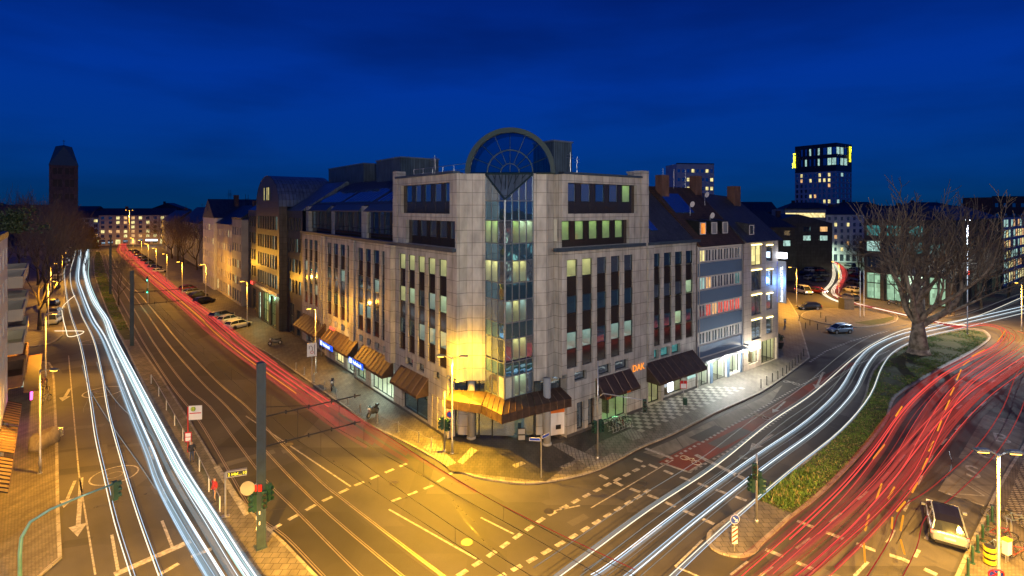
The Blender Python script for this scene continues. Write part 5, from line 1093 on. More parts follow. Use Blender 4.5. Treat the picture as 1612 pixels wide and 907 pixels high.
# ------------------------------------------------------------------ street lamps
def lamp(name, px, py, arms, H=8.3, label='', group=None, col=SOD, power=900, em='E_sod', pole='steel', poleside=None, arm=1.2, light=True, loc=None, spot=168):
    x, y = loc or G(px, py); o = empty(name, (x,y,0), 0, label, 'street lamp', group)
    g = MB(); g.tube([(0,0,0),(0,0,1.2),(0,0,1.25),(0,0,H)], [.1,.1,.075,.055], 8); g.tube([(0,0,.1),(0,0,.2)], .16, 8); g.build('pole', M[pole], o, True)
    for a in arms:
        d = Vector((math.cos(a), math.sin(a), 0)); g = MB(); e_ = d*arm
        g.tube([(0,0,H-.15), tuple(d*arm*.4+Vector((0,0,H))), (e_.x,e_.y,H+.1)], .045, 6)
        c = d*(arm+.25)+Vector((0,0,H+.12)); g.obox(c, (.75,.3,.1), a); g.obox(c+Vector((0,0,.06)), (.5,.22,.06), a); h_ = g.build('lamp_head', M['alu'], o)
        g = MB(); g.obox(c-Vector((0,0,.075)), (.5,.2,.06), a); g.build('diffuser', M[em], h_)
        if light: point('lamp_light', (c.x,c.y,c.z-.16), col, power/len(arms), .12, o, spot=spot if H < 15 else 176)
    return o
AVa = math.atan2(AV[1], AV[0]); AUa = ANG
lamp('street_lamp', 712, 716, (R(175),R(-5)), 8.3, 'double-armed yellow street lamp on the plaza beside the glass prow', power=2000, col=(1,.50,.02), pole='steel', arm=.75, spot=None)
pl_ = Vector(G(712,716)); point('plaza_lamp_beam', (pl_.x-.9, pl_.y, 8.1), (1,.48,.02), 8500, .12, None, 150, (R(-28),0,0)); point('plaza_lamp_beam', (pl_.x+.9, pl_.y, 8.1), (1,.48,.02), 6500, .12, None, 150, (R(-25),R(20),0))
lamp('street_lamp', 0, 0, (R(172),R(-8)), 8.3, 'double-armed yellow street lamp by the parked bicycles', loc=G(1572,966), power=12000, arm=.5, col=(1,.5,.06))
lamp('street_lamp', 0, 0, (R(-15),), 8.3, 'single-armed lamp on the left pavement nearest the camera', loc=G(63,748), power=5200, group='lamps on the left pavement')
for i, (x, Y) in enumerate(((72,63.5),(76,91.7),(80,121),(98,150))):
    lamp('street_lamp', 0, 0, (R(-15),), 8.3, 'lamp on the left pavement, %s from the crossing' % ORD[i+1], loc=((x-806)/830*Y, Y), power=5200, group='lamps on the left pavement')
for i, (x, Y) in enumerate(((484,66.3),(379,91),(316,118),(279,124),(256,146),(240,167),(228,188),(218,207),(205,225))):
    lamp('street_lamp', 0, 0, (math.pi+AUa,), 8.3, 'orange lamp along the right kerb of the tram street, %s from the prow' % ORD[i], loc=((x-806)/830*Y+.8, Y+.6), power=2300 if i < 3 else 2600, spot=None, group='lamps on the right of the tram street', arm=.6)
lamp('street_lamp', 0, 0, (R(200),R(20)), 20, 'tall mast lamp glowing orange at the far street end', loc=(-196,270), power=30000, group=None)
lamp('street_lamp', 0, 0, (R(200),), 8.3, 'orange lamp over the island behind the plane tree', loc=(78,101), power=9000)
lamp('street_lamp', 0, 0, (R(180),), 8.3, 'orange lamp where the side street meets the bend', loc=(61,113), power=11000)
lamp('street_lamp', 0, 0, (R(180),), 8.3, 'orange lamp in the bend of the side street', loc=(77.5,125), power=7000)
lamp('street_lamp', 0, 0, (R(150),), 9.5, 'white lamp before the banded office behind the car park', loc=(116,199), power=22000, col=(.7,1,.75), em='E_white')
lamp('street_lamp', 0, 0, (R(200),), 8.3, 'orange lamp at the right picture edge above the bend', loc=(87,90), power=9000)
m_ = lamp('light_mast', 0, 0, (R(60),R(240)), 19.0, 'very tall mast with white lamp at the tip of the island', loc=G(1523,527), power=14000, col=(.8,.92,1), em='E_white', arm=.8)
# assumed lamps, unseen below and beside the camera, added to light the crossing
for i, (x, y, p_, a, c_, w_) in enumerate(((-13,15.5,84000,70,(1,.45,.02),'left of the camera'),(9,15.5,56000,80,(1,.45,.03),'right of the camera'),(33,17,42000,110,(1,.47,.07),'at the far right'),(-37,15,17000,60,(1,.52,.12),'at the far left'))):
    lamp('street_lamp', 0, 0, (R(a),), 8.6, 'assumed unseen street lamp lighting the crossing from the near side, '+w_, loc=(x,y), power=p_, col=c_, arm=.9)
# assumed floodlights on an unseen roof edge, added to brighten the facade and crossing
for i, (x, y, p_) in enumerate(((3,-3,17000),(-30,2,8000),(36,4,11000))):
    o = empty('fill_light', (x,y,24), 0, 'added unseen floodlight aimed at the crossing, '+('in the middle','at the left end','at the right end')[i], 'fill_light')
    g = MB(); g.box(-.3,.3,-.25,.1,-.2,.25); g.tube([(0,-.1,-.2),(0,-.1,-2)], .05, 6); g.build('housing', M['black'], o)
    point('lamp_light', (0,.6,0), (1,.93,.84), p_, .35, o)
# ------------------------------------------------------------------ tram masts and overhead line
def mast(x, y, H, label, arms=True):
    o = empty('tram_mast', (x,y,.1), ANG, label, 'mast', 'tram line masts'); g = MB(); w_ = .2
    g.box(-w_,w_,-w_,w_,0,H); g.box(-w_-.06,-w_,-w_-.03,-w_+.06,0,H-.05); g.box(w_,w_+.06,-w_-.03,-w_+.06,0,H-.05); g.box(-w_-.12,w_+.12,-w_-.12,w_+.12,0,.08); g.build('pole', M['mast'], o)
    if arms:
        for z in (8.1-.1, 6.25-.1):
            g = MB(); g.tube([(w_,0,z),(6.4,0,z)], .045, 5)
            for xx in (1.5,2.9,4.4,6.0): g.tube([(xx,0,z-.14),(xx,0,z+.14)], .05, 5)
            g.build('cross_arm', M['black'], o)
        g = MB(); g.tube([(w_,0,8.6),(3.0,0,8.05)], .02, 4); g.tube([(2.2,0,6.15),(2.2,0,8.0)], .015, 3); g.tube([(4.9,0,6.15),(4.9,0,8.0)], .015, 3); g.build('stay', M['wire'], o)
    return o
mb_ = mast(-15.5, 32.5, 11.4, 'tall dark tram mast in front, carrying signals and two cross arms')
mast(-57.9, 80.3, 11.4, 'second dark tram mast on the grass reservation'); mast(-97.5, 128, 11.4, 'third dark tram mast, far along the reservation'); mast(-137,180,11.4,'fourth dark tram mast, almost at the street end')
for i, d_ in enumerate((2.2, 4.9)):
    w_ = MB(); ms = [(-15.5,32.5),(-57.9,80.3),(-97.5,128),(-137,180)]
    A = [Vector((x+AU[0]*d_, y+AU[1]*d_)) for x, y in ms]; A = [A[0]+Vector((27,-25))] + A
    for a, b in zip(A, A[1:]):
        P = [];
        for k_ in range(13):
            t = k_/12; q = a.lerp(b, t); P.append((q.x,q.y,7.9-1.15*math.sin(math.pi*t)))
        w_.tube(P, .016, 3); Q = [(a.x,a.y,6.1),(b.x,b.y,6.1)]; w_.tube(Q, .018, 3)
        for k_ in range(1, 12, 2): w_.tube([P[k_], (P[k_][0],P[k_][1],6.1)], .009, 3)
    tag(w_.build('overhead_wire', M['wire'], uv=False), 'thin tram contact wire with droppers over the %s track' % ('platform side' if i == 0 else 'office side'), 'wire')
# ------------------------------------------------------------------ traffic signals
def signal_head(parent, loc, rz, on=None, n=3):
    g = MB(); h_ = n*.32+.06; g.obox((0,0,h_/2), (.24,.3,h_)); 
    for i in range(n): z = .18+i*.32; g.tube([(.12,0,z),(.3,0,z+.02)], .13, 10, caps=False)
    o = g.build('signal_head', M['green'], parent); o.location = loc; o.rotation_euler = (0,0,rz)
    for i in range(n):
        g = MB(); g.disc((.13,0,.18+i*.32), (1,0,0), .105, .02, 12); l_ = g.build('signal_lens', M[{0:'E_green',2:'E_redl'}.get(i, 'black') if on == i else 'black'], o)
    return o
def sigpole(label, px, py, H, heads, pole='steel', extra=None):
    o = empty('traffic_light', (*G(px,py,.12),.1), 0, label, 'traffic light'); g = MB(); g.tube([(0,0,0),(0,0,H)], [.08,.06], 8); g.tube([(0,0,0),(0,0,.25)], .12, 8); g.build('pole', M[pole], o, True)
    for (dx, dy, z, rz, on) in heads: signal_head(o, (dx,dy,z), rz, on)
    return o
t_ = sigpole('traffic light on the island tip with two pairs of signal heads', 1191, 823, 4.6, [(-.3,0,2.1,R(200),None),(.3,0,2.0,R(-20),None),(.28,.2,2.3,R(60),None),(-.2,-.15,3.0,R(250),None)])
g = MB(); g.box(-.25,.05,-.12,-.08,3.3,3.9); g.build('backing_board', M['steel'], t_)
t_ = sigpole('traffic light with long curved arm beside the green-lit doorway', 941, 723, 8.2, [(.25,0,2.3,R(-60),None),(-.25,0,2.2,R(230),None)])
g = MB(); g.tube([(0,0,4.6),(.05,-.1,5.2),(.4,-.3,5.6),(3.4,-2.0,5.65)], .05, 6); g.build('signal_arm', M['steel'], t_, True)
signal_head(t_, (3.4,-2.0,4.7), R(-100), None)
t_ = sigpole('slim signal pole with round no-stopping sign beside the plaza lamp', 700, 712, 5.2, [(-.22,0,2.0,R(200),None),(.2,-.1,1.9,R(-40),None)])
g = MB(); g.disc((.45,-.1,3.3), (.1,-1,0), .3, .03, 20); g.build('sign_disc', M['signred'], t_); g = MB(); g.disc((.452,-.122,3.3), (.1,-1,0), .23, .02, 20); g.build('sign_face', M['signblue'], t_)
# signals and grey mirror on the front mast (top-level, they hang on it)
for i, (dx, dy, z, rz) in enumerate(((-.45,0,3.0,R(200)),(.5,0,3.0,R(-20)),(-.25,-.3,2.5,R(230)),(.35,-.25,2.7,R(-60)))):
    h_ = signal_head(None, (-15.5+dx,32.5+dy,z), rz); h_.name = 'signal_head'; tag(h_, 'dark green signal head on the front tram mast, %s' % ('upper one on its street side','upper one on its plaza side','lower one facing the platform','lower one facing the crossing')[i], 'signal head', 'signal heads on the tram mast')
g = MB(); g.disc((-16.15,32.2,3.9), (.2,-1,.1), .42, .04, 24); g.tube([(-16.15,32.25,3.9),(-15.6,32.4,4.1)], .03, 5); tag(g.build('round_sign', M['steel']), 'round grey back of a sign on the front tram mast', 'sign')
g = MB(); g.box(-15.72,-15.28,32.2,32.24,3.7,4.1); tag(g.build('red_plate', M['signred']), 'small red plate on the front tram mast', 'sign')
g = MB()
for i in range(4): g.box(-15.66+(i%2)*.14,-15.55+(i%2)*.14,32.255,32.28,1.3+i*.32,1.5+i*.32)
tag(g.build('sticker_row', M['signwhite']), 'torn white stickers low on the front tram mast', 'stickers')
# curved arm signal, lower left
o = empty('traffic_light', (-25.2,27,0), 0, 'teal painted signal with curved arm reaching over the left carriageway', 'traffic light')
g = MB(); g.tube([(0,0,0),(0,0,3.4),(.03,.05,4.1),(.25,.3,4.75),(.9,.75,5.15),(1.9,1.4,5.45),(3.0,2.35,5.65)], [.1,.09,.085,.075,.065,.055,.05], 8); g.build('curved_pole', plain('teal_paint', (.12,.3,.36), .35, .4), o, True)
signal_head(o, (3.05,2.4,4.75), R(60), None)
# far green signals
for i, (x, y, zz) in enumerate(((233,470,5.2),(232,476,2.6))):
    p = G(x, 480); 
    if i == 0:
        o = empty('traffic_light', (*p,0), 0, 'far traffic light showing green over the tail-light stream', 'traffic light'); g = MB(); g.tube([(0,0,0),(0,0,6)], .07, 6); g.build('pole', M['steel'], o)
    signal_head(o, (0,-.2,zz), R(-70), 0)
    point('signal_glow', (.4,-1.0,zz+.3), (.1,1,.6), 25, .1, o)
# ------------------------------------------------------------------ signs
o = empty('tram_stop_sign', (*G(296,712,.12),.12), R(10), 'tram stop flag sign with yellow-green H disc and pink-red panels', 'stop sign')
g = MB(); g.tube([(0,0,0),(0,0,3.9)], .05, 8); g.build('pole', M['signred'], o)
g = MB(); g.box(.06,1.1,-.03,.03,2.75,3.95); b_ = g.build('flag_board', M['signwhite'], o)
g = MB(); g.disc((.42,-.035,3.68), (0,1,0), .2, .012, 20); g.build('disc', M['signyellow'], b_); g = MB(); g.ring((.42,-.045,3.68), (0,1,0), .17, .02, 20, 4); g.build('disc_ring', M['signgreen'], b_)
text('lettering', 'H', M['signgreen'], (.33,-.047,3.57), (R(90),0,0), .3, b_, .004)
g = MB(); g.box(.12,1.04,-.04,-.031,3.28,3.36); g.build('red_line', M['signred'], b_)
g = MB(); g.box(-.22,.3,-.09,-.055,.9,1.75); g.build('timetable_case', M['signred'], o); g = MB(); g.box(-.16,.24,-.1,-.092,1.0,1.3); g.box(-.16,.24,-.1,-.092,1.36,1.66); g.build('timetable', M['signwhite'], o)
o = empty('departure_display', (*G(355,813,.12),.12), R(20), 'yellow lettered departure display on a steel post on the platform', 'display')
g = MB(); g.tube([(0,0,0),(0,0,3.0)], .06, 8); g.box(-.25,.25,-.15,.15,0,.05); g.build('pole', M['steel'], o)
g = MB(); g.box(.05,1.3,-.1,.1,2.62,3.05); b_ = g.build('display_case', M['steel'], o); g = MB(); g.box(.12,1.25,-.11,-.101,2.68,2.98); g.build('display_face', M['black'], b_)
text('display_text', '2 Hbf....10', M['E_amber'], (.15,-.115,2.73), (R(90),0,0), .28, b_, .003)
o = empty('keep_right_bollard', (*G(1156,867,.13),.13), R(5), 'blue arrow disc above red-white striped board on the island nose', 'traffic sign')
g = MB(); g.tube([(0,0,0),(0,0,2.3)], .04, 6); g.build('pole', M['steel'], o)
g = MB(); g.disc((0,-.06,1.95), (0,1,0), .3, .03, 24); d_ = g.build('blue_disc', M['signblue'], o)
g = MB(); g.ring((0,-.08,1.95), (0,1,0), .28, .014, 24, 4); g.obox((0,-.08,1.98), (.3,.01,.05), 0, 0, R(45)); g.obox((.08,-.08,1.82), (.16,.01,.05)); g.obox((.13,-.08,1.88), (.05,.01,.16)); g.build('arrow', M['signwhite'], d_)
g = MB(); g.box(-.17,.17,-.06,-.03,.45,1.5); b_ = g.build('striped_board', M['signwhite'], o); g = MB()
for i in range(4): z = .5+i*.28; g.add([(-.17,-.063,z),(.17,-.063,z+.22 if z+.22 < 1.5 else 1.5),(.17,-.063,min(1.5,z+.35)),(-.17,-.063,z+.13)], [(0,1,2,3)])
g.build('red_stripe', M['signred'], b_)
o = empty('direction_sign', (*G(491,600,.12),.12), R(22), 'white lane direction board with turning arrow on a tall post', 'traffic sign')
g = MB(); g.tube([(0,0,0),(0,0,4.6)], .05, 6); g.build('pole', M['steel'], o)
g = MB(); g.box(-.55,.55,-.08,-.05,3.0,4.6); b_ = g.build('board', M['signwhite'], o)
g = MB(); g.tube([(.3,-.09,3.2),(.3,-.09,4.4)], .03, 4); g.tube([(-.3,-.09,3.9),(-.3,-.09,4.2),(-.1,-.09,4.3),(.05,-.09,4.1),(.05,-.09,3.7)], .03, 4); g.build('arrows', M['black'], b_)
g = MB(); g.ring((.0,-.09,3.5), (0,1,0), .16, .03, 16, 4); g.build('red_ring', M['signred'], b_)
o = empty('street_name_sign', (*G(852,752,.12),.12), R(10), 'street name post with two outlined plates at right angles', 'street sign')
g = MB(); g.tube([(0,0,0),(0,0,3.3)], .05, 8); g.build('pole', M['steel'], o)
for a, z in ((R(165),2.95),(R(35),3.1)):
    g = MB(); d = Vector((math.cos(a), math.sin(a),0)); g.obox(d*.5+Vector((0,0,z)), (.85,.04,.24), a); p_ = g.build('name_plate', M['signwhite'], o)
    g = MB(); g.obox(d*.5+Vector((0,0,z)), (.78,.05,.17), a); g.build('plate_face', M['signblue'], p_)
o = empty('bus_stop_sign', (*G(1076,645,.12),.12), 0, 'short red and white bus stop post on the chequered pavement', 'stop sign')
g = MB(); g.tube([(0,0,0),(0,0,3.0)], .05, 8); g.build('pole', M['steel'], o); g = MB(); g.box(-.35,.35,-.04,.04,2.2,3.0); g.build('flag_board', M['signred'], o); g = MB(); g.box(-.28,.28,-.05,-.041,2.25,2.7); g.build('timetable', M['signwhite'], o); g = MB(); g.tube([(.1,-.2,.6),(.1,-.2,1.3)], .22, 10); g.build('litter_bin', M['green'], o)
o = empty('no_stopping_sign', (*G(1567,960,.12),.12), R(-15), 'round blue no-stopping sign with red cross by the bicycles', 'traffic sign')
g = MB(); g.tube([(0,0,0),(0,0,2.1)], .04, 6); g.build('pole', M['steel'], o)
g = MB(); g.disc((0,-.05,1.9), (0,1,.35), .36, .02, 24); d_ = g.build('disc', M['signblue'], o)
g = MB(); g.ring((0,-.07,1.9), (0,1,.35), .33, .035, 24, 4); g.tube([(-.23,-.0,1.67),(.23,-.14,2.13)], .035, 4); g.tube([(.23,-.0,1.67),(-.23,-.14,2.13)], .035, 4); g.build('red_cross', M['signred'], d_)
# yellow parcel-type box cluster and white box under the lamp
o = empty('switch_box', (*G(1585,885,.12),.12), R(20), 'small white cabinet with yellow lid beside the lamp post', 'cabinet')
g = MB(); g.box(-.2,.2,-.15,.15,.5,1.3); g.build('case', M['signwhite'], o); g = MB(); g.box(-.23,.23,-.18,.18,1.3,1.38); g.build('lid', M['yellow'], o); g = MB(); g.tube([(-.1,0,0),(-.1,0,.5)],.03,5); g.tube([(.1,0,0),(.1,0,.5)],.03,5); g.build('stand', M['steel'], o)
o = empty('waste_bin', (*G(1558,888,.12),.12), R(20), 'yellow and black banded round bin next to the bicycles', 'bin')
g = MB()
for i in range(3): g.tube([(0,0,.1+i*.36),(0,0,.3+i*.36)], .3, 14)
g.build('yellow_band', M['yellow'], o); g = MB(); g.tube([(0,0,0),(0,0,1.05)], .27, 14); g.build('drum', M['black'], o)
# A-board, planters
o = empty('menu_board', (*G(821,694,.12),.12), R(5), 'black framed menu board on the dark forecourt', 'menu board')
g = MB(); g.box(-.35,.35,-.05,.0,0,1.15); g.build('board', M['dark_frame'], o); g = MB(); g.box(-.3,.3,-.06,-.052,.62,1.08); g.box(-.3,.3,-.06,-.052,.1,.5); g.build('paper', M['greyr'], o)
o = empty('wall_display', (*Wd(8.1,.55),0), ANG-R(20), 'white poster board with orange head beside the right column', 'poster')
g = MB(); g.box(-.9,.7,-.06,0,.4,3.2); g.build('board', M['signwhite'], o); g = MB(); g.box(-.9,.7,-.075,-.061,2.4,2.9); g.build('head', M['orange'], o); g = MB(); g.box(-.3,.2,-.075,-.061,.9,1.3); g.build('picture', M['black'], o)
for i, (x, y, s) in enumerate(((1226,548,1.3),(1213,538,1.0))):
    o = empty('planter', (*G(x,y,.12),.12), 0, 'round dark pot with green shrub by the hotel corner, %s one' % ('larger' if i == 0 else 'smaller'), 'planter', 'planters by the hotel')
    g = MB(); g.tube([(0,0,0),(0,0,.5),(0,0,.95)], [.35*s,.5*s,.55*s], 16); g.build('pot', M['black'], o); leafball(500, .45*s, .8*s, .16, i+20).build('shrub', M['leafg'], o, uv=False).location = (0,0,.9)
o = empty('stone_planter', (*G(1332,487),0), 0, 'dark square planter tub standing on the oval back island', 'planter'); g = MB(); g.prism([(-1,-1),(1,-1),(1,1),(-1,1)], 0, 2.2); g.box(-1.1,1.1,-1.1,1.1,2.205,2.4); g.build('tub', M['plinth'], o)
for i, (x, y) in enumerate(((1354,500),(1360,499))):
    o = empty('flagpole', (*G(x,y),0), 0, 'slim white flagpole on the oval island, %s of the pair' % ('western' if i == 0 else 'eastern'), 'flagpole'); g = MB(); g.tube([(0,0,0),(0,0,9)], [.07,.04], 6); g.build('pole', M['signwhite'], o)
    g = MB(); g.tube([(0,0,0),(0,0,.3)], .15, 8); g.build('socket', M['steel'], o)
# ------------------------------------------------------------------ bollards and chain rail
def bollard(px, py, mt, label, group, h_=.95, r_=.055):
    o = empty('bollard', (*G(px,py,.12),.12), 0, label, 'bollard', group); g = MB(); g.tube([(0,0,0),(0,0,h_)], r_, 8); g.tube([(0,0,0),(0,0,.04)], r_*2, 8); g.build('post', M[mt], o); g = MB(); g.tube([(0,0,h_),(0,0,h_+.05)], [r_*1.15,r_*.6], 8); g.build('cap', M[mt], o); return o
for i, (x, y) in enumerate(((1198,611),(1207,606),(1216,601),(1224.6,597),(1232,592),(1238,588),(1242.6,583),(1247.5,579),(1252,575),(1257,571),(1261,566),(1265,561))):
    bollard(x, y, 'black', 'slim dark bollard on the kerb before the hotel, %s counted from the shops' % ORD[i], 'bollards along the shop kerb', 1.0)
for i, (x, y) in enumerate(((1562,821),(1555,836),(1547,852),(1539,869),(1531,887),(1524,907))):
    bollard(x, y, 'green', 'green bollard beside the silver car, %s from the far end' % ORD[i], 'green bollards by the bicycles', 1.0, .07)
cp = [(466,588),(479,596),(494,607),(511,619),(530,632),(548,645),(567,657),(594,672),(627,686),(659,702),(679,712)]
for i, (x, y) in enumerate(cp): bollard(x, y-6, 'steel', 'grey steel bollard along the tram street kerb, %s from the far end' % ORD[i], 'steel bollards along the corner kerb', .9)
g = MB()
for a, b in zip(cp[7:], cp[8:]): A_, B_ = G(a[0],a[1]-6,.12), G(b[0],b[1]-6,.12); g.tube([(*A_,.95),((A_[0]+B_[0])/2,(A_[1]+B_[1])/2,.85),(*B_,.95)], .02, 4)
tag(g.build('chain', M['steel']), 'chain slung between the steel bollards nearest the prow', 'chain')
for i, (x, y) in enumerate(((1258,505),(1275,512),(1292,500),(1300,507),(1287,519),(1268,517))): bollard(x, y, 'black', 'dark bollard around the oval back island, %s one clockwise' % ORD[i], 'bollards on the back island', 1.0)
# platform fence with glass panels
fp = [(238,604),(250,624),(262,646),(275,670),(288,694),(300,716),(314,742),(329,774),(346,806)]
o = empty('platform_fence', (0,0,0), 0, 'low fence of glass panels and pale posts along the tram platform', 'fence'); 
P = [G(x,y,.12) for x, y in fp]
for i, p in enumerate(P):
    g = MB(); g.tube([(*p,.12),(*p,1.2)], .045, 6); g.build('post', M['signwhite'], o)
    if i: q = P[i-1]; g = MB(); g.poly([(*p,.3),(*q,.3),(*q,1.15),(*p,1.15)]); g.build('glass_panel', M['fence_glass'], o); g = MB(); g.tube([(*p,1.18),(*q,1.18)], .03, 5); g.build('rail', M['steel'], o)
# ------------------------------------------------------------------ cars
def paintm(name, c, metal=.5): 
    m, t, b = base(name); b.inputs['Base Color'].default_value = (*c,1); b.inputs['Metallic'].default_value = metal; b.inputs['Roughness'].default_value = .3; b.inputs['Coat Weight'].default_value = .6; b.inputs['Coat Roughness'].default_value = .06; return m
PA = dict(silver=paintm('silver_paint', (.38,.42,.46)), black=paintm('black_paint', (.02,.02,.022)), white=paintm('white_paint', (.62,.62,.6), 0), blue=paintm('blue_paint', (.03,.06,.14)), grey=paintm('grey_paint', (.13,.14,.15)), red=paintm('red_paint', (.25,.02,.02)), bluesilver=paintm('pale_blue_paint', (.22,.3,.4)))
CG = glassy('car_glass', (.06,.07,.08), .6, .05)
def loft(g, secs, closed_ends=True, mi=0):
    n = len(secs[0]); b = len(g.v)
    for s in secs: g.v += [tuple(p) for p in s]
    for i in range(len(secs)-1):
        for j in range(n): g.f.append((b+i*n+j, b+i*n+(j+1)%n, b+(i+1)*n+(j+1)%n, b+(i+1)*n+j)); g.m.append(mi)
    if closed_ends: g.f.append(tuple(b+j for j in range(n))[::-1]); g.m.append(mi); g.f.append(tuple(b+(len(secs)-1)*n+j for j in range(n))); g.m.append(mi)
CARC = {}
def car(loc, rz, paint='silver', kind='wagon', label='', group=None, lights=None, detail=True):
    key = (paint, kind, detail, lights)
    if key in CARC: return ctree(CARC[key], loc, rz, None, label, group)
    o = empty('parked_car', loc, rz, label, 'car', group); CARC[key] = o
    Lh, hw, H = {'wagon':(2.3,.90,1.5),'hatch':(2.0,.86,1.5),'van':(2.4,.95,2.0)}[kind]
    # lower body: x, half width, sill z, belt z
    st = [(-1,.74,.42,.78),(-.985,.86,.34,.93),(-.93,.96,.28,.98),(-.75,1,.24,1.0),(-.4,1,.22,.98),(0,1,.22,.95),(.35,1,.22,.93),(.52,1,.22,.9),(.72,.98,.23,.82),(.88,.93,.26,.74),(.97,.8,.3,.66),(1,.66,.36,.58)]
    if kind == 'van': st = [(a,b,c,d*1.12) for a, b, c, d in st]
    g = MB(); secs = []
    for x, w_, zs, zb in st:
        X = x*Lh; W = hw*w_
        secs.append([(X,-W*.9,zs),(X,-W*.99,zs+.12),(X,-W,(zs+zb)/2),(X,-W*.97,zb-.1),(X,-W*.9,zb),(X,-W*.5,zb+.035),(X,0,zb+.045),(X,W*.5,zb+.035),(X,W*.9,zb),(X,W*.97,zb-.1),(X,W,(zs+zb)/2),(X,W*.99,zs+.12),(X,W*.9,zs)])
    loft(g, secs); body_ = g.build('body', PA[paint], o, True, False)
    if detail: sm_ = body_.modifiers.new('s', 'SUBSURF'); sm_.levels = 1; sm_.render_levels = 2
    me = body_.data
    try:
        for p in me.polygons: p.use_smooth = True
        me.set_sharp_from_angle(angle=R(38))
    except Exception: pass
    rl_ = {'wagon':[(-.95,.99,.9),(-.80,1.40,.74),(-.5,1.48,.72),(0,1.5,.73),(.18,1.46,.72),(.55,.92,.82)],'hatch':[(-.97,.97,.88),(-.82,1.38,.74),(-.4,1.5,.72),(.05,1.5,.72),(.2,1.44,.72),(.6,.88,.82)],'van':[(-.98,1.1,.9),(-.95,1.9,.82),(-.4,1.98,.82),(.3,1.96,.8),(.45,1.85,.78),(.75,.98,.85)]}[kind]
    g = MB(); secs = []
    for x, zt, w_ in rl_:
        X = x*Lh; zb = .93 if kind != 'van' else 1.04; W = hw*.9; zb = min(zb, zt-.01); T = hw*w_
        f = (zt-zb)/.57
        secs.append([(X,-W,zb-.03),(X,-(W+(T-W)*min(1,f)),zt-.02),(X,-T*.6*min(1,.5+f),zt+.02),(X,T*.6*min(1,.5+f),zt+.02),(X,W+(T-W)*min(1,f),zt-.02),(X,W,zb-.03)])
    loft(g, secs); g.build('glasshouse', CG, o, False, False)
    g = MB(); sx = [q for q in rl_ if q[1] > 1.3]
    secs = [[(x*Lh,-hw*w_*.99,zt-.0),(x*Lh,-hw*w_*.6,zt+.035),(x*Lh,hw*w_*.6,zt+.035),(x*Lh,hw*w_*.99,zt),(x*Lh,hw*w_*.9,zt-.03),(x*Lh,-hw*w_*.9,zt-.03)] for x, zt, w_ in sx]; loft(g, secs)
    rp_ = g.build('roof', PA[paint] if not (kind == 'wagon' and paint == 'silver') else PA['black'], o, False, False)
    g = MB()
    for s in (-1, 1):
        for (x0, z0, w0), (x1, z1, w1) in ((rl_[-1], rl_[-2]), (rl_[0], rl_[1])): g.tube([(x0*Lh, s*hw*.885, z0), (x1*Lh, s*hw*w1*.99, z1)], .04, 4)
        g.tube([(q[0]*Lh, s*hw*q[2]*.995, q[1]) for q in rl_[1:-1]], .035, 4)
        xm = (rl_[2][0]+rl_[3][0])/2*Lh; g.tube([(xm, s*hw*.9, .95), (xm, s*hw*.735*(1 if kind != 'van' else 1.1), rl_[2][1]-.01)], .03, 4)
    g.build('pillar', PA[paint], o)
    wx = (.62*Lh, -.60*Lh); wr = .33
    for x in wx:
        for s in (-1, 1):
            g = MB(); g.tube([(x, s*(hw-.2), wr), (x, s*(hw-.0), wr)], wr, 18); tw = g.build('wheel', M['rubber'], o, uv=False)
            if detail:
                g = MB(); g.tube([(x, s*(hw-.02), wr), (x, s*(hw+.012), wr)], wr*.66, 14); g.build('rim', M['steel'], tw)
    g = MB()
    for x in wx:
        for s in (-1, 1): g.ring((x, s*hw*.965, wr+.02), (0,1,0), wr+.05, .05, 16, 5)
    g.build('wheel_arch', M['black'], o, uv=False)
    if detail:
        for s in (-1, 1):
            g = MB(); g.obox((-.955*Lh, s*hw*.76, .86), (.12,.34,.13), 0); g.build('tail_light', M['E_tail'] if lights else M['signred'], o)
            g = MB(); g.obox((.93*Lh, s*hw*.66, .66), (.16,.34,.12), 0); g.build('headlight', M['E_head'] if lights == 2 else M['signwhite'], o)
            g = MB(); g.obox((.33*Lh, s*(hw+.1), 1.0), (.12,.2,.12)); g.build('mirror', PA[paint], o)
        g = MB(); g.obox((-.998*Lh, 0, .68), (.03,.52,.12)); g.build('number_plate', M['signwhite'], o)
        g = MB(); g.obox((-.985*Lh, 0, .40), (.1,hw*1.5,.14)); g.build('bumper', M['black'], o)
        g = MB(); g.obox((-.93*Lh,0,.955), (.06,hw*1.35,.05)); g.build('chrome_strip', M['chrome'], o)
    else:
        for s in (-1, 1):
            g = MB(); g.obox((.96*Lh, s*hw*.66, .64), (.12,.3,.1)); g.build('headlight', M['signwhite'], o)
    return o
a, b = Vector(G(1487,858)), Vector(G(1530,806)); hd = math.atan2((b-a).y, (b-a).x)
cc = Vector(G(1488,836)); car((cc.x,cc.y,.0), R(56), 'silver', 'wagon', 'silver estate with dark glass roof and lit tail lamps, lower right', None, 1).scale = (1.07,1.07,1.07)
car((*G(1322,524),0), R(188), 'bluesilver', 'hatch', 'pale blue hatchback waiting beside the oval island', None, 0)
car((*G(1273,487),0), R(175), 'black', 'wagon', 'dark estate parked beside the oval island', None, 0)
car((*G(1265,462),0), R(-85), 'white', 'van', 'white van standing at the entrance of the car park', None, 2)
PL = ['black','grey','blue','silver','white','black','red','grey']
k = 0
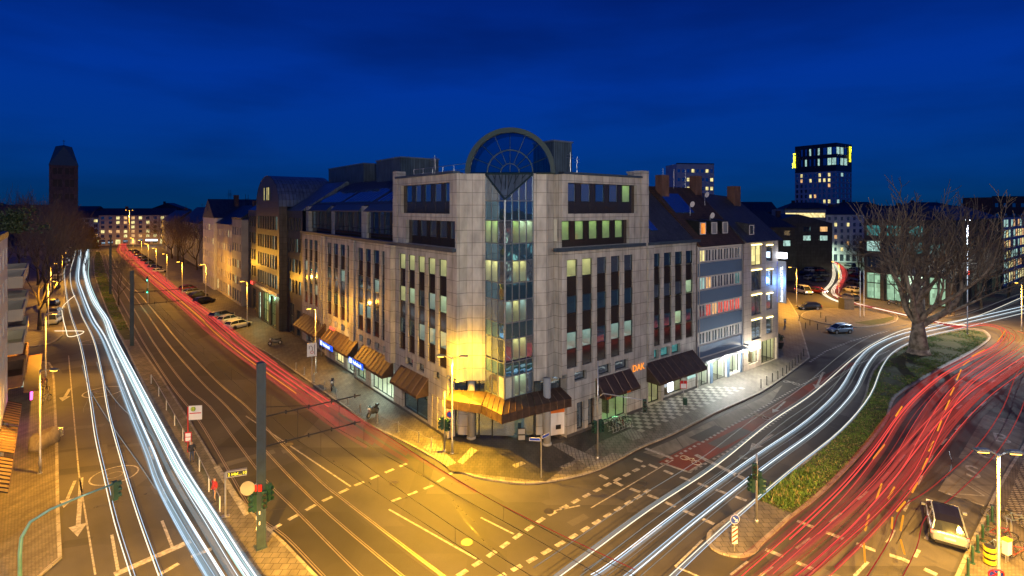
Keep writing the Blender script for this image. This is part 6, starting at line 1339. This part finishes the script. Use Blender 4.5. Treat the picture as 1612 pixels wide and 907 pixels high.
for i in range(17):
    t = i/16; Y0 = 99 + (275-99)*t; p = Vector(G(375,519))+ (Vector(G(205,392))-Vector(G(375,519)))*t
    pts = [(375,517),(361,509),(349,502),None,(322,478),(313,470),(304,464),(296,458),None,(251,430),(244,424),(238,419),(232,414),(226,410),(221,406),(216,402),(211,398)]
    if pts[i] is None: continue
    k += 1
    car((*G(pts[i][0],pts[i][1]),.1), AVa-R(62), PL[(i*3+1) % 8] if i else 'white', 'hatch' if i % 2 else 'wagon', 'parked car on the right of the tram street, %s from the dark office entrance' % ORD[k-1], 'cars parked right of the tram street', 0, False)
for i, (x, y) in enumerate(((84,510),(86,496),(84,482),(86,455),(88,446),(92,436),(97,428),(101,421),(105,414),(109,408),(113,403),(116,398))):
    car((*G(x,y),.1), R(120), PL[(i*5+3) % 8], 'van' if i == 0 else ('wagon' if i % 2 else 'hatch'), 'car parked along the left kerb, %s from the side street' % ORD[i], 'cars parked along the left kerb', 0, False)
sq = [(1258,420),(1264,427),(1270,434),(1276,441),(1262,415),(1270,421),(1277,428),(1284,436),(1289,444),(1268,411),(1276,415),(1284,421),(1291,428),(1296,436)]
for i, (x, y) in enumerate(sq): car((*G(x,y),0), R(20), PL[(i*3+2) % 8], 'hatch' if i % 2 else 'wagon', 'car in the dark square car park, %s counted from its near corner' % ORD[i], 'cars in the car park', 0, False)
car((*G(1288,462),0), R(-60), 'red', 'hatch', 'red car queueing at the car park exit', None, 2)
for i, (x, y) in enumerate(((1338,420),(1343,428),(1346,437),(1344,448),(1340,460),(1336,472))): car((*G(x,y),0), R(100), PL[(i*3) % 8], 'wagon' if i % 2 else 'hatch', 'car parked on the outer side of the bend, %s from the far end' % ORD[i], 'cars parked along the bend', 0, False)
# ------------------------------------------------------------------ bicycles
def bike(paint='black'):
    o = empty('bicycle', (0,0,0), 0, 'x', 'bicycle')
    for x in (-.52,.52):
        g = MB(); g.ring((x,0,.34), (0,1,0), .32, .02, 20, 5); w_ = g.build('wheel', M['rubber'], o)
        g = MB()
        for i in range(8): a = math.pi*i/8; g.tube([(x-.31*math.cos(a),0,.34-.31*math.sin(a)),(x+.31*math.cos(a),0,.34+.31*math.sin(a))], .004, 3)
        g.build('spokes', M['steel'], w_)
        g = MB(); P = [(x+.36*math.cos(t),0,.34+.36*math.sin(t)) for t in [R(20+i*20) for i in range(8)]]; g.tube(P, .022, 4); g.build('mudguard', M['black'], w_)
    g = MB()
    for a, b in (((-.52,0,.34),(-.08,0,.3)),((-.08,0,.3),(-.2,0,.85)),((-.2,0,.8),(.33,0,.82)),((-.08,0,.3),(.36,0,.75)),((-.52,0,.34),(-.18,0,.75)),((.52,0,.34),(.32,0,.95))): g.tube([a,b], .02, 6)
    g.build('frame', PA[paint], o)
    g = MB(); g.tube([(.2,-.28,1.0),(.32,-.1,1.02),(.32,.1,1.02),(.2,.28,1.0)], .014, 5); g.build('handlebar', M['chrome'], o)
    g = MB(); g.obox((-.23,0,.93), (.26,.15,.06)); g.tube([(-.2,0,.8),(-.22,0,.92)], .015, 5); g.build('saddle', M['black'], o)
    return o
bk = [bike('black'), bike('bluesilver'), bike('red')]
bpl = [(1569,818,R(-30),'upright black bicycle behind the lamp post, farthest of the row'),(1598,828,R(-60),'pale bicycle at the picture edge behind the rack'),(1575,850,R(-35),'red framed bicycle in the middle of the row'),(1590,866,R(-25),'black bicycle leaning next to the yellow bin'),(1570,872,R(-40),'pale bicycle beside the yellow banded bin'),(1600,882,R(-25),'dark red bicycle nearest the camera')]
for i, (x, y, a, lb_) in enumerate(bpl):
    if i < 3: bk[i].location = (*G(x,y,.12),.12); bk[i].rotation_euler = (R(4),0,a); bk[i]['label'] = lb_; bk[i]['group'] = 'bicycles by the lamp'
    else: c = ctree(bk[i % 3], (*G(x,y,.12),.12), a, None, lb_, 'bicycles by the lamp')
for i, (x, y, a) in enumerate(((70,620,R(100)),(72,634,R(95)),(68,608,R(105)))): ctree(bk[i], (*G(x,y,.12),.12), a, None, 'bicycle on the left pavement stand, %s from the camera' % ('second','first','third')[i], 'bicycles on the left pavement')
for i in range(4): ctree(bk[i % 3], (*Wd(13.0+i*.7,-1.3-i*.1),.12), ANG+R(70), None, 'bicycle in the rack before the green-lit door, %s from the prow' % ORD[i], 'bicycles at the green door')
o = empty('bicycle_rack', (*Wd(14.2,-1.7),.12), ANG, 'low wire bicycle rack in green light by the doorway', 'bicycle rack'); g = MB()
for i in range(7): g.tube([(-1.5+i*.45,-.25,0),(-1.5+i*.45,-.25,.5),(-1.5+i*.45,.25,.5),(-1.5+i*.45,.25,0)], .02, 4)
g.tube([(-1.6,-.25,.02),(1.4,-.25,.02)], .025, 4); g.tube([(-1.6,.25,.02),(1.4,.25,.02)], .025, 4); g.build('frame', M['steel'], o)
for i, (x, y) in enumerate(((1585,838),(1592,842))):
    o = empty('bicycle_stand', (*G(x,y,.12),.12), R(50), 'inverted U steel stand among the bicycles, %s one' % ('farther' if i == 0 else 'nearer'), 'bicycle stand'); g = MB(); g.tube([(-.4,0,0),(-.4,0,.8),(.4,0,.8),(.4,0,0)], .03, 6); g.build('hoop', M['steel'], o); g = MB(); g.box(-.5,.5,-.06,.06,0,.02); g.build('foot_plate', M['steel'], o)
# ------------------------------------------------------------------ motorcycles
def moto():
    o = empty('motorcycle', (0,0,0), 0, 'x', 'motorcycle')
    for x in (-.7,.72): 
        g = MB(); g.ring((x,0,.31), (0,1,0), .24, .075, 18, 7); w_ = g.build('wheel', M['rubber'], o); g = MB(); g.disc((x,0,.31), (0,1,0), .17, .05, 14); g.build('rim', M['steel'], w_)
    g = MB(); secs = [[(x,-w_,z0),(x,-w_*1.1,(z0+z1)/2),(x,-w_*.6,z1),(x,w_*.6,z1),(x,w_*1.1,(z0+z1)/2),(x,w_,z0)] for x, w_, z0, z1 in ((-.85,.06,.72,.85),(-.55,.14,.5,.84),(-.2,.17,.25,.78),(.15,.18,.28,.98),(.4,.15,.5,.98),(.62,.08,.7,.92))]; loft(g, secs); g.build('body', PA['grey'], o, True, False)
    g = MB(); secs = [[(x,-w_,z),(x,-w_*.8,z+.1),(x,w_*.8,z+.1),(x,w_,z)] for x, w_, z in ((-.8,.1,.84),(-.5,.15,.8),(-.1,.15,.78),(.1,.1,.86))]; loft(g, secs); g.build('seat', M['rubber'], o, False, False)
    g = MB(); g.tube([(.72,.09,.31),(.5,.09,1.0)], .03, 5); g.tube([(.72,-.09,.31),(.5,-.09,1.0)], .03, 5); g.tube([(.35,-.38,1.1),(.5,-.15,1.05),(.5,.15,1.05),(.35,.38,1.1)], .02, 5); g.build('fork', M['chrome'], o)
    g = MB(); g.add([(.64,-.17,.98),(.64,.17,.98),(.5,.13,1.22),(.5,-.13,1.22)], [(0,1,2,3)]); g.build('windscreen', M['archglass'], o)
    g = MB(); g.obox((.68,0,.95), (.12,.2,.16)); g.build('headlight', M['signwhite'], o)
    g = MB(); g.obox((-.74,0,.93), (.26,.3,.18)); g.build('top_box', M['black'], o)
    return o
mo = moto(); mo.location = (*G(523,612,.12),.12); mo.rotation_euler = (0,0,R(-75)); mo['label'] = 'dark motorcycle on the corner pavement, the one farther from the prow'; mo['group'] = 'parked motorcycles'
ctree(mo, (*G(587,655,.12),.12), R(-110), None, 'dark motorcycle parked nearer to the prow, by the chain'); 
ctree(mo, (*G(433,543,.12),.12), R(-150), None, 'small dark motorcycle before the dark office entrance'); ctree(mo, (*G(1236,512,.12),.12), R(-120), None, 'motorcycle beside the hotel back corner'); ctree(mo, (*G(1405,480,.12),.12), R(170), None, 'motorcycle before the lit arcade')
# ------------------------------------------------------------------ people
def person(loc, rz, jacket, trousers, label, stride=.0, hood=False):
    V = {'pel':(0,0,.95,.15),'waist':(0,0,1.1,.145),'chest':(0,0,1.32,.17),'neck':(0,0,1.5,.06),'head':(0.01,0,1.6,.085),'top':(0.01,0,1.70,.085),
     'hl':(0,.1,.9,.1),'kl':(.04+stride,.11,.5,.068),'al':(-.02+stride*.6,.11,.1,.045),'tl':(.14+stride*.6,.12,.05,.04),
     'hr':(0,-.1,.9,.1),'kr':(.03-stride,-.11,.5,.068),'ar':(-.02-stride*1.6,-.11,.1,.045),'tr':(.14-stride*1.6,-.12,.05,.04),
     'sl':(0,.19,1.42,.075),'el':(-.02,.25,1.14,.055),'wl':(.12,.2,.93,.04),'fl':(.16,.19,.86,.035),'sr':(0,-.19,1.42,.075),'er':(-.02,-.25,1.14,.055),'wr':(.12,-.2,.93,.04),'fr':(.16,-.19,.86,.035)}
    E_ = [('pel','waist'),('waist','chest'),('chest','neck'),('neck','head'),('head','top'),('pel','hl'),('hl','kl'),('kl','al'),('al','tl'),('pel','hr'),('hr','kr'),('kr','ar'),('ar','tr'),('chest','sl'),('sl','el'),('el','wl'),('wl','fl'),('chest','sr'),('sr','er'),('er','wr'),('wr','fr')]
    ks = list(V); me = bpy.data.meshes.new('sk'); me.from_pydata([V[k_][:3] for k_ in ks], [(ks.index(a), ks.index(b)) for a, b in E_], [])
    t = bpy.data.objects.new('sk', me); COL.objects.link(t); sk = t.modifiers.new('s', 'SKIN'); 
    if not me.skin_vertices: pass
    for i, k_ in enumerate(ks): me.skin_vertices[0].data[i].radius = (V[k_][3],)*2 if k_ not in ('pel','waist','chest') else (V[k_][3]*1.1, V[k_][3]*.75); me.skin_vertices[0].data[i].use_root = (i == 0)
    ss = t.modifiers.new('b', 'SUBSURF'); ss.levels = 2; ss.render_levels = 2
    dg = bpy.context.evaluated_depsgraph_get(); nm = bpy.data.meshes.new_from_object(t.evaluated_get(dg)); bpy.data.objects.remove(t)
    nm.materials.clear()
    for m_ in (jacket, trousers, 'skin', 'hair', 'black'): nm.materials.append(M[m_])
    for p in nm.polygons:
        c = p.center; p.use_smooth = True
        if c.z > 1.5: p.material_index = 3 if (c.z > 1.68 or c.x < -.01) else 2
        elif c.z < .13: p.material_index = 4
        elif abs(c.y) > .15 and c.z < .93: p.material_index = 2
        elif c.z < .92: p.material_index = 1
        else: p.material_index = 0
    o = bpy.data.objects.new('person', nm); COL.objects.link(o); o.location = loc; o.rotation_euler = (0,0,rz); tag(o, label, 'person'); return o
person((*G(302,728,.12),.12), R(-60), 'jacketblack', 'jeans', 'person in black jacket and blue jeans standing by the tram stop sign')
person((*G(338,790,.12),.12), R(-120), 'jacketred', 'jeans', 'person in a red jacket waiting by the platform fence', .06)
# wrapped stall on the left pavement
o = empty('covered_stall', (*G(72,700,.12),.12), R(95), 'tan tarpaulin-covered stall and stacked chairs on the left pavement', 'stall'); o.scale = (.62,.55,.8)
g = MB(); r9 = random.Random(4); loft(g, [[(x+r9.uniform(-.1,.1), w_*math.cos(math.pi*k_/9)*r9.uniform(.88,1.1), max(0, h_*min(1,1.5*math.sin(math.pi*k_/9))*r9.uniform(.85,1.08))) for k_ in range(10)] for x, w_, h_ in ((-2.4,.6,.5),(-2.1,.95,1.3),(-1.2,1.05,1.7),(-.3,1.0,1.45),(.5,1.1,1.75),(1.4,1.0,1.5),(1.7,.7,.6))]); g.build('tarpaulin', M['tarp'], o, True)
g = MB()
for i in range(5): g.box(1.9,2.9,-.4,.5,.1+i*.2,.22+i*.2)
g.build('crate_stack', M['steel'], o)
# ------------------------------------------------------------------ streams of headlights and tail lights
def offs(P, d):
    out = []
    for i, p in enumerate(P):
        a = Vector(P[max(0,i-1)]); b = Vector(P[min(len(P)-1,i+1)]); t = (b-a).normalized(); out.append((p[0]-t.y*d, p[1]+t.x*d))
    return out
def stream(name, label, strands):
    g = MB(); mats = []; 
    for pts, z, r_, mt in strands:
        if mt not in mats: mats.append(mt)
        g.tube([(x,y,z) for x, y in pts], r_, 5, mats.index(mt))
    o = g.build(name, [M[m_] for m_ in mats], None, True, False); o['label'] = label; o['category'] = 'light trail'; o['kind'] = 'stuff'; return o
def S(px, z=.65, k_=4): return smooth([G(x, y, z) for x, y in px], k_)
rr = random.Random(21)
W1 = S([(132,377),(137,388),(136,402),(132,422),(136,445),(146,473),(165,503),(176,533),(205,592),(238,659),(271,725),(294,765),(327,817),(375,895),(420,960)])
W2 = S([(116,378),(125,392),(124,412),(121,438),(127,461),(142,500),(160,530),(179,576),(205,645),(232,711),(251,762),(288,831),(333,907),(365,960)])
W3 = S([(120,380),(118,400),(111,425),(112,452),(122,478),(129,498),(146,533),(159,586),(169,645),(191,728),(215,808),(250,907),(270,960)])
W4 = S([(112,381),(107,402),(101,425),(103,455),(110,493),(126,543),(140,622),(149,685),(162,745),(180,822),(206,907),(222,960)])
st_ = []
def drift(P, d0, am, rr):
    f, ph, f2 = rr.uniform(.04,.1), rr.uniform(0,6.3), rr.uniform(.1,.22); out = []
    for i, p in enumerate(P):
        a = Vector(P[max(0,i-1)]); b = Vector(P[min(len(P)-1,i+1)]); t = (b-a).normalized(); d = d0+am*math.sin(i*f+ph)+am*.4*math.sin(i*f2+ph*2); out.append((p[0]-t.y*d, p[1]+t.x*d))
    return out
for P, n, wd_ in ((W1,13,.75),(W2,9,.6)):
    for i in range(n):
        d = -wd_/2+wd_*i/(n-1)+.1; st_.append((drift(P,d,.12,rr), .6+rr.uniform(-.05,.3), rr.choice([.014,.02,.03,.04]), rr.choice(['T_white','T_white','T_dim','T_cyan','T_green','T_cyan','T_dim'])))
st_ += [(drift(W1,rr.uniform(-.4,.6),.15,rr),.7,.13,'GL_white') for d_ in range(6)]+[(drift(W2,rr.uniform(-.3,.5),.15,rr),.7,.13,'GL_white') for d_ in range(5)]
st_ += [(W3,.65,.032,'T_pale'),(offs(W3,.12),.7,.018,'T_cyan'),(W4,.65,.03,'T_pale'),(offs(W4,.16),.7,.016,'T_cyan')]
st_ += [(S([(129,575),(140,610),(160,645),(190,690),(215,725),(245,770)]),.65,.03,'T_dim'),(S([(152,570),(165,605),(190,640),(225,670),(245,695)]),.65,.03,'T_dim')]
st_ += [(S([(140,398),(140,415),(139,430),(143,450),(158,485)]),.65,.07,'T_green'),(S([(86,521),(104,521),(122,521),(132,522),(125,527),(108,530),(104,520),(99,500),(98,485),(106,475),(118,465)],.65),.65,.05,'T_pale')]
stream('headlight_trails', 'white and cyan headlight streaks flowing down the left carriageway', st_)
RD = [(181,377),(187,385),(183,394),(190,402),(215,425),(250,455),(282,484),(320,520),(360,552),(430,603),(500,655),(560,694),(640,740),(740,797),(860,865),(960,915)]
RU = [(202,378),(199,387),(206,396),(222,408),(256,434),(290,462),(340,497),(400,545),(455,586),(520,630),(580,668),(660,720),(752,775),(855,828),(1020,905)]
A_ = S(RD, .8); B_ = S(RU, .8); st_ = []
nA = min(len(A_), len(B_)); 
for i in range(30):
    soft = i % 2 == 0; t = (i+.5)/30+rr.uniform(-.02,.02); n = nA; wob = rr.uniform(0,6.28); am = .05
    P = [(A_[k_][0]*(1-t-am*math.sin(k_*.22+wob))+B_[k_][0]*(t+am*math.sin(k_*.22+wob)), A_[k_][1]*(1-t-am*math.sin(k_*.22+wob))+B_[k_][1]*(t+am*math.sin(k_*.22+wob))) for k_ in range(n)]
    cut = int(n*(rr.uniform(.62,.9) if soft else rr.uniform(.4,.7))) if i not in (27,) else n
    st_.append((P[:cut], .8+rr.uniform(0,.2), .15 if soft else rr.choice([.025,.04]), 'GL_red' if soft else rr.choice(['T_red','T_red','T_red2','T_org']) if cut < n else 'T_red2'))
for i in range(11): t = .09*i+.04; st_.append(([(A_[k_][0]*(1-t)+B_[k_][0]*t, A_[k_][1]*(1-t)+B_[k_][1]*t) for k_ in range(int(nA*(.30 if i % 2 else .42)))], .8, .055, 'T_red'))
stream('tail_light_trails', 'red tail-light streaks running down the tram street past the office block', st_)
st_ = []
S1 = S([(1640,460),(1612,467),(1543,496),(1477,510),(1424,519),(1377,540),(1344,563),(1311,592),(1272,625),(1212,665),(1126,734),(1023,802),(920,878),(870,915)])
S2 = S([(1640,480),(1612,487),(1510,511),(1437,528),(1391,548),(1367,573),(1344,617),(1295,669),(1208,733),(1097,820),(994,906),(960,930)])
for i, (P, d, r_, mt) in enumerate(((S1,0,.028,'T_pale'),(S1,.2,.02,'T_dim'),(S1,1.5,.02,'T_dim'),(S2,0,.028,'T_white'),(S2,.13,.02,'T_cyan'),(S2,.3,.02,'T_dim'),(S2,1.25,.024,'T_cyan'),(S2,1.38,.02,'T_white'),(S2,-.45,.02,'T_dim'),(S2,-1.5,.022,'T_pale'),(S2,-1.65,.015,'T_cyan'),(S1,-.8,.02,'T_dim'),(S2,2.0,.015,'T_dim'),(S2,.75,.015,'T_dim'))):
    st_.append((drift(P,-d,.12 if i % 3 else .02,rr), .65+.02*(i % 4), r_, mt))
for P in (S1,S2,offs(S2,-1.25),offs(S2,1.5)): st_.append((drift(P,0,.1,rr),.65,.12,'GL_white'))
stream('headlight_trails', 'white and blue headlight streaks curving around the plane tree island', st_)
st_ = []
R1 = [(1500,517),(1545,512),(1573,517),(1580,530),(1560,547),(1520,567),(1477,592),(1440,622),(1410,655),(1375,705),(1330,760),(1280,810),(1225,860),(1160,915)]
R2 = [(1585,522),(1601,530),(1590,545),(1550,572),(1510,600),(1480,632),(1450,680),(1418,737),(1370,790),(1300,850),(1227,915)]
R3 = [(1640,548),(1612,562),(1570,590),(1530,618),(1490,655),(1450,700),(1400,760),(1340,822),(1280,875),(1230,915)]
for nm, pts, n, sp_, mt in (('a',R1,3,.36,['T_red','T_red2']),('b',R2,3,.42,['T_red','T_red','T_red2']),('c',R3,7,.3,['T_red','T_red2','T_red2'])):
    P = S(pts, .8)
    k2 = len(P)
    for i in range(n+2): a_ = rr.randrange(0, k2//3) if i % 3 == 0 else 0; b_ = k2-rr.randrange(0, k2//3) if i % 3 == 1 else k2; st_.append((drift(P[a_:b_],(i-(n-1)/2)*sp_+rr.uniform(-.15,.15),.18,rr), .75+rr.uniform(0,.3), rr.choice([.014,.02,.03,.045]), rr.choice(mt)))
    for i in range(2*n): a_ = rr.randrange(0, k2//2); b_ = min(k2, a_+rr.randrange(k2//3, k2)); st_.append((drift(P[a_:b_],(i/2-(n-1)/2)*sp_*1.15+rr.uniform(-.15,.15),.2,rr), .8, rr.uniform(.06,.22), 'GL_red'))
P = S([(1640,540),(1605,580),(1580,640),(1540,700),(1470,765),(1420,800),(1400,850),(1360,915)], .8); st_ += [(P,.8,.035,'T_red2'),(offs(P,1.3),.8,.03,'T_red2')]
for q in ([(1583,520),(1570,538)],[(1550,550),(1530,561)],[(1526,568),(1516,575)],[(1513,582),(1506,598)],[(1502,610),(1496,622)],[(1495,630),(1488,645)],[(1482,662),(1476,678)],[(1470,695),(1462,710)],[(1460,722),(1452,740)],[(1444,760),(1436,775)],[(1392,700),(1375,722)],[(1420,640),(1410,655)],[(1388,762),(1380,785)],[(1408,767),(1398,785)],[(1368,810),(1362,835)],[(1360,855),(1362,885)],[(1425,790),(1412,805)],[(1405,815),(1404,832)],[(1422,812),(1418,835)],[(1418,850),(1424,872)]): st_.append((S(q,.8,1),.8,.06,'T_org'))
stream('tail_light_trails', 'dense red tail-light streaks with orange indicator flashes right of the island', st_)
st_ = []
Q1 = [(1245,396),(1279,400),(1296,406),(1307,414),(1313,429),(1309,445),(1297,460),(1308,470),(1330,478)]
Q2 = [(1291,402),(1310,411),(1319,421),(1323,439),(1312,455),(1316,466),(1349,478),(1420,495),(1480,508),(1520,512)]
for pts, mt, n in ((Q1,'T_pale',3),(Q2,'T_pale',3),([(1245,392),(1262,397),(1291,403),(1319,416),(1329,429),(1322,447),(1315,461),(1330,473),(1400,490),(1470,506),(1510,515)],'T_red2',6),([(1250,391),(1285,402),(1315,413),(1327,424),(1327,440),(1316,455)],'T_red',3)):
    P = S(pts, .7)
    for i in range(n): st_.append((offs(P,(i-(n-1)/2)*.3), .7, .07, mt))
stream('headlight_trails', 'white and red streaks winding out of the far side street', st_)
